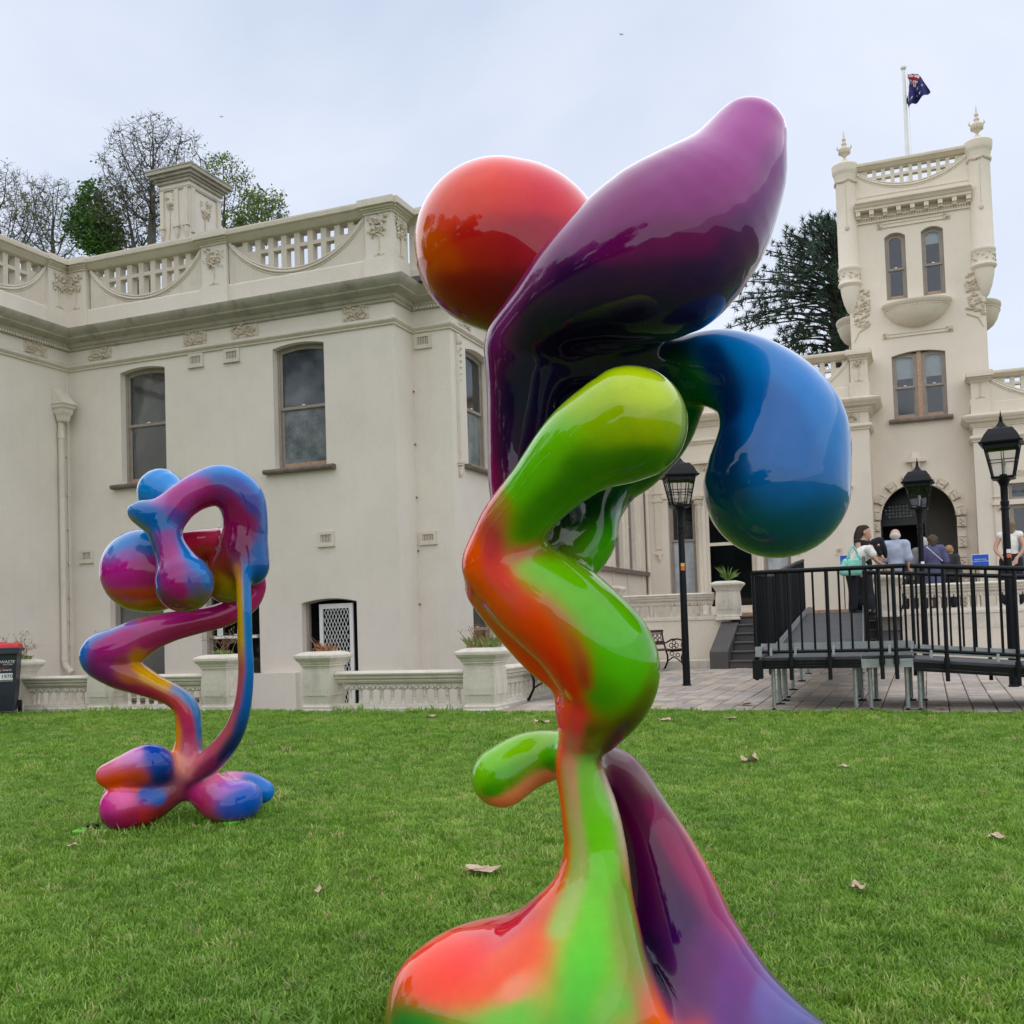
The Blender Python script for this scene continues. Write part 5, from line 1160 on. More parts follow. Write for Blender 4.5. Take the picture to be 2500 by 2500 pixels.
# corner turrets
for cx in (-1.465, 1.65):
    cy = YT + .05; s = 1
    mb = MB(); mb.lathe([(.015, 8.74), (.09, 8.84), (.17, 9.05), (.225, 9.3), (.24, 9.46), (.285, 9.50), (.30, 9.54), (.285, 9.58), (.262, 9.62), (.262, 9.86), (.285, 9.89), (.295, 9.93), (.28, 9.97), (.26, 10.0), (.255, 12.10), (.262, 12.15), (.27, 12.26), (.285, 12.30), (.285, 12.36), (.31, 12.39), (.325, 12.46), (.33, 12.55), (.335, 12.60), (.31, 12.63), (.16, 12.68), (.12, 12.70), (.11, 12.74)], cx, cy, 28)
    tr = mb.build('corner_turret', M['tower'], tw, smooth=40)
    mb = MB(); rg = random.Random(int(cx*100))
    for k in range(44):
        a = rg.uniform(0, 2*math.pi); z = rg.uniform(9.65, 9.84); mb.ell((cx + .265*math.cos(a), cy + .265*math.sin(a), z), (.03, .03, .028), 5, 4)
    q = mb.build('foliage_band', M['relief'], tr); q['kind'] = 'stuff'
    mb = MB()
    for k in range(30):
        a = 2*math.pi*k/30; mb.ell((cx + .268*math.cos(a), cy + .268*math.sin(a), 12.19 - .05*abs(math.sin(a*2.5))), (.036, .036, .045), 5, 4)
    q = mb.build('capital_leaves', M['relief'], tr); q['kind'] = 'stuff'
    mb = MB()
    for a in (-math.pi/2,):
        mb.ell((cx, cy - .26, 10.93), (.06, .03, .07), 8, 6); mb.tube([(cx, cy - .258, 12.05), (cx, cy - .258, 11.0)], .008, 5)
    mb.build('drop_ornament', M['relief'], tr)
    mb = MB(); mb.lathe([(.10, 12.74), (.05, 12.79), (.03, 12.83), (.05, 12.87), (.11, 12.93), (.145, 13.0), (.15, 13.05), (.12, 13.09), (.06, 13.12), (.05, 13.16), (.07, 13.19), (.05, 13.22), (.035, 13.27), (.055, 13.31), (.03, 13.35), (.018, 13.42), (.004, 13.54)], cx, cy, 16)
    ur = mb.build('urn_finial', M['relief'], tr, smooth=50)
    mb = MB()
    for k in range(14):
        a = 2*math.pi*k/14; mb.ell((cx + .135*math.cos(a), cy + .135*math.sin(a), 13.0), (.02, .02, .075), 5, 5)
    mb.build('urn_flutes', M['relief'], ur)
    mb = MB()
    for sx in (-1, 1): mb.tube([(cx + sx*.13, cy, 13.06), (cx + sx*.18, cy, 13.1), (cx + sx*.16, cy, 13.16)], [.03, .02, .008], 6)
    mb.build('urn_handles', M['relief'], ur)
# carved foliage beside the turret feet
def carved(par, fr, pts, seed, n):
    rg = random.Random(seed); mb = MB()
    for k in range(n):
        while True:
            u = rg.uniform(min(p[0] for p in pts), max(p[0] for p in pts)); v = rg.uniform(min(p[1] for p in pts), max(p[1] for p in pts)); c = False
            for i in range(len(pts)):
                (a, b), (c_, d) = pts[i], pts[i-1]
                if (b > v) != (d > v) and u < (c_-a)*(v-b)/(d-b)+a: c = not c
            if c: break
        o = Vector(fr(u, v, -.015)); r = rg.uniform(.03, .055)
        mb.ell(o, (r, .035, r*.8), 7, 5, Vector((0, 0, 1)).rotation_difference(Vector((rg.uniform(-.5, .5), rg.uniform(-.4, .4), 1))))
        mb.ell(Vector(fr(u + .01, v + .008, -.045)), (r*.45, .02, r*.4), 6, 4)
    q = mb.build('carved_foliage', M['relief'], par); q['kind'] = 'stuff'; return q
carved(tw, ft_, [(-1.36, 9.4), (-1.02, 9.4), (-1.02, 8.42), (-1.45, 8.3), (-1.42, 8.7)], 5, 80); carved(tw, ft_, [(1.21, 9.4), (1.42, 9.4), (1.52, 8.75), (1.63, 8.7), (1.62, 8.35), (1.23, 8.5)], 6, 80)
mb = MB()
for sx, xx in ((1, -1.45), (-1, 1.62)): mb.tube([ft_(xx + sx*.4, 8.42, -.012), ft_(xx + sx*.15, 8.3, -.012), ft_(xx + sx*.03, 8.05, -.012)], [.022, .02, .01], 6); mb.build('foliage_stem', M['relief'], tw); mb = MB()
# arched entrance: banded surround, porch, fanlight door
n = 15
for i in range(n):
    a0 = math.pi*i/n + .012; a1_ = math.pi*(i+1)/n - .012; r0, r1 = AR, AR + (.22 if i % 2 == 0 else .19)
    def pol(a, r): return (AC + r*math.cos(a), AS + r*math.sin(a))
    mb = MB(); loop = [pol(a0, r0), pol(a0, r1), pol((a0+a1_)/2, r1), pol(a1_, r1), pol(a1_, r0), pol((a0+a1_)/2, r0)]
    fpoly(mb, ft_, loop[::-1], -.05 if i % 2 else -.13, 0.0); vb = mb.build('voussoir', M['relief'] if i % 2 == 0 else M['tower_trim'], tw)
    if i % 2 == 0:
        am = (a0+a1_)/2; c = pol(am, (r0+r1)/2); mb = MB()
        for q in range(5): d = (q-2)*.026; mb.ell(ft_(c[0] - d*math.sin(am), c[1] + d*math.cos(am), -.135), (.024, .03, .036), 6, 4)
        mb.build('voussoir_carving', M['relief'], vb)
for sx in (-1, 1):
    for k in range(9):
        v0 = 1.2 + .25*k; a = AC + sx*AR; b = AC + sx*(AR + .20); mb = MB(); fbox(mb, ft_, min(a, b), max(a, b), v0 + .012, v0 + .238, -.05 if k % 2 else -.13, 0); vb = mb.build('jamb_block', M['relief'] if k % 2 == 0 else M['tower_trim'], tw)
        if k % 2 == 0:
            mb = MB(); c = (a+b)/2
            for q in range(4): mb.ell(ft_(c + .02*(-1)**q, v0 + .06 + .045*q, -.135), (.034, .03, .026), 6, 4)
            mb.build('jamb_carving', M['relief'], vb)
mb = MB(); mb.tube([ft_(AC + (AR - .0)*math.cos(math.pi*i/24), AS + AR*math.sin(math.pi*i/24), -.05) for i in range(25)], .03, 8); mb.build('arch_roll', M['tower_trim'], tw, smooth=True)
mb = MB(); fbox(mb, ft_, -.34, .14, 4.87, 4.92, -.16, 0); fbox(mb, ft_, -.27, .07, 4.92, 4.97, -.13, 0); mb.add([ft_(-.22, 4.97, -.1), ft_(.02, 4.97, -.1), ft_(-.02, 5.12, -.03), ft_(-.18, 5.12, -.03), ft_(-.22, 4.97, 0), ft_(.02, 4.97, 0), ft_(-.02, 5.12, 0), ft_(-.18, 5.12, 0)], [(0,1,2,3),(0,3,7,4),(1,5,6,2),(3,2,6,7)])
mb.add([ft_(-.2, 4.87, -.12), ft_(0, 4.87, -.12), ft_(-.04, 4.6, -.05), ft_(-.16, 4.6, -.05), ft_(-.2, 4.87, 0), ft_(0, 4.87, 0), ft_(-.04, 4.6, 0), ft_(-.16, 4.6, 0)], [(3,2,1,0),(0,4,7,3),(1,2,6,5),(2,3,7,6)]); mb.build('keystone_bracket', M['tower_trim'], tw)
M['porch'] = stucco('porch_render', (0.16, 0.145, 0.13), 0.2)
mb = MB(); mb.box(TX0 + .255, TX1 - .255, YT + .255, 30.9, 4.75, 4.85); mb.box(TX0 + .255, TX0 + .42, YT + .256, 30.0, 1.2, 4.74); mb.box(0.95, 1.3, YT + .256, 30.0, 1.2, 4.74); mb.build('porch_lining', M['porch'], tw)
dk_ = simple('dark_door_paint', (0.006, 0.007, 0.014), 0.3)
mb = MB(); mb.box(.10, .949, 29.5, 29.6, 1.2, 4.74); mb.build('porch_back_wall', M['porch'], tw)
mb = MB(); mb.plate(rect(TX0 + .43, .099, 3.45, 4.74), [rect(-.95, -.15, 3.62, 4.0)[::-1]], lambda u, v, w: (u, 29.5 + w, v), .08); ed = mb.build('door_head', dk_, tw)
mb = MB(); mb.box(-1.05, .06, 29.45, 29.499, 3.44, 3.54); mb.box(.03, .099, 29.44, 29.58, 1.2, 3.449); mb.box(TX0 + .43, TX0 + .5, 29.44, 29.58, 1.2, 3.449); mb.build('door_rails', dk_, ed)
mb = MB(); mb.box(TX0 + .43, TX0 + .5, 29.6, 30.4, 1.2, 3.4); mb.build('open_door_leaf', dk_, tw)
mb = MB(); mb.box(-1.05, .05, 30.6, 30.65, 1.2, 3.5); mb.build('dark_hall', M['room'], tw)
fan = simple('leaded_fanlight', (0.35, 0.37, 0.38), 0.3, var=0.7, scale=26); mb = MB(); mb.box(-.94, -.16, 29.51, 29.53, 3.63, 3.99); fl_ = mb.build('fanlight', dk_, ed)
mb = MB()
for k in range(9):
    for j in range(4):
        if (k, j) in ((0, 0), (8, 0), (0, 3), (8, 3)): continue
        mb.ell((-.90 + .087*k, 29.505, 3.68 + .087*j), (.03, .006, .028), 6, 4)
q = mb.build('leaded_lights', fan, fl_); q['kind'] = 'stuff'

# ------------------------------------------------------------------ lower range on the right edge
YR = 27.4
rr = thing('house_end_range', 'cream house front with lower parapet right of the tower, at the picture edge', 'house', (4.0, 27.4, 1.2))
fr_ = FY(YR)
rops = [(1.9, 3.3, 1.5, 3.62), (1.9, 3.3, 3.74, 4.12)]
mb = MB(); mb.plate(rect(1.2, 8.0, 0.6, 5.95), [rect(*o)[::-1] for o in rops], fr_, .25); mb.build('front_wall', M['tower'], rr)
mb = MB(); mb.box(1.2, 1.45, YR + .2501, 27.999, 0.6, 5.95); mb.build('end_wall', M['tower'], rr)
RP = [(1.2, 27.99), (1.2, YR), (8.0, YR)]
RP2 = [(1.2, 27.98), (1.2, YR), (8.0, YR)]
mb = MB(); mb.sweep(RP, [(o, 5.16 + (z-6.70)) for o, z in STRING]); mb.build('string_course', M['tower_trim'], rr, smooth=35)
mb = MB(); mb.sweep(RP2, [(o*0.6, 5.5 + (z-7.12)*0.7) for o, z in CORNICE]); mb.build('cornice', M['tower_trim'], rr, smooth=35)
mb = MB(); mb.sweep(RP, [(0.0, 5.8), (0.03, 5.81), (0.03, 6.08), (0.015, 6.09), (-0.24, 6.09), (-0.24, 5.8)]); mb.build('parapet_plinth', M['tower'], rr)
mb = MB(); mb.sweep(RP2, [(o*0.6, 6.66 + (z-8.76)*0.65) for o, z in COPING]); mb.build('coping', M['tower_trim'], rr, smooth=35)
pier(fr_, 1.2, 1.60, seed=81, par=rr, mat='tower_trim', v0=5.82, v1=6.815, w=-.05)
pierced(rr, fr_, 1.6, 4.6, 6.08, 6.64, 6.1, 6.68, mat='tower', pitch=.22, hole=.12, row1=(6.52, 6.64), row2=(6.2, 6.46))
mb = MB(); mb.plate(rect(4.6, 8.0, 6.08, 6.66), [], fr_, .2); mb.build('parapet_wall', M['tower'], rr)
relief(rr, fr_, 1.63, 2.05, 5.28, 5.5, 82, leaves=22, flowers=3); relief(rr, fr_, 2.0, 3.2, 4.28, 4.42, 83, leaves=30, flowers=6)
mb = MB(); mb.plate(rect(*rops[0]), [rect(2.0, 3.2, 1.6, 2.82)[::-1], rect(2.0, 3.2, 2.92, 3.52)[::-1]], lambda u, v, w: fr_(u, v, .1 + w), .08); wn = mb.build('window', M['frame'], rr)
mb = MB(); fbox(mb, fr_, 1.95, 3.25, 1.55, 3.6, .15, .155); mb.build('pane', M['glass'], wn)
dark_box(fr_, 1.9, 3.3, 1.5, 4.2, .26, 1.0, wn)
mb = MB(); mb.plate(rect(*rops[1]), [rect(1.98, 3.22, 3.8, 4.06)[::-1]], lambda u, v, w: fr_(u, v, .1 + w), .06); wn = mb.build('transom_light', M['frame'], rr)
mb = MB(); fbox(mb, fr_, 1.95, 3.25, 3.78, 4.08, .14, .145); mb.build('pane', M['glass'], wn)
mb = MB()
for k in range(6): mb.tube([fr_(2.05 + .2*k + .04*math.cos(t*.6), 3.93 + .04*math.sin(t*.6), .135) for t in range(11)], .006, 4)
mb.tube([fr_(1.98, 3.93, .135), fr_(3.22, 3.93, .135)], .005, 4); mb.build('leading', M['black'], wn)
mb = MB(); fbox(mb, fr_, 1.58, 1.80, 1.2, 4.7, -.05, 0); fbox(mb, fr_, 1.54, 1.84, 3.62, 3.68, -.09, 0); fbox(mb, fr_, 1.56, 1.82, 3.80, 3.84, -.08, 0); mb.build('pilaster_strip', M['tower_trim'], rr)
relief(rr, fr_, 1.62, 1.76, 3.48, 3.6, 85, w=-.05, leaves=6, flowers=1)
mb = MB(); mb.box(1.46, 8, YR + .26, 31, 5.8, 5.9); mb.build('roof', M['bluestone'], rr)
# small wall brackets for lights
for par_, c in ((rng_t, fm(-1.62, 4.28, -.06)), (tw, ft_(1.28, 4.42, -.06))):
    mb = MB(); mb.box(c[0]-.06, c[0]+.06, c[1]-.04, c[1]+.059, c[2]-.02, c[2]+.02); mb.build('wall_bracket', M['trim'], par_)
# ------------------------------------------------------------------ paving, sunken path
def pave_z(y): return 0.004 + 0.0163 * max(0.0, y - 13.15)
def paving_mat():
    m, t, b = new_mat('sandstone_paver')
    oi = t.nodes.new('ShaderNodeObjectInfo'); g = t.nodes.new('ShaderNodeNewGeometry')
    ad = t.nodes.new('ShaderNodeMath'); ad.operation = 'ADD'; t.links.new(oi.outputs['Random'], ad.inputs[0]); t.links.new(g.outputs['Random Per Island'], ad.inputs[1])
    fr2 = t.nodes.new('ShaderNodeMath'); fr2.operation = 'FRACT'; t.links.new(ad.outputs[0], fr2.inputs[0])
    r0 = ramp(t, fr2.outputs[0], [(0.0, (0.36, 0.32, 0.285)), (0.3, (0.47, 0.39, 0.32)), (0.6, (0.56, 0.47, 0.385)), (0.8, (0.49, 0.45, 0.415)), (1.0, (0.38, 0.315, 0.27))])
    n1 = noise(t, 3.0, 7, 0.65); r1 = ramp(t, n1.outputs['Fac'], [(0.3, (0.72,)*3), (0.7, (1.12,)*3)])
    n2 = noise(t, 30, 5, 0.7); r2 = ramp(t, n2.outputs['Fac'], [(0.35, (0.8,)*3), (0.65, (1.08,)*3)])
    c = mixc(t, 1, r0.outputs[0], r1.outputs[0], 'MULTIPLY'); c2 = mixc(t, 1, c.outputs[0], r2.outputs[0], 'MULTIPLY')
    t.links.new(c2.outputs[0], b.inputs['Base Color']); b.inputs['Roughness'].default_value = 0.75
    bump(t, b, n2.outputs['Fac'], 0.25, 0.01); return m
M['paver'] = paving_mat()
M['joint'] = simple('joint_dirt', (0.075, 0.066, 0.055), 0.95, var=0.3, scale=12)
PX0, PX1, PY0, PY1 = -5.42, 7.5, 13.15, 22.95
mb = MB(); mb.add([(PX0, PY0, pave_z(PY0) - .022), (PX1, PY0, pave_z(PY0) - .022), (PX1, PY1, pave_z(PY1) - .022), (PX0, PY1, pave_z(PY1) - .022)], [(0,1,2,3)])
mb.add([(PX0, PY0 - .03, -.05), (PX1, PY0 - .03, -.05), (PX1, PY0, pave_z(PY0) - .022), (PX0, PY0, pave_z(PY0) - .022)], [(0,1,2,3)])
pave = tag(mb.build('paving', M['joint'], fix=False), kind='structure')
def stone_mesh(w, d, seed):
    rg = random.Random(seed); g = 0.006; b = 0.008
    x0, x1, y0, y1 = g, w - g, g, d - g; j = lambda: rg.uniform(-.004, .004)
    low = [(x0+j(), y0+j(), -.03), (x1+j(), y0+j(), -.03), (x1+j(), y1+j(), -.03), (x0+j(), y1+j(), -.03)]
    midl = [(x, y, -.006 + j()*.3) for x, y, z in low]; top = [(x + (b if i in (0, 3) else -b), y + (b if i < 2 else -b), 0.0 + j()*.5) for i, (x, y, z) in enumerate(low)]
    V = low + midl + top; F = [(8,9,10,11)]
    for a, c in ((0, 4), (4, 8)):
        for i in range(4): F.append((a+i, a+(i+1)%4, c+(i+1)%4, c+i))
    return V, F
SW = 0.255; rgp = random.Random(9)
stones = []
ncol = int((PX1-PX0)/SW)
for i in range(ncol):
    y = PY0 - rgp.choice([0, .16, .32]); x = PX0 + SW*i
    while y < PY1:
        d = rgp.choice([.40, .48, .48, .56, .30]); y1 = min(y + d, PY1); y0 = max(y, PY0)
        if y1 - y0 > .08: stones.append((x, y0, y1 - y0))
        y += d
def vis(x, y):
    f_ = -math.sin(_yaw)*x + math.cos(_yaw)*y; r_ = math.cos(_yaw)*x + math.sin(_yaw)*y
    return abs(r_/f_) < 0.50 and not (-5.5 < x < -4.6 and False)
near = sorted([s for s in stones if vis(s[0] + .12, s[1])], key=lambda s: s[1])[:290]
nset = set(near); cache = {}
for x, y, d in near:
    key = (round(d, 2), rgp.randrange(3))
    if key not in cache:
        V_, F_ = stone_mesh(SW, d, hash(key) % 999); me = bpy.data.meshes.new('paving_stone'); me.from_pydata(V_, [], F_); me.materials.append(M['paver']); me.update(); cache[key] = me
    o = bpy.data.objects.new('paving_stone', cache[key]); COL.objects.link(o); o.parent = pave; o.location = (x, y, pave_z(y) + rgp.uniform(-.003, .003)); o.rotation_euler = (math.atan(.0163), 0, 0)
mb = MB()
for s in stones:
    if s in nset: continue
    x, y, d = s; V_, F_ = stone_mesh(SW, d, rgp.randrange(10000)); z = pave_z(y) + rgp.uniform(-.003, .003)
    mb.add([(a + x, b_ + y, c + z + .0163*b_) for a, b_, c in V_], F_)
o = mb.build('far_paving_stones', M['paver'], pave, fix=False); o['kind'] = 'stuff'
# sunken path between balustrade and wing
mb = MB(); mb.add([(-30, 13.3, -.5), (-5.9, 13.3, -.5), (-5.9, 24, -.5), (-30, 24, -.5)], [(0,1,2,3)]); mb.add([(-30, 13.3, -.02), (-5.9, 13.3, -.02), (-5.9, 13.3, -.5), (-30, 13.3, -.5)], [(3,2,1,0)])
tag(mb.build('path', stucco('concrete_path', (0.34, 0.32, 0.28), 0.4), fix=False), kind='structure')
mb = MB(); mb.cbox(-9.75, -8.5, 12.72, 13.5, -.3, -.012, .02)
st = thing('doorstep', 'pale stone slab lying in the balustrade gap, left of a dried planter', 'step', (-9.1, 13.1, -.3)); mb.build('slab', M['stone'], st)

# ------------------------------------------------------------------ garden balustrades
def make_baluster():
    """one flat shaft with collar, drop and scalloped head, part of a pierced stone screen (local: base at z=0, 0.31 tall)"""
    mb = MB()
    mb.lathe([(.036, 0), (.036, .02), (.028, .04), (.027, .10), (.032, .11), (.027, .12), (.026, .20), (.03, .215), (.03, .235)], 0, 0, 8, math.pi/8)
    for sx in (-1, 0, 1): mb.ell((sx*.048, -.012, .255 - .02*abs(sx)), (.034, .045, .03), 7, 5)
    mb.box(-.086, .086, -.035, .04, .26, .312)
    mb.ell((0, -.03, .13), (.012, .012, .018), 6, 4)
    return mb.mesh('baluster')
BAL = make_baluster(); BAL.materials.append(M['stone'])
for p_ in BAL.polygons: p_.use_smooth = False
def pier_prof(h=0.86, hw=0.24):
    s = h/0.86
    return [(hw*1.06, 0), (hw*1.06, .035*s), (hw*1.0, .05*s), (hw*1.0, .085*s), (hw*.93, .10*s), (hw*.91, .125*s), (hw*.93, .16*s), (hw*.985, .24*s), (hw*1.0, .33*s), (hw*.985, .44*s), (hw*.95, .55*s), (hw*.92, .62*s), (hw*.94, .625*s), (hw*.94, .65*s), (hw*1.02, .655*s), (hw*1.02, .675*s), (hw*1.06, .685*s), (hw*1.12, .715*s), (hw*1.24, .745*s), (hw*1.26, .75*s), (hw*1.26, .765*s), (hw*1.34, .77*s), (hw*1.34, .805*s), (hw*1.29, .82*s), (hw*1.0, .85*s), (hw*.8, .86*s)]
def stone_pier(par, x, y, z, h=0.86, hw=0.24):
    pr = [(r, z + q) for r, q in pier_prof(h, hw)]
    mb = MB(); mb.sq(pr, x, y); p = mb.build('pier', M['stone'], par)
    body = [(r, q) for r, q in pr if z + .19*h/.86 <= q <= z + .60*h/.86 + .001]
    # raised bombe panels on the two faces in view
    for face in (0, 1):
        mb = MB(); V = []; m = len(body)
        for r, q in body:
            for s in (-1, 1):
                for o_ in (0, .010):
                    V.append((x + s*r*.74, y - r - o_, q) if face == 0 else (x + r + o_, y + s*r*.74, q))
        F = []
        for i in range(m - 1):
            a = 4*i; b = 4*(i+1); F += [(a+1, a+3, b+3, b+1), (a, a+1, b+1, b), (a+3, a+2, b+2, b+3)]
        F += [(0, 2, 3, 1), (4*(m-1)+1, 4*(m-1)+3, 4*(m-1)+2, 4*(m-1))]
        mb.add(V, F); mb.build('panel', M['stone'], p)
    return p
def rail_run(par, p0, p1, z, zt=0.56, zb=0.09, pitch=0.173, th=1.0, rail_h=0.17):
    """plinth, balusters, moulded rail between two plan points"""
    P0, P1 = Vector(p0), Vector(p1); d = (P1 - P0); L = d.length; d.normalize()
    rp = [(.07, zt - rail_h), (.09, zt - rail_h + .03), (.085, zt - rail_h + .05), (.12, zt - rail_h + .07), (.125, zt - rail_h + .10), (.15, zt - rail_h + .12), (.155, zt - .03), (.13, zt - .008), (.10, zt), (-.10, zt), (-.13, zt - .008), (-.155, zt - .03), (-.15, zt - rail_h + .12), (-.125, zt - rail_h + .10), (-.12, zt - rail_h + .07), (-.085, zt - rail_h + .05), (-.09, zt - rail_h + .03), (-.07, zt - rail_h)]
    mb = MB(); mb.sweep([p0, p1], [(o*th, q + z) for o, q in rp]); mb.build('rail', M['stone'], par, smooth=30)
    mb = MB(); mb.sweep([p0, p1], [(o*th, q + z) for o, q in [(.11, -.35), (.11, zb - .06), (.095, zb - .045), (.085, zb), (-.085, zb), (-.095, zb - .045), (-.11, zb - .06), (-.11, -.35)]]); mb.build('plinth', M['stone'], par)
    n = int((L - .04) / pitch); s0 = (L - pitch*(n-1))/2; hh = (zt - rail_h - zb)
    off = root_loc(par)
    for i in range(n):
        q = P0 + d*(s0 + pitch*i); b = bpy.data.objects.new('baluster', BAL); COL.objects.link(b); b.parent = par
        b.location = Vector((q.x, q.y, z + zb)) - off; b.rotation_euler = (0, 0, math.atan2(d.y, d.x)); b.scale = (pitch/.173, 1, hh/.312 + .001)
bal1 = thing('stone_balustrade', 'weathered low stone balustrade with three piers behind the looped sculpture', 'balustrade', (-12.2, 13.45, 0), group='garden balustrades')
for x in (-14.2, -12.27, -10.06): stone_pier(bal1, x, 13.45, -.02, .87, .235)
rail_run(bal1, (-17.5, 13.45), (-14.44, 13.45), 0); rail_run(bal1, (-13.96, 13.45), (-12.51, 13.45), 0); rail_run(bal1, (-12.03, 13.45), (-10.30, 13.45), 0)
bal2 = thing('stone_balustrade', 'weathered stone balustrade turning the corner, between two dried planters left of the tall sculpture', 'balustrade', (-7.0, 13.45, 0), group='garden balustrades')
for x in (-8.26, -5.70): stone_pier(bal2, x, 13.42, -.02, .88, .235)
rail_run(bal2, (-8.02, 13.45), (-5.94, 13.45), 0); rail_run(bal2, (-5.66, 13.66), (-5.66, 17.2), .02)

# ------------------------------------------------------------------ terrace
TZ = 1.2
mb = MB(); mb.box(-8.0, -3.95, 23.02, 28.3, .4, TZ); mb.box(-3.95, -.95, 23.2, 28.3, .4, TZ - .002); mb.box(-.95, 8, 22.22, 28.3, .4, TZ - .004)
tag(mb.build('terrace', stucco('terrace_floor', (0.36, 0.33, 0.29), 0.4)), kind='structure')
tl = thing('terrace_wall', 'cream terrace wall with balustrade and a planted pier left of the stone steps', 'wall', (-5.6, 23.0, 0.1), group='terrace walls')
mb = MB(); mb.box(-8.0, -3.95, 22.9, 23.018, -.2, 1.14); mb.build('wall', M['tower'], tl)
mb = MB(); mb.sweep([(-8.0, 22.9), (-3.95, 22.9)], [(0, 1.13), (.03, 1.14), (.03, 1.19), (0, 1.2)]); mb.build('band', M['stone'], tl)
rail_run(tl, (-8.0, 23.02), (-4.28, 23.02), 1.2, zt=.53, zb=.03, rail_h=.16); stone_pier(tl, -4.0, 23.02, 1.12, .84, .24); stone_pier(tl, -6.6, 23.02, 1.12, .84, .2)
mb = MB(); mb.cbox(-8.0, -4.16, 21.95, 22.898, -.05, .30, .015); mb.build('ledge', M['stone'], tl)
trr = thing('terrace_wall', 'cream terrace wall with balustrade behind the ramp railing on the right', 'wall', (3.0, 22.2, 0.1), group='terrace walls')
mb = MB(); mb.box(-.5, 8.0, 22.1, 22.218, -.2, 1.12); mb.build('wall', M['tower'], trr)
mb = MB(); mb.sweep([(-.5, 22.1), (8.0, 22.1)], [(0, 1.10), (.03, 1.11), (.03, 1.16), (0, 1.17)]); mb.build('band', M['stone'], trr)
rail_run(trr, (-.46, 22.2), (8.0, 22.2), 1.17, zt=.53, zb=.05, rail_h=.17); stone_pier(trr, -.70, 22.2, 1.08, .83, .24)
# steps
stp = thing('stone_steps', 'dark bluestone steps rising to the terrace beside a sloping stone cheek', 'steps', (-2.4, 21.4, .12))
rise = (TZ - .125)/6
for i in range(6):
    mb = MB(); y0 = 21.45 + .3*i; z1 = .125 + rise*(i+1)
    mb.box(-3.76, -.96, y0 + .03, 23.25 if i == 5 else y0 + .34, -.1, z1 - .045); mb.cbox(-3.76, -.96, y0 - .005, y0 + .36 if i < 5 else 23.25, z1 - .0449, z1, .014)
    mb.build('step', M['bluestone'], stp)
mb = MB(); mb.cbox(-3.76, -.96, 23.26, 23.5, TZ - .2, TZ + .07, .01); mb.build('timber_tread', M['timber'], stp)
for x0, x1 in ((-4.14, -3.77), (-.95, -.52)):
    mb = MB(); y0, y1, za, zb_ = 21.4, 22.88, .48, 1.08
    mb.add([(x0, y0, -.1), (x1, y0, -.1), (x1, y1, -.1), (x0, y1, -.1), (x0, y0, za), (x1, y0, za), (x1, y1, zb_), (x0, y1, zb_)], [(0,3,2,1),(4,5,6,7),(0,1,5,4),(1,2,6,5),(2,3,7,6),(3,0,4,7)])
    mb.build('cheek', M['bluestone'], stp)

# ------------------------------------------------------------------ temporary access ramp
ramp_t = thing('access_ramp', 'modular grey access ramp with black railings, on steel legs at the lawn edge', 'ramp', (-1.0, 13.9, 0))
def rp(name, mb, mat, parent=None, **k): return mb.build(name, M[mat], parent or ramp_t, **k)
LZ = .65
def slope_z(x): return LZ - .045 - .078*(x + .18)
# landing deck
def deck(corners, th, mat='mat'):
    mb = MB(); V = [(x, y, z) for x, y, z in corners] + [(x, y, z - th) for x, y, z in corners]
    mb.add(V, [(0,1,2,3),(7,6,5,4),(0,4,5,1),(1,5,6,2),(2,6,7,3),(3,7,4,0)]); return mb
rp('landing_deck', deck([(-1.92, 13.22, LZ), (-.76, 13.22, LZ), (-.76, 14.6, LZ), (-1.92, 14.6, LZ)], .03), 'mat')
rp('landing_deck', deck([(-.755, 13.22, LZ + .004), (-.18, 13.22, LZ + .004), (-.18, 14.6, LZ + .004), (-.755, 14.6, LZ + .004)], .03), 'mat')
XE = 5.2
for k in range(3):
    x0 = -.175 + k*1.8; x1 = x0 + 1.795
    rp('ramp_deck', deck([(x0, 13.22, slope_z(x0)), (x1, 13.22, slope_z(x1)), (x1, 14.6, slope_z(x1)), (x0, 14.6, slope_z(x0))], .03), 'mat')
def back_x(y, side):      # the back run drifts a little to the left
    t = (y - 14.6)/7.0
    return (-1.95 - .25*t) if side < 0 else (-.78 - .36*t)
def back_z(y): return LZ + (1.19 - LZ)*min(1, max(0, (y - 14.62)/6.6))
ys = [14.61, 16.3, 18.0, 19.7, 21.4, 23.1]
for a, b in zip(ys[:-1], ys[1:]):
    rp('ramp_deck', deck([(back_x(a, -1), a, back_z(a)), (back_x(a, 1), a, back_z(a)), (back_x(b - .01, 1), b - .01, back_z(b - .01)), (back_x(b - .01, -1), b - .01, back_z(b - .01))], .03), 'mat')
# deck edge beams: black, ribbed
def beam(p0, p1, z0, z1, mat, n=3):
    d = (Vector(p1) - Vector(p0)); mb = MB(); h = .105/n
    for i in range(n):
        for_z = -.032 - h*(i+.5)
        a = Vector((p0[0], p0[1], z0 + for_z)); b = Vector((p1[0], p1[1], z1 + for_z)); mb.bar(a, b, .05 - .012*(i % 2), h*.92)
    return rp('edge_beam', mb, mat)
beam((-1.92, 13.24), (-.76, 13.24), LZ, LZ, 'blackmatt'); beam((-.755, 13.24), (-.18, 13.24), LZ, LZ, 'alu'); beam((-.175, 13.24), (XE, 13.24), slope_z(-.175), slope_z(XE), 'blackmatt')
beam((-1.9, 13.27), (-1.9, 14.6), LZ, LZ, 'blackmatt'); beam((back_x(14.62, -1) + .04, 14.62), (back_x(21.6, -1) + .04, 21.6), back_z(14.62), back_z(21.6), 'blackmatt'); beam((-.76, 14.58), (XE, 14.58), LZ, slope_z(XE), 'blackmatt')
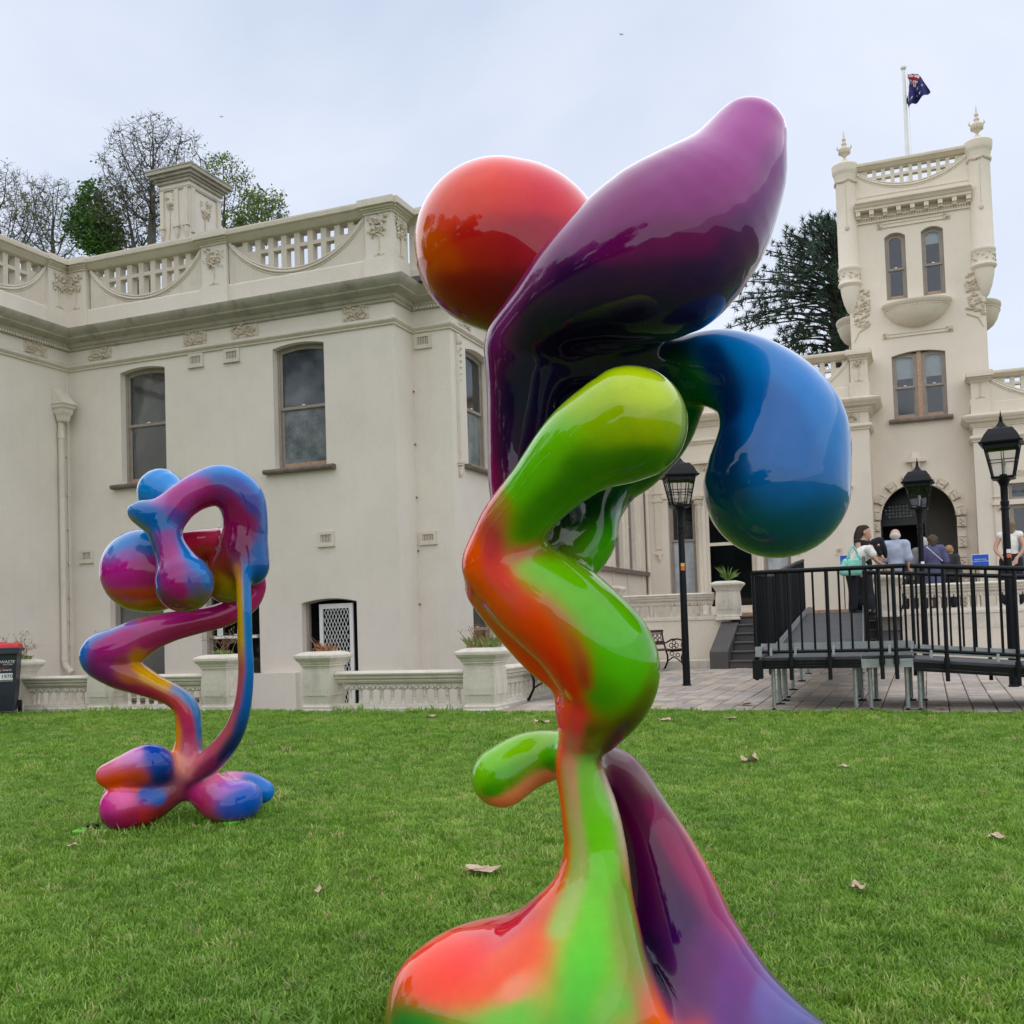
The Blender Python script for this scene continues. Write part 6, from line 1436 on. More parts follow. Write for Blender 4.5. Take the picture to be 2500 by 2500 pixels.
for x in (-1.925, -.757, -.178):
    mb = MB(); mb.box(x - .006, x + .006, 13.21, 13.235, LZ - .01, LZ + .03); rp('edge_trim', mb, 'alu')
# toe boards
def toe(p0, p1, z0, z1, h=.105):
    mb = MB(); a, b = Vector((*p0, z0 + h/2 + .03)), Vector((*p1, z1 + h/2 + .03)); mb.bar(a, b, .008, h); return rp('toe_board', mb, 'alu')
toe((-1.93, 13.29), (-1.05, 13.29), LZ + .04, LZ + .04); toe((-1.04, 13.29), (-.19, 13.29), LZ + .04, LZ + .04)
toe((-.16, 13.29), (1.6, 13.29), slope_z(-.16) + .04, slope_z(1.6) + .04); toe((1.61, 13.29), (XE, 13.29), slope_z(1.61) + .04, slope_z(XE) + .04)
toe((-1.93, 13.3), (-1.95, 14.58), LZ, LZ); 
for a, b in zip(ys[:-1], ys[1:]): toe((back_x(a, -1) + .02, a), (back_x(b, -1) + .02, b - .01), back_z(a), back_z(b)); toe((back_x(a, 1) - .02, a), (back_x(b, 1) - .02, b - .01), back_z(a), back_z(b))
toe((-.72, 14.56), (-.18, 14.56), LZ, LZ); toe((-.17, 14.56), (XE, 14.56), slope_z(-.17), slope_z(XE))
for x in (-1.79, -1.5, -1.06, -.43, .02, .72, 1.6, 2.4):
    z = LZ if x < -.18 else slope_z(x); mb = MB(); mb.box(x - .014, x + .014, 13.13, 13.285, z + .04, z + .065); mb.box(x - .014, x + .014, 13.115, 13.13, z + .03, z + .12); mb.box(x - .014, x + .014, 13.13, 13.28, z + .10, z + .12); rp('rail_clip', mb, 'alu')
# railings
def railing(pts, zs, rail_top, bal_pos, posts, y=None, bottom=.075, label='railing', r=.021):
    """pts: plan polyline ends p0,p1; zs: deck heights"""
    p0, p1 = Vector((*pts[0], zs[0])), Vector((*pts[1], zs[1])); L = (p1 - p0)
    mb = MB(); mb.tube([p0 + Vector((0, 0, rail_top)), p1 + Vector((0, 0, rail_top))], r*1.35, 10); h = rp('handrail', mb, 'black', smooth=40)
    mb = MB(); mb.tube([p0 + Vector((0, 0, bottom)), p1 + Vector((0, 0, bottom))], r, 8); rp('bottom_rail', mb, 'black', h, smooth=40)
    for t in bal_pos:
        a = p0 + L*t; mb = MB(); mb.tube([a + Vector((0, 0, bottom)), a + Vector((0, 0, rail_top))], .014, 6); rp('railing_bar', mb, 'black', h, smooth=40)
    for t in posts:
        a = p0 + L*t; mb = MB(); mb.tube([a + Vector((0, 0, -.02)), a + Vector((0, 0, rail_top))], .0235, 8); q = rp('railing_post', mb, 'black', h, smooth=40)
        mb = MB(); mb.tube([a + Vector((0, 0, -.27)), a + Vector((0, 0, -.02))], .024, 8); mb.tube([a + Vector((0, 0, -.10)), a + Vector((0, 0, .0))], .033, 8); rp('post_socket', mb, 'galv' , q, smooth=40) if False else rp('post_socket', mb, 'blackmatt', q, smooth=40)
    return h
def tx(xs, x0, x1): return [(x - x0)/(x1 - x0) for x in xs]
x0, x1 = -1.96, -.20
railing([(x0, 13.15), (x1, 13.15)], (LZ, LZ), 1.05, tx([-1.82, -1.70, -1.42, -1.27, -.97, -.84, -.66, -.24], x0, x1), tx([-1.56, -1.11, -.52, -.36], x0, x1))
x0, x1 = -.17, XE; za, zb_ = slope_z(x0) + .04, slope_z(x1) + .04
bx = [x for i, x in enumerate([-.11 + .148*k for k in range(36)])]
railing([(x0, 13.15), (x1, 13.15)], (za, zb_), 1.05, tx([b for i, b in enumerate(bx) if i % 5 != 2 and b < XE - .05], x0, x1), tx([b for i, b in enumerate(bx) if i % 5 == 2], x0, x1))
a, b = (-1.985, 13.16), (back_x(14.6, -1) - .035, 14.6)
railing([a, b], (LZ, LZ), 1.05, [i/9 for i in range(1, 9)], [.05, .9])
for a, b in zip(ys[:-1], ys[1:]):
    if a > 20: continue
    n_ = 11; railing([(back_x(a, -1) - .035, a), (back_x(b, -1) - .035, b - .02)], (back_z(a), back_z(b)), 1.05, [(i+.5)/n_ for i in range(n_)], [.06, .94])
    railing([(back_x(a, 1) + .03, a), (back_x(b, 1) + .03, b - .02)], (back_z(a), back_z(b)), 1.05, [(i+.5)/n_ for i in range(n_)], [.06, .94])
x0, x1 = -.74, XE; bx = [-.62 + .148*k for k in range(39)]
railing([(x0, 14.64), (x1, 14.64)], (LZ, slope_z(XE)), 1.05, tx([b for i, b in enumerate(bx) if i % 6 != 3], x0, x1), tx([b for i, b in enumerate(bx) if i % 6 == 3], x0, x1))
mb = MB(); mb.cbox(-2.02, -1.90, 13.12, 13.2, LZ - .25, LZ - .02, .006); rp('corner_bracket', mb, 'blackmatt')
mb = MB(); mb.box(-1.98, -1.90, 13.12, 13.3, LZ + .02, LZ + .14); rp('corner_plate', mb, 'alu')
# legs
legs = [(-1.80, 13.30), (-.84, 13.30), (-.67, 13.30), (-.26, 13.30), (-.12, 13.30), (-1.82, 14.0), (-1.82, 14.5), (-.84, 14.5), (-.66, 14.5), (-.24, 14.5), (-.1, 14.5), (1.62, 13.3), (1.75, 14.5)]
for y in (15.0, 16.2, 17.9, 19.6, 21.2):
    legs += [(back_x(y, -1) + .1, y), (back_x(y, 1) - .1, y)]
for x, y in legs:
    zt = (LZ if x < -.18 else slope_z(x)) - .14 if y < 14.6 else back_z(y) - .14
    z0 = pave_z(y); mb = MB(); mb.tube([(x, y, z0 + .03), (x, y, zt + .02)], .026, 10); mb.tube([(x, y, z0 + .06), (x, y, z0 + .075)], .030, 10); lg = rp('leg', mb, 'galv', smooth=40)
    mb = MB(); mb.tube([(x, y, z0 + .004), (x, y, z0 + .05)], .011, 6); mb.cbox(x - .06, x + .06, y - .045, y + .045, z0 + .003, z0 + .018, .004) if y > 13.5 else mb.tube([(x, y, z0), (x, y, z0 + .012)], .03, 8); rp('foot', mb, 'blackmatt', lg)
# ------------------------------------------------------------------ lamp posts
M['sticker_y'] = simple('yellow_sticker', (0.75, 0.42, 0.05)); M['sticker_r'] = simple('red_sticker', (0.7, 0.12, 0.05))
def lamp_post(label, x, y, z, rot, cross=1, H=3.85):
    t = thing('lamp_post', label, 'lamp post', (x, y, z), rot, 'lamp posts along the terrace')
    def B(mb, name, mat, par=None, **k): return mb.build(name, M[mat], par or t, off=(0, 0, 0), **k)
    mb = MB(); mb.lathe([(.075, 0), (.075, .02), (.062, .03), (.058, 1.0), (.052, 2.50), (.062, 2.51), (.062, 2.54), (.052, 2.55), (.06, 2.60), (.06, 2.63), (.05, 2.64), (.052, 2.84), (.075, 2.90), (.10, 2.93)], 0, 0, 12, math.pi/12); B(mb, 'post', 'black', smooth=35)
    mb = MB(); mb.sq([(.05, 2.92), (.15, 2.945), (.155, 2.97), (.14, 2.98)], 0, 0); mb.lathe([(.05, 2.97), (.05, 3.01), (.02, 3.02)], 0, 0, 10); base = B(mb, 'lantern_base', 'black')
    b0, b1, z0, z1 = .137, .225, 2.975, 3.44
    for sx, sy in ((-1,-1),(1,-1),(1,1),(-1,1)):
        mb = MB(); mb.bar((sx*b0, sy*b0, z0), (sx*b1, sy*b1, z1), .018, .018); B(mb, 'corner_bar', 'black', base)
    for k in range(4):
        a = k*math.pi/2; ca, sa = math.cos(a), math.sin(a)
        rt = lambda p: (p[0]*ca - p[1]*sa, p[0]*sa + p[1]*ca, p[2])
        def at(s, q): w = b0 + (b1-b0)*q; return rt((s*w, -w, z0 + (z1-z0)*q))
        mb = MB(); i_ = .004
        mb.add([rt((p, -(b0 + (b1-b0)*q) + .004, z0 + (z1-z0)*q)) for p, q in ((-b0, 0), (b0, 0), (b1, 1), (-b1, 1))], [(0,1,2,3)]); B(mb, 'pane', 'lampglass', base, fix=False)
        mb = MB()
        for q in ((.5,) if cross == 1 else (.42, .52)): mb.bar(at(-1, q), at(1, q), .010, .012)
        for s in ((0,) if cross == 1 else (-.36, .36)): mb.bar(at(s, 0), at(s, 1), .010, .012)
        mb.bar(at(-1, .93), at(1, .93), .012, .06); B(mb, 'glazing_bars', 'black', base)
    mb = MB(); mb.sq([(.245, 3.435), (.28, 3.44), (.285, 3.465), (.26, 3.475), (.215, 3.57), (.165, 3.645), (.155, 3.655), (.15, 3.66), (.11, 3.665), (.07, 3.69), (.045, 3.73), (.03, 3.76), (.02, 3.765)], 0, 0); rf = B(mb, 'lantern_roof', 'black')
    mb = MB(); mb.lathe([(.025, 3.76), (.03, 3.775), (.018, 3.785), (.03, 3.80), (.018, 3.81), (.026, 3.825), (.012, 3.86), (.002, 3.93)], 0, 0, 8); B(mb, 'finial', 'black', rf)
    mb = MB(); mb.tube([(0, 0, 3.0), (.01, 0, 3.12)], .02, 8); mb.ell((.01, 0, 3.17), (.03, .03, .055), 8, 6); B(mb, 'bulb', 'white', base)
    return t
L1 = lamp_post('black lamp post standing before the terrace balustrade, between the green and blue lobes', -3.73, 17.25, pave_z(17.25), R(24), 2)
L2 = lamp_post('black lamp post standing directly before the arched entrance', -.06, 21.3, pave_z(21.3), R(-4), 1)
L3 = lamp_post('tallest black lamp post, nearest the right edge beyond the ramp', 1.09, 16.5, pave_z(16.5), R(-8), 1)
for L_, zz_, wy in ((L1, 1.95, 1), (L2, 1.9, 0), (L3, 1.88, 0)):
    mb = MB()
    for q, (dz, mt) in enumerate(((.035, 'sticker_y' if wy else 'white'), (-.03, 'sticker_r'))):
        mb = MB(); a = R(-90) - L_.rotation_euler.z
        V = []; r_ = .0602
        for k in range(5):
            t = a + R(20) + (k-2)*.28
            for z in (zz_ + dz - .028, zz_ + dz + .028): V.append((r_*math.cos(t), r_*math.sin(t), z))
        mb.add(V, [(2*k, 2*k+2, 2*k+3, 2*k+1) for k in range(4)]); mb.build('sticker', M[mt], L_, off=(0, 0, 0))

# ------------------------------------------------------------------ benches
M['slat'] = simple('dark_red_slat', (0.085, 0.03, 0.026), 0.5, var=0.4, scale=9)
def bench(label, x, y, z, rot):
    t = thing('garden_bench', label, 'bench', (x, y, z), rot, 'cast iron benches')
    L = 1.5
    for sx in (-1, 1):
        X = sx*L/2; mb = MB(); P = lambda pts, r, n=6: mb.tube([(X, a, b) for a, b in pts], r, n)
        P([(-.24, 0), (-.26, .03), (-.20, .14), (-.19, .25), (-.24, .36), (-.23, .42)], [.03, .02, .018, .02, .022, .02]); P([(.26, 0), (.24, .03), (.17, .16), (.16, .28), (.20, .40), (.26, .60), (.30, .82)], [.03, .02, .018, .02, .02, .018, .016])
        P([(-.24, .40), (0, .385), (.2, .40)], .02); P([(.2, .55), (.05, .62), (-.12, .63), (-.24, .60), (-.29, .64), (-.26, .69), (-.21, .67)], [.015, .018, .018, .02, .02, .018, .012])
        P([(-.23, .42), (-.2, .5), (-.23, .6)], .014); P([(-.18, .16), (0, .27), (.16, .18)], .014)
        for a, b in ((-.08, .5), (.06, .5), (-.01, .44), (-.01, .56)): mb.tube([(X, a + .045*math.cos(q), b + .045*math.sin(q)) for q in [k*.7 for k in range(10)]], .009, 5)
        for a, b in ((-.1, .3), (.05, .33)): mb.tube([(X, a + .05*math.cos(q), b + .04*math.sin(q)) for q in [k*.7 for k in range(10)]], .009, 5)
        mb.build('bench_end', M['black'], t, off=(0, 0, 0))
    for k in range(6):
        yy = -.22 + .078*k; mb = MB(); mb.cbox(-L/2 - .02, L/2 + .02, yy, yy + .062, .40 + .006*abs(k-2.5), .425 + .006*abs(k-2.5), .005); mb.build('seat_slat', M['slat'], t, off=(0, 0, 0))
    for a, b in ((.235, .52), (.275, .77)):
        mb = MB(); mb.cbox(-L/2 - .02, L/2 + .02, a - .014, a + .012, b, b + .06, .005); mb.build('back_slat', M['slat'], t, off=(0, 0, 0))
    mb = MB()
    for i in range(10):
        for j in range(2):
            cx, cz = -.62 + .138*i, .62 + .09*j; mb.tube([(cx + .055*math.cos(q), .25 + .01*j, cz + .042*math.sin(q)) for q in [k*.63 for k in range(11)]], .009, 5)
    mb.tube([(-L/2, .25, .59), (L/2, .25, .59)], .01, 5); mb.tube([(-L/2, .265, .75), (L/2, .265, .75)], .01, 5); mb.build('cast_back_panel', M['black'], t, off=(0, 0, 0))
bench('black cast iron bench with dark red slats against the terrace wall, behind lamp post', -5.22, 20.9, pave_z(20.9), R(66))
bench('cast iron bench mostly hidden behind the tall sculpture, one foot showing', -5.28, 15.4, pave_z(15.4), R(90))

# ------------------------------------------------------------------ wheelie bin
bn = thing('wheelie_bin', 'dark wheelie bin with red lid and phone number label at left edge', 'bin', (-13.80, 12.75, 0), R(40))
M['binp'] = simple('navy_plastic', (0.014, 0.020, 0.032), 0.42, var=0.25, scale=4); M['binlid'] = simple('red_plastic', (0.62, 0.018, 0.03), 0.4, var=0.12)
def BB(mb, name, mat, par=None, **k): return mb.build(name, M[mat], par or bn, off=(0, 0, 0), **k)
mb = MB(); V = []
for z, hx, y0, y1 in ((0.05, .20, -.23, .22), (.30, .225, -.255, .27), (.98, .27, -.30, .34), (1.0, .28, -.31, .36)):
    V += [(-hx, y0, z), (hx, y0, z), (hx, y1, z), (-hx, y1, z)]
F = [(3,2,1,0), (12,13,14,15)]
for i in range(3):
    for k in range(4): F.append((4*i+k, 4*i+(k+1)%4, 4*i+4+(k+1)%4, 4*i+4+k))
mb.add(V, F); BB(mb, 'body', 'binp')
mb = MB(); mb.cbox(-.31, .31, -.345, .37, .99, 1.05, .012); mb.cbox(-.30, .30, -.36, -.33, .95, 1.0, .008); BB(mb, 'rim', 'binp')
mb = MB(); V = []
for z, s in ((1.052, 1.0), (1.10, .97), (1.13, .85)): V += [(-.29*s, -.34*s, z), (.29*s, -.34*s, z), (.29*s, .36*s, z), (-.29*s, .36*s, z)]
F = [(3,2,1,0), (8,9,10,11)] + [(4*i+k, 4*i+(k+1)%4, 4*i+4+(k+1)%4, 4*i+4+k) for i in range(2) for k in range(4)]
mb.add(V, F); mb.cbox(-.24, .05, -.22, .2, 1.125, 1.145, .008); ld = BB(mb, 'lid', 'binlid')
mb = MB(); mb.tube([(-.22, .40, 1.02), (.22, .40, 1.02)], .016, 8); mb.bar((-.2, .33, 1.0), (-.2, .41, 1.02), .03, .03); mb.bar((.2, .33, 1.0), (.2, .41, 1.02), .03, .03); BB(mb, 'handle', 'binp')
for sx in (-1, 1):
    mb = MB(); mb.tube([(sx*.215, .25, .10), (sx*.265, .25, .10)], .10, 16); BB(mb, 'wheel', 'blackmatt')
def text_mesh(body, size, mat, name, parent, M4, align='CENTER', shear=0.0):
    cu = bpy.data.curves.new(name, 'FONT'); cu.body = body; cu.size = size; cu.align_x = align; cu.align_y = 'CENTER'; cu.extrude = 0.0008; cu.shear = shear; cu.resolution_u = 3
    tmp = bpy.data.objects.new('tmp_text', cu); COL.objects.link(tmp)
    bpy.context.view_layer.update()
    me = bpy.data.meshes.new_from_object(tmp.evaluated_get(bpy.context.evaluated_depsgraph_get()))
    bpy.data.objects.remove(tmp); me.transform(M4); me.materials.clear(); me.materials.append(mat)
    o = bpy.data.objects.new(name, me); COL.objects.link(o); o.parent = parent; return o
def face_y(x, y, z, tilt=0.0): return Matrix.Translation((x, y, z)) @ Matrix.Rotation(R(90) + tilt, 4, 'X')
def bin_y(z): return -.255 - .045*(z - .30)/.68 - .004
tl_ = -math.atan(.045/.68)
wm = M['white']; rm = M['binlid']
mb = MB(); zc, hh = .60, .052; mb.add([(-.20, bin_y(zc-hh), zc-hh), (.20, bin_y(zc-hh), zc-hh), (.20, bin_y(zc+hh), zc+hh), (-.20, bin_y(zc+hh), zc+hh)], [(0,1,2,3)]); BB(mb, 'number_label', 'white', fix=False)
text_mesh('9555 1970', .085, M['black'], 'phone_number', bn, face_y(0.02, bin_y(.6) - .004, .6, -tl_))
text_mesh('GENERAL WASTE', .04, wm, 'bin_lettering', bn, face_y(0.03, bin_y(.70) - .003, .70, -tl_))
text_mesh('WASTE', .065, wm, 'logo_lettering', bn, face_y(.125, bin_y(.83) - .003, .83, -tl_), shear=.2)
text_mesh('SOLUTIONS', .026, wm, 'logo_lettering', bn, face_y(.135, bin_y(.79) - .003, .79, -tl_))
text_mesh('TOTAL', .055, rm, 'logo_lettering', bn, face_y(-.06, bin_y(.83) - .003, .83, -tl_), shear=.2)
mb = MB(); mb.tube([(.0 + .19*math.cos(a), bin_y(.82 + .09*math.sin(a)) - .002, .82 + .09*math.sin(a)) for a in [R(110) + k*R(15) for k in range(17)]], [.001 + .004*math.sin(math.pi*k/16) for k in range(17)], 5); BB(mb, 'logo_ring', 'binlid')
mb = MB(); mb.add([(-.2, bin_y(.53), .528), (.2, bin_y(.53), .528), (.2, bin_y(.534), .533), (-.2, bin_y(.534), .533)], [(0,1,2,3)]); BB(mb, 'label_line', 'white', fix=False)

# ------------------------------------------------------------------ signs
M['signblue'] = simple('sign_blue', (0.004, 0.09, 0.52), 0.4, var=0.04)
def sign(label, x, y, z, w, h):
    t = thing('sign', label, 'sign', (x, y, z), 0, 'blue notices by the entrance')
    mb = MB(); mb.cbox(-w/2, w/2, -.008, .008, -h/2, h/2, .003); mb.build('border', M['white'], t, off=(0, 0, 0))
    mb = MB(); mb.box(-w/2 + .012, w/2 - .012, -.011, -.0085, -h/2 + .012, h/2 - .012); b = mb.build('board', M['signblue'], t, off=(0, 0, 0))
    text_mesh('PLEASE LEAVE', .042, M['white'], 'sign_lettering', b, face_y(0, -.0125, .022)); text_mesh('UMBRELLAS OUTSIDE', .036, M['white'], 'sign_lettering', b, face_y(0, -.0125, -.022))
    mb = MB(); mb.tube([(-w*.3, .03, -h/2), (-w*.3, .06, -(z - TZ))], .012, 6); mb.tube([(w*.3, .03, -h/2), (w*.3, .06, -(z - TZ))], .012, 6); mb.build('sign_stand', M['black'], t, off=(0, 0, 0))
sign('blue notice with white lettering right of the arched entrance', 1.19, 26.6, 2.30, .37, .29)
sign('blue notice half hidden behind the mint handbag', -1.70, 26.2, 2.42, .37, .29)

# ------------------------------------------------------------------ flagpole and flag
fp = thing('flagpole', 'white flagpole with round cap on the tower roof', 'flagpole', (.04, 29.5, 11.6))
mb = MB(); mb.lathe([(.06, 11.6), (.055, 13.5), (.042, 15.5)], .04, 29.5, 12); mb.build('pole', M['white'], fp, smooth=40)
mb = MB(); mb.lathe([(.02, 15.5), (.06, 15.52), (.08, 15.56), (.07, 15.6), (.02, 15.63)], .04, 29.5, 14); mb.build('cap', M['white'], fp, smooth=40)
mb = MB(); mb.tube([(.13, 29.46, 15.42), (.135, 29.45, 14.4), (.14, 29.45, 13.2)], .006, 5); mb.build('halyard', M['white'], fp)
def flag_mat():
    m, t, b = new_mat('blue_ensign'); at = t.nodes.new('ShaderNodeAttribute'); at.attribute_name = 'paint'; t.links.new(at.outputs['Color'], b.inputs['Base Color']); b.inputs['Roughness'].default_value = 0.8; return m
nu, nv = 96, 48; V = []; C = []
def flag_col(u, v):     # u along the fly 0..1, v up 0..1
    blue, red, white = (0.006, 0.008, 0.10), (0.42, 0.008, 0.02), (0.72, 0.72, 0.72)
    if u < .5 and v > .5:
        a, b_ = u*2, (v-.5)*2; x, y = a*2, b_
        if abs(b_-.5) < .1 or abs(a-.5) < .05: return red
        if abs(b_-.5) < .167 or abs(a-.5) < .083: return white
        for s in (0, 1):
            d = abs((b_ - (a if s == 0 else 1-a)))
            if d < .06: return red
            if d < .14: return white
        return blue
    for cu, cv, r in ((.25, .25, .14), (.75, .83, .065), (.75, .17, .065), (.625, .56, .065), (.86, .62, .065), (.8, .46, .04)):
        dx_, dy_ = (u-cu)*2, (v-cv); rr_ = math.hypot(dx_, dy_); an = math.atan2(dy_, dx_)
        if rr_ < r*(.62 + .38*math.cos(7*(an - math.pi/2))): return white
    return blue
for j in range(nv+1):
    for i in range(nu+1):
        u, v = i/nu, j/nv
        # hoist tied along the halyard, the fly blown out and drooping
        A_, B_, C_, D_ = (.15, 15.37), (.66, 14.80), (.15, 15.00), (.10, 14.42)
        tx_ = A_[0] + (B_[0]-A_[0])*u + .05*math.sin(math.pi*u); tz_ = A_[1] + (B_[1]-A_[1])*u + .13*math.sin(math.pi*u)
        bx_ = C_[0] + (D_[0]-C_[0])*u - .03*math.sin(math.pi*u); bz_ = C_[1] + (D_[1]-C_[1])*u
        w_ = v**.9; x = bx_ + (tx_-bx_)*w_ + .02*math.sin(9*u + 5*v); z = bz_ + (tz_-bz_)*w_ - .04*math.sin(math.pi*v)*u
        y = 29.45 + .10*math.sin(12*v + 3.0*u)*u**.5 + .06*math.sin(5*u + 2*v)
        V.append((x, y, z)); C.append((*flag_col(u, v), 1))
F = [(j*(nu+1)+i, j*(nu+1)+i+1, (j+1)*(nu+1)+i+1, (j+1)*(nu+1)+i) for j in range(nv) for i in range(nu)]
me = bpy.data.meshes.new('flag'); me.from_pydata(V, [], F); a = me.color_attributes.new('paint', 'FLOAT_COLOR', 'POINT'); a.data.foreach_set('color', np.array(C, np.float32).ravel()); me.update()
tag(link('flag', me, flag_mat(), smooth=True), 'blue flag with a small red and white cross corner drooping from the flagpole', 'flag')

# ------------------------------------------------------------------ fallen leaves
def leaf_mat():
    m, t, b = new_mat('dry_leaf'); n = noise(t, 30, 6, .7); oi = t.nodes.new('ShaderNodeObjectInfo')
    r = ramp(t, n.outputs['Fac'], [(0.3, (0.34, 0.23, 0.14)), (0.5, (0.52, 0.39, 0.27)), (0.75, (0.64, 0.52, 0.39))]); t.links.new(r.outputs[0], b.inputs['Base Color']); b.inputs['Roughness'].default_value = .8
    bump(t, b, n.outputs['Fac'], .3, .005); return m
M['leaf'] = leaf_mat()
def leaf(label, x, y, s, rot, curl, seed, lobes=5):
    rg = random.Random(seed); n = 30; V = [(0, 0, .010)]
    for ring, q in ((1, .5), (2, 1.0)):
        for k in range(n):
            a = 2*math.pi*k/n; r = (1.0 + .22*abs(math.cos(lobes*a/2))**1.5 - .18 + .05*rg.random())*q
            if abs(a - math.pi) < .3: r *= .72
            px, py = r*math.cos(a)*.62, r*math.sin(a)*.5; z = .012 + .45*curl*(r*r)*(.55 + .45*math.sin(3*a + seed)) + .06*rg.random()*q
            V.append((px*s, py*s, z*s + .012))
    F = [(0, 1+k, 1+(k+1) % n) for k in range(n)] + [(1+k, 1+n+k, 1+n+(k+1) % n, 1+(k+1) % n) for k in range(n)]
    z0 = lawn_z(x, y) + .02 if y < LAWN_EDGE else pave_z(y)
    t = thing('fallen_leaf', label, 'leaf', (x, y, z0), rot, 'dry leaves lying about')
    me = bpy.data.meshes.new('blade'); me.from_pydata(V, [], F); me.update(); link('blade', me, M['leaf'], t, smooth=True)
    mb = MB(); mb.tube([(-.1*s, 0, .02), (-.5*s, .02*s, .02), (-.85*s, .1*s, .03)], [.012*s, .016*s, .022*s], 5); mb.tube([(-.4*s, 0, .022), (0, 0, .022 + .01*s), (.5*s, 0, .03 + curl*s*.2)], .010*s, 5); mb.build('stalk', M['timber'], t, off=(0, 0, 0)); return t
LV = [('largest dry leaf, lying flat on the grass left of the tall sculpture', -1.94, 4.457, .135, .3, .25, 1), ('curled pale leaf on the grass right of the tall sculpture, before the ramp', -1.354, 8.459, .125, 1.2, .9, 2), ('dry leaf near the right edge of the lawn', .274, 5.805, .075, .2, .6, 3), ('small dark curled leaf on the lower right lawn', -.313, 4.584, .06, .9, .9, 4), ('thin dry leaf lying near the paving beside the sculpture waist', -2.764, 11.603, .15, 2.5, .25, 5), ('pale leaf on the grass just left of the sculpture waist', -4.155, 11.36, .16, .1, .4, 6), ('tiny leaf scrap at the lawn edge before the ramp left end', -2.101, 11.91, .12, .5, .1, 7), ('small upright leaf scrap on the lower left lawn', -2.456, 3.904, .045, 2., .9, 8), ('small leaf by the lawn edge before the corner planter', -5.871, 12.077, .12, .4, .3, 9), ('small greenish leaf on the lawn before the middle of the ramp', -.616, 8.144, .075, .6, .3, 10), ('leaf fragment on the grass left of the green anchor plate', -4.377, 4.5, .05, .6, .4, 11), ('dry leaf on the paving by the ramp front leg', -2.25, 13.9, .17, .3, .3, 12), ('little leaf on the paving between the right ramp legs', .1, 13.35, .08, .3, .3, 13)]
for a in LV: leaf(*a)
mb = MB()

# ------------------------------------------------------------------ ground anchors of the looped sculpture
M['lime'] = simple('lime_plate', (0.14, 0.52, 0.03), 0.5, var=.15)
for lab, x, y, rot in (('lime green anchor plate with black cap, left of the looped sculpture', -4.62, 4.94, R(20)), ('lime green anchor plate with black cap, under the looped sculpture right foot', -3.98, 5.30, R(-12))):
    t = thing('anchor_plate', lab, 'anchor plate', (x, y, lawn_z(x, y)), rot, 'sculpture anchor plates')
    mb = MB(); mb.cbox(-.12, .12, -.06, .06, .014, .036, .006); mb.build('plate', M['lime'], t, off=(0, 0, 0))
    mb = MB(); mb.lathe([(.036, .036), (.04, .044), (.034, .058), (.014, .064)], -.02, 0, 12); mb.build('cap', M['blackmatt'], t, off=(0, 0, 0), smooth=40)

